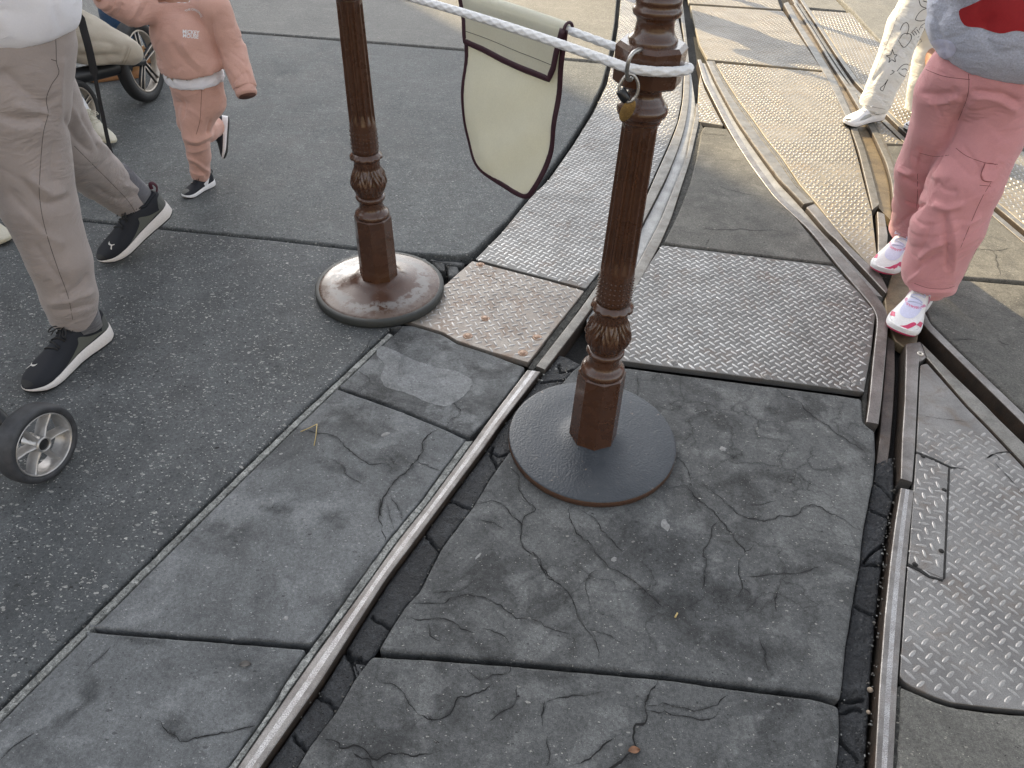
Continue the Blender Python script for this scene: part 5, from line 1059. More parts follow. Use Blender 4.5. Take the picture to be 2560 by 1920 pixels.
S_WOM = dict(upper='white_leather', sole='white_leather', outsole='black_rubber', laces='white_leather', zt=[.056, .052, .040, .034, .032, .040],
    panels=[('side_oval', 'both', [(.055, .055), (.065, .08), (.095, .088), (.115, .075), (.11, .055), (.08, .047)], 'silver'), ('side_overlay', 'both', [(.13, .044), (.15, .062), (.19, .058), (.225, .042), (.18, .038)], 'silver'), ('toe_cap', 'top', [(-.030, .272), (-.016, .292), (0, .299), (.014, .296), (.028, .278), (.006, .284), (-.012, .276)], 'black_rubber')])
S_CREAM = dict(upper='cream', sole='cream_sole', laces='cream', panels=[('side_overlay', 'both', [(.05, .05), (.09, .08), (.13, .07), (.18, .045), (.12, .042)], 'tan_cloth')])
S_TAN = dict(upper='tan_suede', sole='gum', laces='cream', panels=[('stripe', 'both', [(.100 + d, .036), (.112 + d, .036), (.132 + d, .078), (.120 + d, .078)], 'ink') for d in (0, .026, .052)])

def person(label, pel, h, s, legs, arms=None, sh=None, hair='hair_dark', lean=(0, 0), group=None, skin='skin', chest=1.0):
    """legs: [(hip, knee, ankle, toe_dir)] left, right. One continuous body mesh; clothes are added as children."""
    h = U([h[0], h[1], 0]); l = np.array([-h[1], h[0], 0]); z = np.array([0, 0, 1.0]); pel = np.array(pel, float); ln = np.array([lean[0], lean[1], 0])
    ch = pel + z * .36 * s + h * .01 * s + ln; nk = pel + z * .53 * s + ln * 1.2; hd = pel + z * .70 * s + h * .025 * s + ln * 1.3
    shL = sh[0] if sh else ch + l * .165 * s + z * .09 * s; shR = sh[1] if sh else ch - l * .165 * s + z * .09 * s
    if arms is None: arms = [None, None]
    AR = []
    for a, S_, sg in zip(arms, (shL, shR), (1, -1)):
        if a is None: el = S_ + (l * sg * .08 - z * .16 + h * .18) * s; wr = el + (z * .17 + h * .10 - l * sg * .08) * s
        else: el, wr = [np.array(q_, float) for q_ in a]
        AR.append((np.array(S_), el, wr))
    allp = [pel, hd + z * .13 * s, hd] + [np.array(p) for lg in legs for p in lg[:3]] + [p for a in AR for p in a] + [a[2] + U(a[2] - a[1]) * .2 * s for a in AR]
    A = np.array(allp); m = .17 * s + .03; f = Field(A.min(0) - m, A.max(0) + m, max(.0065, .0088 * s))
    k = .035 * s
    f.ell(pel + z * .02 * s, (.135 * s, .095 * s, .11 * s), np.stack([l, h, z], 1), k).ell(pel + z * .17 * s + ln * .4, (.115 * s, .085 * s, .13 * s), np.stack([l, h, z], 1), k).ell(ch, (.145 * s * chest, .10 * s, .16 * s), np.stack([l, h, z], 1), k)
    f.cap(shL, shR, .052 * s, .052 * s, k).cap(nk - z * .03 * s, hd - z * .03 * s, .052 * s, .047 * s, .02 * s)
    f.ell(hd, (.074 * s, .092 * s, .112 * s), np.stack([l, h, z], 1), .01 * s).ell(hd + h * .03 * s - z * .055 * s, (.052 * s, .055 * s, .05 * s), np.stack([l, h, z], 1), .02 * s)
    f.cap(hd + h * .09 * s - z * .0 * s, hd + h * .103 * s - z * .028 * s, .010 * s, .015 * s, .012 * s)             # nose
    f.cap(hd + h * .083 * s - z * .062 * s + l * .016 * s, hd + h * .083 * s - z * .062 * s - l * .016 * s, .010 * s, .010 * s, .008 * s)   # lips
    for sg in (1, -1): f.ell(hd + l * sg * .076 * s - z * .012 * s - h * .005 * s, (.010 * s, .020 * s, .030 * s), np.stack([l, h, z], 1), .008 * s)
    for lg_ in legs:
        hip, kn, an, td = lg_[:4]; up_ = U(lg_[4]) if len(lg_) > 4 else z
        f.cap(hip, kn, .072 * s, .050 * s, k).cap(kn, kn * .62 + np.array(an) * .38, .044 * s, .044 * s, .02 * s).cap(np.array(kn) * .62 + np.array(an) * .38, an, .044 * s, .030 * s, .02 * s)
        td = U(td); f.cap(np.array(an) - up_ * .035 * s - td * .02 * s, np.array(an) - up_ * .045 * s + td * .09 * s, .021 * s, .014 * s, .02 * s)
    for (S_, el, wr), sg in zip(AR, (1, -1)):
        f.cap(S_, el, .046 * s, .036 * s, .03 * s).cap(el, wr, .036 * s, .025 * s, .015 * s)
        d = U(wr - el); pn = np.cross(d, h); pn = U(pn) if np.linalg.norm(pn) > .2 else l; side_ = U(np.cross(d, pn))
        # palm lies in the plane (d, side_), curls towards pn
        pc = wr + d * .05 * s; f.ell(pc, (.045 * s, .040 * s, .015 * s), np.stack([d, side_, pn * sg], 1), .012 * s)
        for q_, (o_, ln_) in enumerate(((-.030, .062), (-.0105, .075), (.0105, .080), (.030, .072))):
            b0 = wr + d * .088 * s + side_ * o_ * s; b1 = b0 + (d * .6 + pn * .22 * sg) * ln_ * .62 * s; b2 = b1 + (d * .55 + pn * .6 * sg) * ln_ * .5 * s
            r_ = .0088 * s if s > .8 else .0088 * s + .001; f.cap(b0, b1, r_, r_ * .95, .004).cap(b1, b2, r_ * .95, r_ * .82, .004)
        t0 = wr + d * .03 * s + side_ * .034 * s; t1 = t0 + (d * .7 + side_ * .6 + pn * .2 * sg) * .045 * s; t2 = t1 + (d * .95 + side_ * .1 + pn * .3 * sg) * .032 * s; f.cap(t0, t1, .0115 * s, .010 * s, .006).cap(t1, t2, .010 * s, .0085 * s, .004)
    V, Q = f.mesh(); V = relax(V, Q, 2, .4); mb = MB(); mb.add(V, Q); o = mb.build('person', [M[skin]], origin=(pel[0], pel[1], 0)); tag(o, label, 'person', group)
    hb = Field(hd - .2 * s, hd + .2 * s, .008 * s); hb.ell(hd - h * .012 * s + z * .018 * s, (.086 * s, .100 * s, .112 * s), np.stack([l, h, z], 1), 0).cut(hd + h * .055 * s - z * .0 * s, h * .8 - z * .45)
    V, Q = hb.mesh(); V = wrinkle(V, Q, .004 * s, 60 / s, 3, (1, 1, .3)); hm = MB(); hm.add(V, Q); hm.build('hair', [M[hair]], o)
    for sg in (1, -1):
        em = MB(); e = hd + h * .080 * s + l * sg * .031 * s + z * .004 * s; lathe(em, [(.0001, -.011 * s), (.0085 * s, -.006 * s), (.011 * s, 0), (.0085 * s, .006 * s), (.0001, .011 * s)], e, 12, cap=False); em.build('eye', [M['eye']], o)
    return o, dict(h=h, l=l, z=z, pel=pel, ch=ch, nk=nk, hd=hd, sh=(shL, shR), AR=AR, s=s)

def trousers(o, mat, chains, pelv, waist, cuffs, h=.0075, wr=(.0022, 22), folds=(), seams=(), name='trousers', k=.03, seed=1, extra=None, seam='seam', pel_R=None, fl=None, lk=.014):
    pts = np.array([p for c in chains for p, r in c] + [p for p, r in pelv]); f = Field(pts.min(0) - .2, pts.max(0) + .2, h)
    for p, r in pelv: f.ell(p, r, pel_R, k)
    for c in chains:
        for (a, ra), (b, rb) in zip(c[:-1], c[1:]): f.cap(a, b, ra, rb, lk, flat=fl)
    f.cut(waist[0], waist[1])
    for p, n, rad in cuffs: f.cutball(p, n, rad)
    if extra: extra(f)
    V, Q = f.mesh(); V = relax(V, Q, 3, .5); V = wrinkle(V, Q, wr[0] * .75, wr[1], seed, (1, 1, .38)); V = crease(V, Q, wr[0] * 1.5, wr[1] * .8, seed + 7)
    if folds: V = fold(V, Q, folds)
    mb = MB(); mb.add(V, Q); t = mb.build(name, [M[mat]], o); bv = BVHTree.FromPolygons(V.tolist(), Q.tolist())
    if seams:
        sb = MB()
        for P in seams: seam_px(sb, bv, P, .0015, .0007)
        if sb.n: sb.build('seam', [M[seam]], t)
    return t, bv
def top(o, mat, D, name, hem, arms=(True, True), rad=(.165, .125), sleeve=(.068, .055), h=.008, wr=(.0025, 16), folds=(), cuff=None, seed=5, low=None, loose=1.0, hemrad=None, belly=None):
    s = D['s']; R = np.stack([D['l'], D['h'], D['z']], 1); f = Field(D['pel'] - np.array([.62, .62, .25]) * max(s, .6), D['nk'] + np.array([.62, .62, .30]) * max(s, .6), h)
    f.ell(D['ch'] + D['z'] * .0 * s, (rad[0] * s, rad[1] * s, .19 * s), R, .04 * s); hc = low if low is not None else D['pel'] + D['z'] * .05 * s
    hr = hemrad or (rad[0] * loose, rad[1] * loose)
    f.ell(hc + D['z'] * .05 * s, (hr[0] * s, hr[1] * s, .20 * s), R, .06 * s)
    if belly is not None: f.ell(belly[0], belly[1], R, .05 * s)
    f.cap(D['sh'][0], D['sh'][1], .062 * s, .062 * s, .04 * s)
    f.cut(hem[0], hem[1])
    for (S_, el, wr_), on in zip(D['AR'], arms):
        if on == 'short': f.cap(S_, S_ * .45 + el * .55, sleeve[0] * s, sleeve[0] * s * .95, .03 * s)
        elif on: f.cap(S_, el, sleeve[0] * s, sleeve[0] * s * .85, .03 * s); f.cap(el, wr_, sleeve[0] * s * .85, sleeve[1] * s, .02 * s)
    f.cutball(D['nk'] + D['z'] * .05 * s, D['z'], .13 * s)
    for (S_, el, wr_), on in zip(D['AR'], arms):
        if on is True: f.cutball(wr_ + U(wr_ - el) * .012 * s, wr_ - el, .085 * s)
        elif on == 'short': f.cutball(S_ * .45 + el * .55, el - S_, .12 * s)
    V, Q = f.mesh(); V = relax(V, Q, 3, .5); V = wrinkle(V, Q, wr[0], wr[1], seed, (1, 1, .8))
    V = crease(V, Q, wr[0] * 1.1, wr[1] * 1.2, seed + 7)
    if folds: V = fold(V, Q, folds)
    mb = MB(); mb.add(V, Q); t = mb.build(name, [M[mat]], o); return t, BVHTree.FromPolygons(V.tolist(), Q.tolist())
def cuffband(t, c, d, r, w, mat, name='cuff'):
    mb = MB(); d = U(d); P = [c - d * w / 2, c - d * w * .3, c + d * w * .3, c + d * w / 2]; tube(mb, np.array(P), [r * .93, r, r, r * .9], 24); return mb.build(name, [M[mat]], t)
a3 = lambda *v: np.array(v, float)
# ------------------------------------------------------------------ man in taupe trousers
hm = U([-.35, -.94, 0]); lm_ = a3(-hm[1], hm[0], 0)
pelM = a3(-1.255, 1.79, .90); hipL, hipR = a3(-1.19, 1.75, .84), a3(-1.33, 1.83, .83)
kL, aL = W(80, 440, 1.66), a3(-1.268, 1.628, .10); kR, aR = W(128, 300, 1.98), a3(-1.335, 2.285, .165)
toeL, heelL = a3(-1.338, 1.408, 0.0), a3(-1.236, 1.692, 0.0)
heelR = W(352, 470, 2.265); toeR = np.r_[G(232 * DS, 574 * DS), .004]; heelR = toeR + U(heelR - toeR) * .298
man, DM = person('man in taupe trousers and white tee stepping forward in black sneakers', pelM, hm, 1.0, [(hipL, kL, aL, toeL - heelL), (hipR, kR, aR, toeR - heelR)], arms=[None, None])
LT = [(W(38, 70, 1.76), .122), (W(38, 250, 1.71), .108), (W(82, 440, 1.665), .090), (W(128, 560, 1.64), .078), (W(150, 640, 1.63), .070), (W(161, 705, 1.628), .058)]
RT = [(W(8, 70, 1.84), .120), (W(128, 300, 1.98), .094), (W(212, 378, 2.115), .078), (W(296, 450, 2.26), .060), (W(312, 464, 2.285), .055)]
trM, bM = trousers(man, 'taupe', [LT, RT], [(pelM - a3(0, 0, .02), (.172, .135, .14))], (W(70, 68, 1.68) + a3(0, 0, .035), a3(-.10, -.08, 1)), [(W(160, 693, 1.628), W(161, 705, 1.628) - W(150, 640, 1.63), .16), (W(299, 452, 2.262), RT[4][0] - RT[2][0], .14)], pel_R=np.stack([lm_, hm, a3(0, 0, 1)], 1), wr=(.0016, 17), h=.006,
    folds=[([(0, 252), (50, 262), (100, 253)], -.010, .014), ([(0, 268), (50, 278), (96, 268)], .006, .016), ([(0, 150), (50, 195), (108, 240)], -.007, .018), ([(30, 225), (70, 240), (110, 243)], .006, .016), ([(45, 385), (85, 432), (112, 440), (150, 424)], -.0065, .010), ([(60, 380), (110, 420), (140, 410)], .006, .012), ([(15, 410), (55, 455), (105, 505)], -.005, .013), ([(40, 450), (90, 500), (140, 530)], .004, .014), ([(70, 520), (110, 580), (150, 620)], -.004, .012), ([(105, 655), (150, 648), (203, 628)], .007, .012), ([(112, 672), (160, 668), (205, 655)], -.005, .008), ([(130, 640), (170, 620), (190, 590)], -.004, .010),
           ([(140, 250), (165, 300), (200, 330)], -.006, .012), ([(150, 225), (190, 290), (240, 330)], .005, .014), ([(170, 245), (200, 300), (215, 320)], -.005, .009), ([(200, 400), (250, 430), (300, 420)], -.004, .012), ([(265, 400), (300, 410), (325, 420)], .005, .009), ([(135, 120), (130, 180), (128, 260)], .004, .012), ([(120, 300), (112, 360), (120, 400)], -.004, .012)],
    seams=[[(118, 62), (121, 100), (122, 135), (127, 158), (110, 185), (100, 215), (104, 245), (95, 280), (90, 320), (86, 380), (85, 420), (92, 470), (105, 520), (125, 580), (147, 640), (157, 690)], [(137, 395), (190, 430), (240, 470), (278, 462)] if False else [(160, 315), (200, 355), (240, 395), (275, 432), (292, 458)], [(110, 128), (122, 132)]])
shM, bvT = top(man, 'white_tee', DM, 'tee_shirt', (W(70, 68, 1.68) - a3(0, 0, .03), a3(.10, .08, -1)), arms=('short', 'short'), rad=(.178, .132), loose=1.02, low=pelM + a3(0.02, -.01, .06), hemrad=(.195, .155), belly=(a3(-1.195, 1.765, .93), (.150, .150, .16)), wr=(.004, 11), sleeve=(.085, .07))
stL, bSL = shoe(man, heelL, toeL, .308, 1, S_MAN); stR, bSR = shoe(man, heelR, toeR, .308, -1, dict(S_MAN, tab='maroon_tab'))
for c0, c1, r in ((a3(-1.262, 1.645, .20), a3(-1.266, 1.632, .07), .050), (aR + U(kR - aR) * .17, aR - a3(0, 0, .05), .052)): mb = MB(); tube(mb, np.array([c0, c0 * .5 + c1 * .5, c1]), r, 24); mb.build('sock', [M['grey_sock']], trM)

# ------------------------------------------------------------------ toddler in dusty pink
ht_ = U([-.475, -.88, 0]); lt_ = a3(-ht_[1], ht_[0], 0); sT = .54
pelT = a3(-1.235, 2.70, .385)
hL, hR = pelT + lt_ * .045 - a3(0, 0, .02), pelT - lt_ * .05 - a3(0, 0, .02)
kLt, aLt = W(424, 292, 2.645), W(432, 377, 2.685); kRt = a3(-1.285, 2.70, .22)
tL, hLt = np.r_[G(400 * DS, 428 * DS), 0], None; hLt = tL + a3(.0735, .133, 0); 
upR = a3(-.90, -.30, .10); hRt = W(496, 252, 2.90); tRt = W(490, 345, 2.80); tRt = hRt + U(tRt - hRt) * .172
aRt = hRt + (tRt - hRt) * .24 + upR * .055
shoT = [W(462, 18, 2.69), W(346, 10, 2.69)]
armT = [(W(500, 105, 2.70), W(528, 188, 2.63)), (W(285, 22, 2.60), W(232, -2, 2.52))]
armB = [(armT[0][0], armT[0][1] - U(armT[0][1] - armT[0][0]) * .06), armT[1]]
tod, DT = person('toddler in a dusty pink sweatshirt and joggers reaching up', pelT, ht_, sT, [(hL, kLt, aLt, tL - hLt), (hR, kRt, aRt, tRt - hRt, upR)], arms=armB, sh=shoT)
DT['AR'][0] = (DT['AR'][0][0], *armT[0])
LT = [(hL + a3(0, 0, .0), .066), (W(425, 255, 2.66), .058), (kLt, .050), (W(430, 335, 2.665), .043), (W(432, 368, 2.68), .036), (W(432, 392, 2.685), .032)]
RT = [(hR, .066), (a3(-1.288, 2.70, .27), .055), (kRt, .050), (kRt * .5 + aRt * .5, .045), (aRt, .040), (aRt + U(aRt - kRt) * .015, .038)]
trT, bT = trousers(tod, 'pink_fleece', [LT, RT], [(pelT + a3(0, 0, .03), (.105, .09, .09))], (pelT + a3(0, 0, .10), (0, 0, 1)), [(W(432, 384, 2.684), aLt - kLt, .07), (aRt + U(aRt - kRt) * .006, aRt - kRt, .06)], pel_R=np.stack([lt_, ht_, a3(0, 0, 1)], 1), wr=(.0014, 34), h=.005, k=.02, name='joggers', seam='brown_seam_and_hollow',
    folds=[([(388, 296), (420, 306), (440, 300), (462, 288)], .0065, .007), ([(390, 308), (425, 318), (458, 304)], -.005, .006), ([(392, 322), (420, 328), (450, 318)], .0045, .007), ([(398, 338), (425, 350), (452, 372)], .0065, .006), ([(402, 350), (425, 362), (448, 384)], -.005, .006), ([(400, 362), (420, 374), (445, 380)], .005, .006), ([(385, 230), (415, 240), (440, 262)], .003, .008), ([(455, 258), (450, 275), (448, 290)], -.005, .006), ([(392, 210), (400, 230), (392, 260)], -.004, .008)],
    seams=[[(436, 190), (434, 230), (432, 260), (424, 290)]])
teT, _ = top(tod, 'white_tee', DT, 'tee_shirt', (W(405, 187, 2.64), a3(.06, .08, -1)), arms=(False, False), rad=(.17, .13), h=.005, loose=1.06, low=pelT + a3(.0, 0, .03), hemrad=(.222, .178), wr=(.003, 26))
swT, bvS = top(tod, 'pink_fleece', DT, 'sweatshirt', (W(405, 162, 2.63), a3(.10, .12, -1)), arms=(True, True), rad=(.225, .185), h=.0055, loose=1.08, low=pelT + a3(.005, 0, .075), hemrad=(.250, .205), sleeve=(.108, .082), wr=(.003, 18),
    folds=[([(392, 90), (410, 120), (440, 150)], .005, .012), ([(370, 90), (395, 130), (430, 160)], -.004, .012), ([(455, 40), (462, 90), (478, 135)], -.006, .008), ([(300, 5), (290, 25), (275, 45)], .006, .010), ([(320, 2), (312, 25), (300, 42)], -.005, .008), ([(268, 8), (262, 22), (255, 35)], -.005, .008)])
wL = DT['AR'][0]; cuffband(swT, wL[2] + U(wL[2] - wL[1]) * .012, wL[2] - wL[1], .0385, .04, 'pink_fleece'); mb = MB(); tube(mb, np.array([wL[2] + U(wL[2] - wL[1]) * .024, wL[2] + U(wL[2] - wL[1]) * .0336]), [.028, .031], 20); mb.build('cuff_hollow_shade', [M['brown_seam_and_hollow']], swT)  # solid dark disc, its colour standing in for shade inside the sleeve
wR = DT['AR'][1]; cuffband(swT, wR[2] + U(wR[2] - wR[1]) * .010, wR[2] - wR[1], .0385, .03, 'pink_fleece')
s1, b1 = shoe(tod, hLt, tL, .162, 1, S_TOD, wide=1.12); s2, b2 = shoe(tod, hRt, tRt, .172, -1, S_TOD, up=upR, wide=1.15)
c3 = lambda x, y: ((440 + x / 12.76) / DS, (380 + y / 12.76) / DS); c2 = lambda x, y: ((420 + x / 7.9) / DS, (240 + y / 7.9) / DS)
for b_, o_, P, m_ in ((b1, s1, [c3(*p) for p in ((1062, 815), (1045, 900), (1012, 1080), (1000, 1152), (945, 1120), (905, 1055), (883, 1018), (912, 1028), (953, 1062), (975, 1035), (1015, 925))], 'white_leather'), (b2, s2, [c2(*p) for p in ((1203, 715), (1216, 800), (1242, 895), (1241, 930), (1215, 952), (1165, 922), (1180, 908), (1208, 914), (1204, 850), (1198, 780))], 'peach_print')):
    mb = MB(); decal_px(mb, b_, P, .0010, step=1.5, smoothpts=False)
    if mb.n: mb.build('side_logo', [M[m_]], o_)
mb = MB(); decal_px(mb, b1, [c3(*p) for p in ((525, 690), (688, 690), (680, 750), (528, 745))], .001, step=2, smoothpts=False)
if mb.n: mb.build('tongue_label', [M['light_print']], s1)
def lettering(txt, font_h, place, bvh, mats, parent, name, off=.0012):
    """place(u, v) -> display pixel for text coordinates; letters lie on the cloth"""
    cu = bpy.data.curves.new(name, 'FONT'); cu.body = txt; cu.size = font_h; cu.align_x = 'CENTER'; cu.offset = font_h * .022; ob = bpy.data.objects.new(name, cu); COL.objects.link(ob)
    me = bpy.data.meshes.new_from_object(ob.evaluated_get(bpy.context.evaluated_depsgraph_get())); bpy.data.objects.remove(ob); bpy.data.curves.remove(cu)
    bm = bmesh.new(); bm.from_mesh(me); bmesh.ops.triangulate(bm, faces=bm.faces[:]); bm.verts.index_update(); out = []; ok = []
    for v in bm.verts:
        x, y = place(v.co.x, v.co.y); h, n = cast_px(bvh, x * DS, y * DS); ok.append(h is not None)
        out.append(h + (n if n @ ray(x * DS, y * DS) < 0 else -n) * off if h is not None else np.zeros(3))
    Fs = [[v.index for v in f.verts] for f in bm.faces]; Fs = [f for f in Fs if all(ok[i] for i in f)]; bm.free(); bpy.data.meshes.remove(me)
    if Fs: mb = MB(); mb.add(np.array(out), Fs, 0, False); return mb.build(name, mats, parent)
tl = lambda cx, cy, sx, rot: (lambda u, v: (cx + (u * math.cos(rot) + v * math.sin(rot)) * sx, cy + u * math.sin(rot) - v * math.cos(rot)))
lettering('MICKEY', 11.5, tl(412, 73.5, .90, .08), bvS, [M['white_leather']], swT, 'lettering'); lettering('MOUSE', 11.5, tl(411.5, 82, .90, .08), bvS, [M['white_leather']], swT, 'lettering')
def arc(u, v): a = u / 21.0 + .35; return (414 + (21 + v) * math.sin(a), 43 - (21 + v) * math.cos(a))
lettering('THE ORIGINAL', 6.2, arc, bvS, [M['white_leather']], swT, 'lettering')
mb = MB(); decal_px(mb, BVHTree.FromPolygons([tuple(v.co + teT.location + tod.location) for v in teT.data.vertices], [list(p.vertices) for p in teT.data.polygons]), [(357, 152), (366, 158), (372, 154), (378, 160), (372, 166), (374, 176), (367, 168), (360, 170), (362, 162)], .001, step=3, smoothpts=False)
if mb.n: mb.build('print', [M['tan_cloth']], teT)
mb = MB(); decal_px(mb, BVHTree.FromPolygons([tuple(v.co + teT.location + tod.location) for v in teT.data.vertices], [list(p.vertices) for p in teT.data.polygons]), [(380, 150), (390, 151), (398, 155), (404, 166), (405, 175), (400, 164), (392, 157), (382, 155)], .001, step=3, smoothpts=False)
if mb.n: mb.build('print', [M['ink']], teT)

# ------------------------------------------------------------------ girl in pink cargo trousers
hg = U([-.62, -.78, 0]); lg = a3(-hg[1], hg[0], 0); sG = .80
pelG = a3(1.285, 2.12, .70)
tF = np.r_[G(2236, 842), .004]; hF = tF + a3(.62, .78, 0) * .258; tB = np.r_[G(2200, 694), .004]; hB = tB + a3(.60, .80, .10) * .254
hLg, hRg = pelG + lg * .075, pelG - lg * .08; kLg, aLg = W(2080, 405, 2.05), hF + (tF - hF) * .22 + a3(0, 0, .085); kRg, aRg = W(1995, 375, 2.22), hB + (tB - hB) * .22 + a3(0, 0, .085)
girl, DG = person('girl in pink cargo trousers and grey sweatshirt stepping onto the crossing plate', pelG, hg, sG, [(hLg, kLg, aLg, tF - hF), (hRg, kRg, aRg, tB - hB)], arms=[(a3(1.42, 1.92, 1.02), a3(1.30, 1.80, 1.16)), (a3(1.06, 2.02, 1.02), a3(1.10, 1.85, 1.16))])
LT = [(W(2165, 195, 2.10), .108), (W(2135, 290, 2.08), .096), (W(2084, 395, 2.045), .101), (W(2046, 490, 2.03), .103), (W(2016, 575, 2.025), .090), (W(2006, 618, 2.02), .080), (W(2002, 645, 2.02), .072)]
RT = [(W(2060, 195, 2.17), .104), (W(2040, 270, 2.18), .092), (W(2002, 365, 2.24), .092), (W(1985, 440, 2.32), .082), (W(1968, 492, 2.38), .070), (W(1962, 512, 2.39), .060)]
trG, bG = trousers(girl, 'pink_twill', [LT, RT], [(pelG + a3(0.02, 0, .03), (.155, .12, .12))], (pelG + a3(0, 0, .16), (0, 0, 1)), [(W(2002, 612, 2.02), (.02, .05, -1), .14), (W(1963, 508, 2.39), (-.1, .3, -1), .11)], pel_R=np.stack([lg, hg, a3(0, 0, 1)], 1), wr=(.0022, 21), h=.0052, name='cargo_trousers', seam='pink_seam', seed=9,
    folds=[([(2095, 198), (2130, 200), (2165, 205), (2205, 225)], -.007, .009), ([(2100, 212), (2150, 215), (2200, 245)], .005, .010), ([(2090, 200), (2075, 240), (2050, 300), (2010, 380)], -.008, .009), ([(1990, 200), (2030, 205), (2075, 200)], -.005, .009), ([(2000, 225), (2040, 222), (2070, 210)], .004, .009), ([(2015, 440), (2045, 452), (2085, 440)], .006, .010), ([(2040, 455), (2045, 520), (2048, 590)], -.007, .010), ([(2052, 460), (2062, 520), (2060, 590)], .005, .011), ([(1985, 560), (2015, 535), (2040, 525)], .007, .009), ([(1975, 590), (2000, 565), (2035, 545)], -.005, .008), ([(1960, 610), (1985, 590), (1995, 570)], .005, .008), ([(2010, 480), (2000, 520), (1985, 545)], -.004, .010), ([(2020, 390), (2040, 410), (2070, 415)], -.004, .012),
           ([(1950, 380), (1970, 395), (1990, 400)], -.006, .008), ([(1940, 365), (1955, 372), (1975, 375)], .008, .010), ([(1955, 435), (1980, 445), (2000, 440)], -.006, .008), ([(1930, 490), (1960, 470), (1990, 440)], -.005, .008), ([(1955, 618), (2000, 628), (2060, 630)], .006, .010), ([(2120, 470), (2100, 480), (2080, 490)], .004, .010)],
    seams=[[(2092, 160), (2093, 185), (2088, 215), (2070, 260)], [(2065, 320), (2090, 338), (2130, 352), (2155, 355)], [(2140, 395), (2115, 440), (2075, 535)], [(2132, 545), (2110, 590), (2085, 625)] if False else [(2115, 525), (2095, 570), (2070, 620)], [(1982, 375), (1982, 420), (1980, 450)], [(1985, 330), (2020, 338), (2050, 335)], [(2128, 352), (2150, 356), (2153, 380), (2143, 392), (2124, 390), (2119, 378), (2128, 352)], [(2116, 400), (2140, 402)], [(1975, 612), (2005, 622), (2040, 624), (2062, 618)], [(2000, 150), (2040, 165), (2095, 172)]])
mb = MB(); decal_px(mb, bG, [(2128, 352), (2150, 356), (2153, 380), (2143, 392), (2124, 390), (2119, 378)], .006, step=5, smoothpts=False)
if mb.n: mb.build('cargo_flap', [M['pink_twill']], trG)
mb = MB(); decal_px(mb, bG, [(1992, 318), (1984, 345), (1980, 362), (1968, 352), (1972, 322)], .006, step=5, smoothpts=False)
if mb.n: mb.build('cargo_flap', [M['pink_twill']], trG)
cuffband(trG, W(2004, 624, 2.03), a3(.02, .02, 1), .056, .03, 'pink_twill', 'elastic_cuff')
swG, bvG = top(girl, 'grey_fleece', DG, 'sweatshirt', (W(2090, 177, 2.0), a3(.02, .16, -1)), rad=(.235, .185), loose=1.0, low=pelG + a3(.035, -.01, .13), hemrad=(.262, .215), sleeve=(.095, .07), wr=(.004, 11), belly=(pelG + a3(.01, -.02, .22), (.215, .17, .16)))
shoe(girl, tF + U(hF - tF) * .288, tF + U(tF - hF) * .004, .292, 1, S_GIRL, wide=1.14); shoe(girl, tB + U(hB - tB) * .284, tB, .286, -1, S_GIRL, wide=1.14)
mb = MB(); decal_px(mb, bvG, [(2072, 24), (2094, 12), (2122, -2), (2150, -24), (2262, -30), (2272, 40), (2236, 70), (2196, 66), (2160, 72), (2118, 60), (2084, 54)], .0012, step=8, maxd=.09)
if mb.n: mb.build('print_patch', [M['red_print']], swG)
mb = MB(); decal_px(mb, bvG, [(2010, 92), (2032, 84), (2056, 90), (2066, 108), (2052, 124), (2026, 126), (2006, 112)], .0012, step=8, maxd=.09)
if mb.n: mb.build('print_patch', [M['pale_lilac']], swG)

# ------------------------------------------------------------------ woman in printed white trousers
hw = U([-.93, -.36, 0]); lw = a3(-hw[1], hw[0], 0); pelW = a3(2.0, 3.98, .90)
tW = np.r_[G(1822 * DS, 272 * DS), .0]; hW = tW + a3(.93, .36, .06) * .25; tW2 = np.r_[G(1957 * DS, 286 * DS), 0]; hW2 = tW2 + a3(.93, .36, .12) * .25
k1, a1 = W(1948, 70, 3.86), hW + (tW - hW) * .22 + a3(0, 0, .09); k2, a2 = W(2010, 95, 4.05), hW2 + (tW2 - hW2) * .22 + a3(0, 0, .09)
wom, DW = person('woman in white trousers with black line drawings and white sneakers', pelW, hw, .95, [(pelW + lw * .08, k1, a1, tW - hW), (pelW - lw * .08, k2, a2, tW2 - hW2)])
LT = [(pelW + lw * .08 - a3(0, 0, .03), .105), (W(1957, 50, 3.87), .086), (W(1918, 160, 3.80), .080), (W(1890, 222, 3.77), .078), (W(1880, 245, 3.76), .078)]
RT = [(pelW - lw * .08 - a3(0, 0, .03), .105), (W(2015, 90, 4.06), .085), (W(1995, 180, 4.0), .076), (W(1985, 240, 3.98), .074), (W(1982, 262, 3.97), .074)]
trW, bW = trousers(wom, 'white_denim', [LT, RT], [(pelW, (.165, .13, .13))], (pelW + a3(0, 0, .10), (0, 0, 1)), [(W(1884, 234, 3.765), (-.15, .1, -1), .16), (W(1984, 252, 3.975), (-.1, .1, -1), .15)], pel_R=np.stack([lw, hw, a3(0, 0, 1)], 1), wr=(.003, 16), h=.009,
    folds=[([(1985, 50), (1960, 90), (1920, 130)], -.006, .012), ([(1975, 30), (1945, 80), (1905, 150)], .006, .014), ([(1880, 180), (1905, 150), (1925, 120)], -.005, .012)], seams=[[(1948, 5), (1930, 60), (1905, 120), (1885, 170)], [(1858, 226), (1885, 231), (1912, 236)]])
top(wom, 'white_tee', DW, 'jumper', (pelW + a3(0, 0, .02), a3(0, 0, -1)), rad=(.20, .16), h=.012)
shoe(wom, hW, tW, .258, 1, S_WOM, wide=1.05); shoe(wom, hW2, tW2, .258, -1, S_WOM)
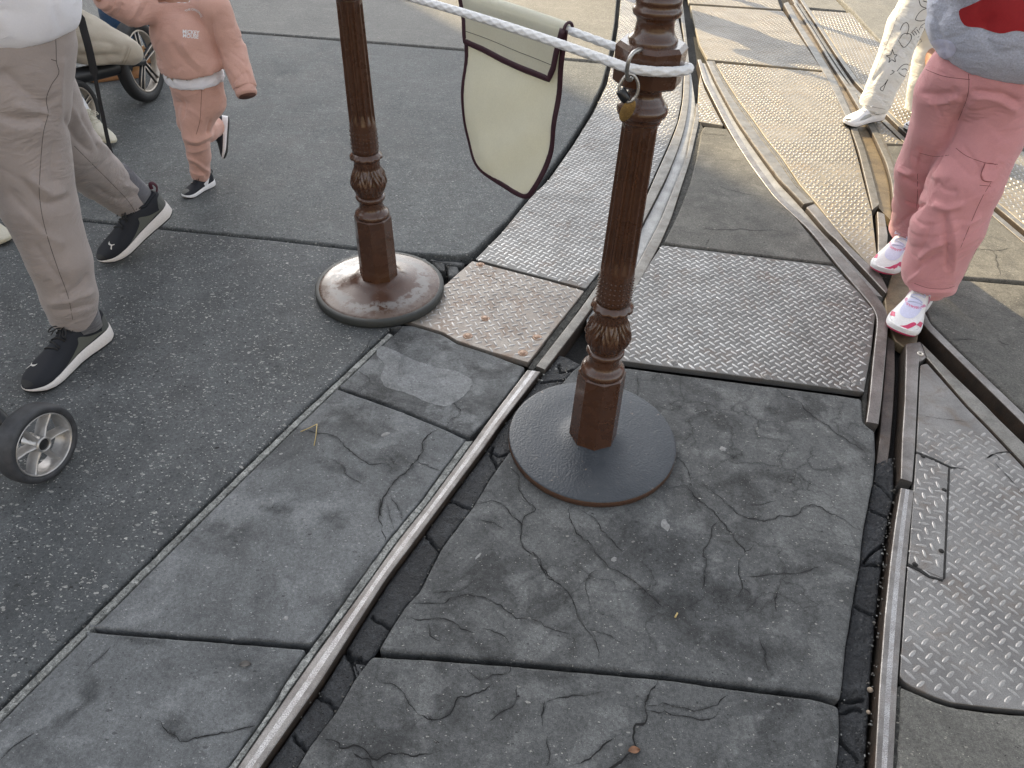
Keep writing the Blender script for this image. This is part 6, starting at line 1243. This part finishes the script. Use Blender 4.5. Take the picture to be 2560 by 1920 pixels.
w2 = lambda x, y: ((2080 + x / 2.644) / DS, y / 2.644 / DS)
mb = MB()
for P in ([(398, 325), (412, 360), (432, 362), (415, 382), (420, 410), (395, 395), (375, 415), (382, 385), (358, 368), (388, 362), (398, 325)], [(370, 525), (345, 560), (318, 585), (335, 600), (352, 560), (370, 525)], [(450, 200), (470, 160), (495, 150), (508, 180), (495, 230)], [(440, 270), (470, 225), (515, 225), (525, 255), (495, 300), (470, 312), (440, 270)], [(520, 220), (560, 180), (610, 190), (590, 230), (540, 260)], [(550, 130), (570, 90), (610, 60), (660, 55), (695, 75), (680, 110), (620, 130), (580, 140), (550, 130)], [(575, 0), (590, 40), (640, 55), (690, 40), (720, 5)], [(600, 5), (640, 15), (690, 5)], [(640, 110), (665, 95), (680, 110)], [(540, 300), (565, 270), (600, 250), (580, 290), (545, 305)], [(430, 470), (455, 440), (480, 425), (505, 430), (512, 470), (495, 505), (465, 500), (440, 480)], [(460, 460), (485, 455), (500, 470)], [(395, 465), (412, 475), (385, 495)], [(575, 200), (590, 170), (620, 150)], [(530, 215), (545, 235)], [(545, 205), (560, 228)], [(560, 195), (578, 220)]):
    seam_px(mb, bW, [w2(*p) for p in P], .0030, .0015, dense=5)
if mb.n: mb.build('line_drawing', [M['ink']], trW)

# ------------------------------------------------------------------ people half hidden behind
hj = U([-.8, -.6, 0]); pelJ = a3(-2.22, 4.12, .92); lj = a3(-hj[1], hj[0], 0)
tJ = np.r_[G(187 * DS, 175 * DS), 0]; hJ = tJ + U(np.r_[G(290 * DS, 166 * DS), 0] - tJ) * .29
kJ = a3(hJ[0], hJ[1], 0) * .5 + a3(pelJ[0], pelJ[1], 0) * .5 + a3(0, 0, .50); aJ = hJ + (tJ - hJ) * .24 + a3(0, 0, .09)
hJ2 = hJ + a3(.06, .30, 0); tJ2 = tJ + a3(.06, .30, 0); aJ2 = aJ + a3(.06, .30, 0); kJ2 = kJ + a3(.05, .15, 0)
jn, DJ = person('person in blue jeans and tan striped shoes beyond the big pram wheel', pelJ, hj, 1.0, [(pelJ + lj * .09, kJ, aJ, tJ - hJ), (pelJ - lj * .09, kJ2, aJ2, tJ2 - hJ2)])
trousers(jn, 'jeans', [[(pelJ + lj * .08, .11), (kJ, .090), (aJ + a3(0, 0, .0), .078)], [(pelJ - lj * .08, .11), (kJ2, .088), (aJ2, .078)]], [(pelJ, (.165, .13, .13))], (pelJ + a3(0, 0, .10), (0, 0, 1)), [(aJ - a3(0, 0, .02), (0, 0, -1), .14), (aJ2 - a3(0, 0, .02), (0, 0, -1), .14)], pel_R=np.stack([lj, hj, a3(0, 0, 1)], 1), wr=(.003, 16), h=.010, name='jeans')
top(jn, 'navy', DJ, 'jacket', (pelJ + a3(0, 0, .0), a3(0, 0, -1)), rad=(.19, .15), h=.013); shoe(jn, hJ, tJ, .295, 1, S_TAN); shoe(jn, hJ2, tJ2, .295, -1, S_TAN)
# black trouser leg, white sock and cream shoe
h4 = U([.80, -.55, 0]); l4 = a3(-h4[1], h4[0], 0); t4_ = np.r_[G(243 * DS, 318 * DS), .008]; hl4 = t4_ + U(a3(-.19, .11, .06)) * .245
an4 = hl4 + (t4_ - hl4) * .24 + U(a3(.05, .1, .6)) * .085; k4 = an4 + a3(-.19, -.03, .33); pel4 = k4 + a3(-.06, -.02, .42)
t5_ = t4_ + a3(-.32, -.42, 0); hl5 = t5_ + a3(-.09, .24, 0); an5 = hl5 + (t5_ - hl5) * .24 + a3(0, 0, .085); k5 = an5 + a3(-.02, -.02, .38)
p4, D4 = person('person in black trousers and white socks half hidden behind the man', pel4, h4, .95, [(pel4 + l4 * .08, k4, an4, t4_ - hl4), (pel4 - l4 * .08, k5, an5, t5_ - hl5)])
up4 = k4 * .16 + an4 * .84
trousers(p4, 'black_cloth', [[(pel4 + l4 * .08, .10), (k4, .082), (up4, .060)], [(pel4 - l4 * .08, .10), (k5, .078), (an5 + a3(0, 0, .06), .062)]], [(pel4, (.155, .125, .13))], (pel4 + a3(0, 0, .10), (0, 0, 1)), [(up4, an4 - k4, .11)], pel_R=np.stack([l4, h4, a3(0, 0, 1)], 1), h=.010, wr=(.002, 16))
mb = MB(); tube(mb, catmull([k4 * .35 + an4 * .65, up4, an4 * .75 + up4 * .25, an4 + U(t4_ - hl4) * .01 - a3(0, 0, .03)], 5), np.linspace(.045, .033, 16), 24); mb.build('sock', [M['white_sock']], p4)
top(p4, 'black_cloth', D4, 'jacket', (pel4, a3(0, 0, -1)), rad=(.185, .145), h=.013); shoe(p4, hl4, t4_, .250, 1, S_CREAM, up=U(an4 - (hl4 * .7 + t4_ * .3))); shoe(p4, hl5, t5_, .262, -1, S_CREAM)
# someone just outside on the left: toes of cream shoes
h5 = U([.9, -.45, 0]); l5 = a3(-h5[1], h5[0], 0); ta = np.r_[G(151 * DS, 374 * DS), 0]; tb = np.r_[G(22 * DS, 527 * DS), 0]; ha, hb_ = ta - h5 * .27, tb - h5 * .27
aa, ab = ha + h5 * .065 + a3(0, 0, .09), hb_ + h5 * .065 + a3(0, 0, .09); pel5 = (aa + ab) / 2 + a3(-.10, .03, .80); ka = aa * .55 + pel5 * .45 + h5 * .05; kb_ = ab * .55 + pel5 * .45 + h5 * .05
p5, D5 = person('person at the left edge showing only the toes of cream sneakers', pel5, h5, .97, [(pel5 + l5 * .08, ka, aa, h5), (pel5 - l5 * .08, kb_, ab, h5)])
trousers(p5, 'tan_cloth', [[(pel5 + l5 * .08, .10), (ka, .08), (aa, .066)], [(pel5 - l5 * .08, .10), (kb_, .08), (ab, .066)]], [(pel5, (.16, .13, .13))], (pel5 + a3(0, 0, .10), (0, 0, 1)), [(aa, (0, 0, -1), .12), (ab, (0, 0, -1), .12)], pel_R=np.stack([l5, h5, a3(0, 0, 1)], 1), h=.011)
top(p5, 'navy', D5, 'jumper', (pel5, a3(0, 0, -1)), rad=(.19, .15), h=.013); shoe(p5, ha, ta, .275, 1, S_CREAM); shoe(p5, hb_, tb, .275, -1, S_CREAM)

# passer-by beyond the top of the picture whose shadow streaks the lit plates
h6 = U([.3, -.95, 0]); l6 = a3(-h6[1], h6[0], 0); pel6 = a3(.42, 6.95, .92)
L6 = []
for sg, st_ in ((1, .22), (-1, -.20)):
    an = pel6 + l6 * sg * .09 + h6 * st_ - a3(0, 0, .83); L6.append((pel6 + l6 * sg * .09, pel6 * .5 + an * .5 + l6 * sg * .04 + h6 * .04, an, h6))
p6, D6 = person('passer-by in dark clothes beyond the top edge of the picture', pel6, h6, 1.0, L6)
trousers(p6, 'jeans', [[(L[0], .10), (L[1], .08), (L[2], .065)] for L in L6], [(pel6, (.16, .13, .13))], (pel6 + a3(0, 0, .10), (0, 0, 1)), [(L[2], (0, 0, -1), .12) for L in L6], pel_R=np.stack([l6, h6, a3(0, 0, 1)], 1), h=.012)
top(p6, 'navy', D6, 'jacket', (pel6, a3(0, 0, -1)), rad=(.19, .15), h=.013)
for L, sg in zip(L6, (1, -1)): shoe(p6, a3(L[2][0], L[2][1], 0) - h6 * .065, a3(L[2][0], L[2][1], 0) + h6 * .215, .28, sg, S_CREAM)
# ------------------------------------------------------------------ strollers
M['pram_black'] = plain('pram_black', (.014, .015, .017), .38, var=.2, obj=True); M['tyre'] = plain('tyre', (.022, .022, .023), .62, var=.2, obj=True); M['champagne'] = plain('champagne', (.56, .50, .43), .35, metal=.6, obj=True)
M['grey_tyre'] = plain('grey_tyre', (.045, .047, .052), .58, var=.3, scale=50, obj=True); M['cast_alloy'] = plain('cast_alloy', (.52, .51, .50), .34, metal=.75, var=.15, obj=True); M['beige_fabric'] = cloth_mat('beige_fabric', (.46, .41, .33), (.41, .36, .29), bump=.4, var=.08); M['webbing'] = plain('webbing', (.010, .010, .012), .7, scale=300, bump=.4)
def wheel(parent, c, n, R_, wd, style):
    n = U(n); e = U(np.cross(n, [0, 0, 1])); u = np.cross(e, n); c = np.array(c, float); P3 = lambda r, a, x: c + e * (r * math.cos(a)) + u * (r * math.sin(a)) + n * x
    def rev(mb, prof, segs=64, mat=0):
        prof = np.array(prof); a = np.linspace(0, 2 * np.pi, segs, endpoint=False); V = c + (prof[:, 0][:, None, None] * (np.cos(a)[None, :, None] * e + np.sin(a)[None, :, None] * u)) + prof[:, 1][:, None, None] * n
        k = len(prof); i = np.arange(k - 1)[:, None] * segs; j = np.arange(segs)[None]; mb.add(V.reshape(-1, 3), np.stack([i + j, i + (j + 1) % segs, i + segs + (j + 1) % segs, i + segs + j], -1).reshape(-1, 4)[:, ::-1], mat); return mb
    root = bpy.data.objects.new('wheel', None); COL.objects.link(root); root.parent = parent; root.location = Vector(c - wloc(parent))
    h = wd / 2
    ri = R_ * .80 if style == 'alloy' else R_ * .76
    rev(MB(), [(ri, -h * .85), (R_ * .93, -h), (R_ * .985, -h * .72), (R_, -h * .3), (R_, h * .3), (R_ * .985, h * .72), (R_ * .93, h), (ri * 1.01, h * .9), (ri, h * .7)]).build('tyre', [M['grey_tyre' if style == 'alloy' else 'tyre']], root)
    if style == 'alloy':
        mb = rev(MB(), [(ri, -h * .8), (ri * 1.0, h * .86), (ri * .975, h * .93), (ri * .95, h * .80), (ri * .93, -h * .2), (ri * .90, -h * .75)]); mb.build('rim', [M['cast_alloy']], root)
        sp = MB()
        for k in range(6):
            a = k * math.pi / 3 + .25; d = e * math.cos(a) + u * math.sin(a); t_ = -e * math.sin(a) + u * math.cos(a)
            V = []
            for r, w_, x in ((R_ * .16, .0072, h * .62), (ri * .55, .0052, h * .46), (ri * .95, .0058, h * .62)):
                for sx, dx in ((-w_, -.012), (-w_ * .35, 0), (0, .0035), (w_ * .35, 0), (w_, -.012)): V.append(c + d * r + t_ * sx + n * (x + dx))
            grid(sp, np.array(V).reshape(3, 5, 3)); grid(sp, np.array(V).reshape(3, 5, 3)[:, ::-1] - n * .012)
        sp.build('spokes', [M['cast_alloy']], root)
        rev(MB(), [(.020, -h), (.020, h * .5), (.0195, h * .78), (.0165, h * .85), (.0145, h * .78), (.0145, h * .6)], 32).build('hub', [M['cast_alloy']], root); rev(MB(), [(.0150, h * .62), (.012, h * .70), (.0001, h * .71)], 24).build('hub_cap', [M['pram_black']], root)
    else:
        rev(MB(), [(ri, -h * .8), (ri, h * .75), (ri * .965, h * .86), (ri * .93, h * .75), (ri * .92, -h * .3)]).build('rim', [M['champagne']], root)
        sp, ed = MB(), MB()
        for k in range(5):
            a = k * 2 * math.pi / 5 + .35; d = e * math.cos(a) + u * math.sin(a); t_ = -e * math.sin(a) + u * math.cos(a); r0, r1 = R_ * .10, ri * .94
            for sg in (-1, 1):
                w0, w1 = R_ * .055, R_ * .085; A, B = c + d * r0 + t_ * sg * w0 + n * h * .5, c + d * r1 + t_ * sg * w1 + n * h * .62
                tube(sp, np.array([A, (A + B) / 2 - n * .002, B]), R_ * .036, 8); tube(ed, np.array([A + n * R_ * .03, (A + B) / 2 + n * R_ * .028, B + n * R_ * .03]), R_ * .014, 6)
            tube(ed, np.array([c + d * r0 + t_ * -R_ * .055 + n * (h * .5 + R_ * .03), c + d * (r0 - .004) + n * (h * .5 + R_ * .032), c + d * r0 + t_ * R_ * .055 + n * (h * .5 + R_ * .03)]), R_ * .014, 6)
        sp.build('spokes', [M['pram_black']], root); ed.build('spoke_edges', [M['champagne']], root); rev(MB(), [(R_ * .13, -h), (R_ * .13, h * .6), (R_ * .10, h * .8), (.0001, h * .82)], 24).build('hub', [M['pram_black']], root)
    return root
def tubes(parent, nm, mat, *runs, r=.014, segs=14):
    mb = MB()
    for P in runs: tube(mb, catmull(np.array(P), 6) if len(P) > 2 else np.array(P), r, segs)
    return mb.build(nm, [M[mat]], parent)
# black pram beyond the man
bc = np.r_[G(335 * DS, 216 * DS), .188]; fc = np.r_[G(201 * DS, 293 * DS), .122]; nW = a3(.998, -.06, 0)
bc = bc - nW * .02; fc = fc - nW * .02
pr = thing('stroller', 'black pram with beige seat and champagne-edged wheels behind the toddler', 'stroller', (-2.2, 3.4, 0))
wheel(pr, bc, nW, .188, .058, 'pram'); wheel(pr, fc, nW, .122, .048, 'pram'); wheel(pr, bc - nW * .58, -nW, .188, .058, 'pram'); wheel(pr, fc - nW * .46, -nW, .122, .048, 'pram')
ax0, ax1 = W(276, 139, 3.52), W(128, 171, 3.22)
tubes(pr, 'chassis_bar', 'pram_black', [ax0, ax1, ax1 + a3(-.2, -.1, .02)], r=.034, segs=20); tubes(pr, 'axle', 'pram_black', [bc + nW * .02, ax0 - nW * .0], [bc, bc - nW * .58], r=.016); tubes(pr, 'fork', 'pram_black', [fc, fc + a3(-.04, .03, .14), ax1 + a3(-.1, 0, .0)], r=.020)
hb0 = bc - nW * .08; tubes(pr, 'push_frame', 'pram_black', [ax1 + a3(-.1, -.02, 0), a3(-2.35, 3.55, .50), a3(-2.2, 4.0, .95), a3(-2.15, 4.08, 1.02)], [ax1 + a3(-.5, .25, 0), a3(-2.8, 3.8, .50), a3(-2.65, 4.25, .95), a3(-2.6, 4.33, 1.02), a3(-2.4, 4.22, 1.03), a3(-2.15, 4.08, 1.02)], r=.013)
f = Field(a3(-2.75, 3.0, .1), a3(-1.6, 4.0, .75), .008)
f.cap(W(280, 112, 3.42), W(190, 96, 3.36), .055, .080, .03).cap(W(190, 94, 3.36), W(100, 70, 3.40), .080, .12, .04).cap(W(262, 98, 3.45), W(170, 62, 3.40), .05, .085, .04).cap(W(200, 75, 3.45), W(60, 40, 3.5), .055, .12, .05)
V, Q = f.mesh(); V = relax(V, Q, 3); V = wrinkle(V, Q, .004, 13, 4); V = fold(V, Q, [([(165, 118), (205, 122), (260, 118)], -.008, .013), ([(165, 132), (210, 136), (270, 128)], .007, .014), ([(160, 95), (210, 88), (250, 95)], -.006, .016), ([(275, 95), (268, 120), (255, 148)], -.004, .006)])
mb = MB(); mb.add(V, Q); se = mb.build('seat', [M['beige_fabric']], pr); bq = BVHTree.FromPolygons(V.tolist(), Q.tolist()); sb = MB(); seam_px(sb, bq, [(283, 105), (276, 125), (262, 150)], .004, .002); seam_px(sb, bq, [(278, 102), (271, 122), (256, 150)], .004, .002)
if sb.n: sb.build('hem_stitching', [M['tan_cloth']], se)
# strap dangling from the pram
P = catmull([W(160, -60, 2.94), W(166, 0, 2.92), W(180, 60, 2.90), W(192, 105, 2.88), W(205, 165, 2.86), W(220, 240, 2.83), W(236, 315, 2.79), W(246, 345, 2.77), W(258, 372, 2.74)], 8)
T, N_, B2 = frames(P); vw = CAM - P; vw /= np.linalg.norm(vw, axis=1)[:, None]; sd_ = np.cross(T, vw); sd_ /= np.linalg.norm(sd_, axis=1)[:, None]; s_ = np.linspace(0, 1, len(P))
wv = np.where((s_ > .20) & (s_ < .50), .0140, .0075)[:, None]; mb = MB(); a_ = np.linspace(0, 2 * np.pi, 10, endpoint=False)
V = P[:, None] + np.cos(a_)[None, :, None] * sd_[:, None] * wv[:, None] + np.sin(a_)[None, :, None] * np.cross(sd_, T)[:, None] * .002; n_ = len(P); i = np.arange(n_ - 1)[:, None] * 10; j = np.arange(10)[None]
mb.add(V.reshape(-1, 3), np.stack([i + j, i + (j + 1) % 10, i + 10 + (j + 1) % 10, i + 10 + j], -1).reshape(-1, 4)); tag(mb.build('strap', [M['webbing']]), 'long black webbing strap hanging between the man and the pram', 'strap')
# small silver-spoked wheel of another stroller, lower left
n2 = U([.97, -.25, 0]); gc = G(85 * DS, 1036 * DS); R2 = .098; wc = W(94, 957, 1.135); wc[2] = R2; wc = wc - n2 * .02
p2 = thing('stroller', 'stroller at the left border, only its silver six-spoked wheel showing', 'stroller', (wc[0] - .3, wc[1], 0))
wheel(p2, wc, n2, R2, .052, 'alloy'); 
e2 = U(np.cross(n2, [0, 0, 1])); b0 = wc - n2 * .045
tubes(p2, 'axle', 'pram_black', [wc, wc - n2 * .12], r=.011); tubes(p2, 'fork', 'pram_black', [wc - n2 * .04, wc - n2 * .06 + a3(-.05, .03, .07), wc - n2 * .05 + a3(-.10, .06, .16), wc + a3(-.25, .15, .45)], r=.015)
for dd in (a3(-.62, .05, 0), a3(-.35, -.62, 0)): wheel(p2, wc + dd - n2 * .0, n2, R2, .052, 'alloy'); tubes(p2, 'axle', 'pram_black', [wc + dd, wc + dd + a3(-.04, .02, .25), wc + a3(-.30, .12, .45)], r=.012)
f = Field(a3(-2.4, .4, .3), a3(-1.2, 1.9, 1.2), .014); f.ell(wc + a3(-.42, .0, .50), (.18, .24, .08), None, .05).cap(wc + a3(-.45, .22, .50), wc + a3(-.52, .34, .95), .16, .15, .06); V, Q = f.mesh(); mb = MB(); mb.add(V, Q); mb.build('seat', [M['navy']], p2)
tubes(p2, 'push_frame', 'pram_black', [wc + a3(-.25, .15, .45), wc + a3(-.35, .45, .95), wc + a3(-.38, .50, 1.02), wc + a3(-.70, .50, 1.02), wc + a3(-.68, .4, .9), wc + a3(-.6, .1, .45)], r=.013)
# ------------------------------------------------------------------ litter
M['straw'] = plain('straw', (.50, .38, .16), .7, bump=0); M['dead_leaf'] = plain('dead_leaf', (.22, .11, .06), .7, var=.3); M['grey_leaf'] = plain('grey_leaf', (.12, .11, .10), .6); M['paint_drop'] = plain('paint_drop', (.23, .23, .225), .8, var=.3, scale=150); M['pebble'] = plain('pebble', (.30, .24, .18), .8, var=.3)
mb = MB(); g3 = lambda tg, x, y, z=.003: np.r_[q(tg, (x, y))[0], z]
tube(mb, np.array([g3('E', 50, 1072), g3('E', 95, 1053), g3('E', 133, 1038, .006)]), .0011, 6); tube(mb, np.array([g3('E', 133, 1038, .006), g3('E', 126, 1095), g3('E', 117, 1142)]), .0011, 6); tag(mb.build('straw_twig', [M['straw']]), 'bent yellow straw twig on the cracked left slab', 'twig')
mb = MB(); tube(mb, np.array([g3('I', 905, 772, .004), g3('I', 898, 785, .004), g3('I', 892, 797, .004)]), .0018, 8); tag(mb.build('straw_stub', [M['straw']]), 'tiny pale straw stub on the large centre slab', 'straw')
def leaf(tg, x, y, L_, rot, mat, label):
    c = g3(tg, x, y, .002); u = np.linspace(0, 1, 9); w_ = np.sin(u * np.pi) ** .8 * L_ * .28; d = a3(math.cos(rot), math.sin(rot), 0); s_ = a3(-d[1], d[0], 0)
    V = np.stack([c + (u[:, None] - .5) * L_ * d + k * w_[:, None] * s_ + np.c_[np.zeros((9, 2)), abs(k) * .004 + .003 * np.sin(u * 3 + 1)] for k in (-1, -.5, 0, .5, 1)], 1); mb = MB(); grid(mb, V); grid(mb, V[:, ::-1] - a3(0, 0, .0006)); tag(mb.build('leaf', [M[mat]]), label, 'leaf')
leaf('I', 655, 1563, .024, .2, 'dead_leaf', 'small brown curled leaf on the crack of the bottom slab'); leaf('Fq', 1108, 1196, .022, .25, 'grey_leaf', 'small grey leaf lying on the bottom left slab')
def spot(tg, x, y, rx, ry, rot=0, mat='paint_drop', label=None):
    c = g3(tg, x, y, .0); a = np.linspace(0, 2 * np.pi, 20, endpoint=False); r_ = 1 + .25 * noise1(a * 2.3 + x, int(x)); X, Y = rx * r_ * np.cos(a), ry * r_ * np.sin(a); cr, sr_ = math.cos(rot), math.sin(rot)
    V = np.vstack([np.stack([c[0] + X * cr - Y * sr_, c[1] + X * sr_ + Y * cr, np.full(20, .0004)], 1), np.stack([c[0] + .8 * (X * cr - Y * sr_), c[1] + .8 * (X * sr_ + Y * cr), np.full(20, .0013)], 1)]); mb = MB(); mb.add(V, [[k, (k + 1) % 20, 20 + (k + 1) % 20, 20 + k] for k in range(20)] + [list(range(20, 40))]); tag(mb.build('gum_spot', [M[mat]]), label, 'gum spot')
spot('B', 706, 1155, .0095, .0085, .3, label='round pale gum spot right of the dark disc base'); spot('B', 417, 1535, .010, .017, .2, label='long pale gum spot below the dark disc base'); spot('I', 540, 458, .007, .006, .5, label='faint pale gum spot near the middle of the big slab')
spot('H', 528, 728, .005, .006, 1, label='white dropping speck on the left slab near the rail'); spot('G', 365, 1135, .0028, .0028, label='tiny white dot in the middle of the left slab'); spot('G', 960, 800, .012, .006, .5, label='whitish smear on the cracked dark part of the left slab')
spot('H', 1710, 345, .012, .0028, .9, label='thin pale scratch mark by the bitumen channel'); spot('I', 1323, 1150, .004, .004, label='white fleck just above the lower slab joint')
for x, y, r_, lb in ((1456, 1253, .006, 'tan pebble lying against the right rail'), (1447, 1365, .0045, 'second smaller pebble below the tan one at the right rail')):
    c = g3('C', x, y, -.014); mb = MB(); lathe(mb, [(.0001, -r_), (r_ * .8, -r_ * .5), (r_, 0), (r_ * .7, r_ * .6), (.0001, r_ * .8)], c, 9, cap=False); tag(mb.build('pebble', [M['pebble']]), lb, 'pebble')
# ------------------------------------------------------------------ the building and tree whose shade covers the street
SAZ = math.radians(33); sdir = np.array([-math.sin(SAZ), math.cos(SAZ)]); sper = np.array([-math.cos(SAZ), -math.sin(SAZ)])     # sper: away from the lit side
M['stucco'] = plain('stucco', (.46, .40, .31), .85, scale=6, bump=.2); M['trim_white'] = plain('trim_white', (.72, .70, .64), .6); M['glass'] = plain('glass', (.03, .035, .04), .08, bump=0); M['bark'] = plain('bark', (.07, .05, .035), .9, scale=20, bump=.6, var=.4)
Cn = np.array([-.78, 5.71]) + sdir * 22.0; BW, BH, BD = 44.0, 18.5, 10.0
bl = thing('building', 'cream two-storey street building on the sunny side whose shade falls across the pavement', 'building', (*(Cn + sper * BW / 2), 0))
Rb = np.stack([np.r_[sper, 0], np.r_[sdir, 0], [0, 0, 1]], 1)
def bb(nm, u0, u1, v0, v1, z0, z1, mat):
    mb = MB(); c = np.r_[Cn + sper * (u0 + u1) / 2 + sdir * (v0 + v1) / 2, (z0 + z1) / 2]; box(mb, c, (u1 - u0, v1 - v0, z1 - z0), Rb); return mb.build(nm, [M[mat]], bl)
bb('wall', 0, BW, 0, BD, 0, BH, 'stucco'); bb('cornice', -.35, BW, -.45, 0, BH - 1.0, BH - .2, 'trim_white'); bb('string_course', 0, BW, -.2, 0, 5.4, 5.9, 'trim_white')
for fl in (1.0, 7.2, 12.4):
    for k in range(12):
        u = 1.6 + k * 3.5; bb('window', u, u + 1.7, -.12, 0, fl, fl + 3.3, 'trim_white'); mb = MB(); c = np.r_[Cn + sper * (u + .85) + sdir * -.14, fl + 1.65]; box(mb, c, (1.45, .05, 3.0), Rb); mb.build('pane', [M['glass']], bl.children[-1])

# unseen low pale shopfronts added behind the photographer to darken surfaces facing the camera
b2 = thing('building', 'unseen low pale shopfront row added behind the viewer to block sky light', 'building', (0, -13, 0))
def b2b(nm, x0, x1, y0, y1, z0, z1, mat, par=None):
    mb = MB(); box(mb, ((x0 + x1) / 2, (y0 + y1) / 2, (z0 + z1) / 2), (x1 - x0, y1 - y0, z1 - z0)); return mb.build(nm, [M[mat]], par or b2)
b2b('wall', -22, 22, -18, -11, 0, 5.2, 'stucco'); b2b('awning', -22, 22, -11, -9.6, 2.9, 3.05, 'navy'); b2b('cornice', -22.2, 22.2, -11, -10.7, 4.7, 5.1, 'trim_white')
for k in range(10):
    x = -20 + k * 4.1; wn = b2b('window', x, x + 2.6, -11, -10.9, .6, 2.7, 'trim_white'); b2b('pane', x + .1, x + 2.5, -10.9, -10.87, .7, 2.6, 'glass', wn)
# ------------------------------------------------------------------ light, sky, camera
SUN_AZ, SUN_EL = math.radians(33), math.radians(29)       # azimuth measured left of straight ahead
sd = Vector((-math.sin(SUN_AZ) * math.cos(SUN_EL), math.cos(SUN_AZ) * math.cos(SUN_EL), math.sin(SUN_EL)))
w = bpy.data.worlds.new('World'); SCN.world = w; w.use_nodes = True
sky = w.node_tree.nodes.new('ShaderNodeTexSky'); sky.sky_type = 'NISHITA'; sky.sun_disc = False
sky.sun_elevation = SUN_EL; sky.sun_rotation = -SUN_AZ; sky.air_density = 1.0; sky.dust_density = 2.0; sky.ozone_density = 1.0
bg = w.node_tree.nodes['Background']; hs = w.node_tree.nodes.new('ShaderNodeHueSaturation'); hs.inputs['Saturation'].default_value = .26; w.node_tree.links.new(sky.outputs[0], hs.inputs['Color']); w.node_tree.links.new(hs.outputs[0], bg.inputs[0]); bg.inputs[1].default_value = SKY
l = bpy.data.lights.new('sun', 'SUN'); l.energy = SUNE; l.angle = math.radians(.5); l.color = (1.0, .79, .47)
lo = bpy.data.objects.new('sun', l); COL.objects.link(lo); lo.rotation_euler = sd.to_track_quat('Z', 'Y').to_euler(); lo.location = sd * 30
cd = bpy.data.cameras.new('camera'); cd.sensor_width = 36; cd.sensor_fit = 'HORIZONTAL'; cd.lens = 36 * F / 2560; cd.clip_start = .02; cd.clip_end = 1500
co = bpy.data.objects.new('camera', cd); COL.objects.link(co)
Rc = Matrix(((CXv[0], CXv[1], CXv[2]), (CYv[0], CYv[1], CYv[2]), (CZ[0], CZ[1], CZ[2])))     # rows: world axes in (right, down, forward)
cam_right = Vector((CXv[0], CYv[0], CZ[0])); cam_down = Vector((CXv[1], CYv[1], CZ[1])); cam_fwd = Vector((CXv[2], CYv[2], CZ[2]))
co.matrix_world = Matrix(((cam_right[0], -cam_down[0], -cam_fwd[0], 0), (cam_right[1], -cam_down[1], -cam_fwd[1], 0), (cam_right[2], -cam_down[2], -cam_fwd[2], CAMH), (0, 0, 0, 1)))
SCN.camera = co
vs = SCN.view_settings; SCN.display_settings.display_device = 'sRGB'; vs.view_transform = 'Standard'; vs.look = 'None'; vs.exposure = EXPO; vs.gamma = 1.0; vs.use_curve_mapping = False
SCN.cycles.max_bounces = 6; SCN.cycles.diffuse_bounces = 3; SCN.cycles.glossy_bounces = 3; SCN.cycles.use_denoising = True
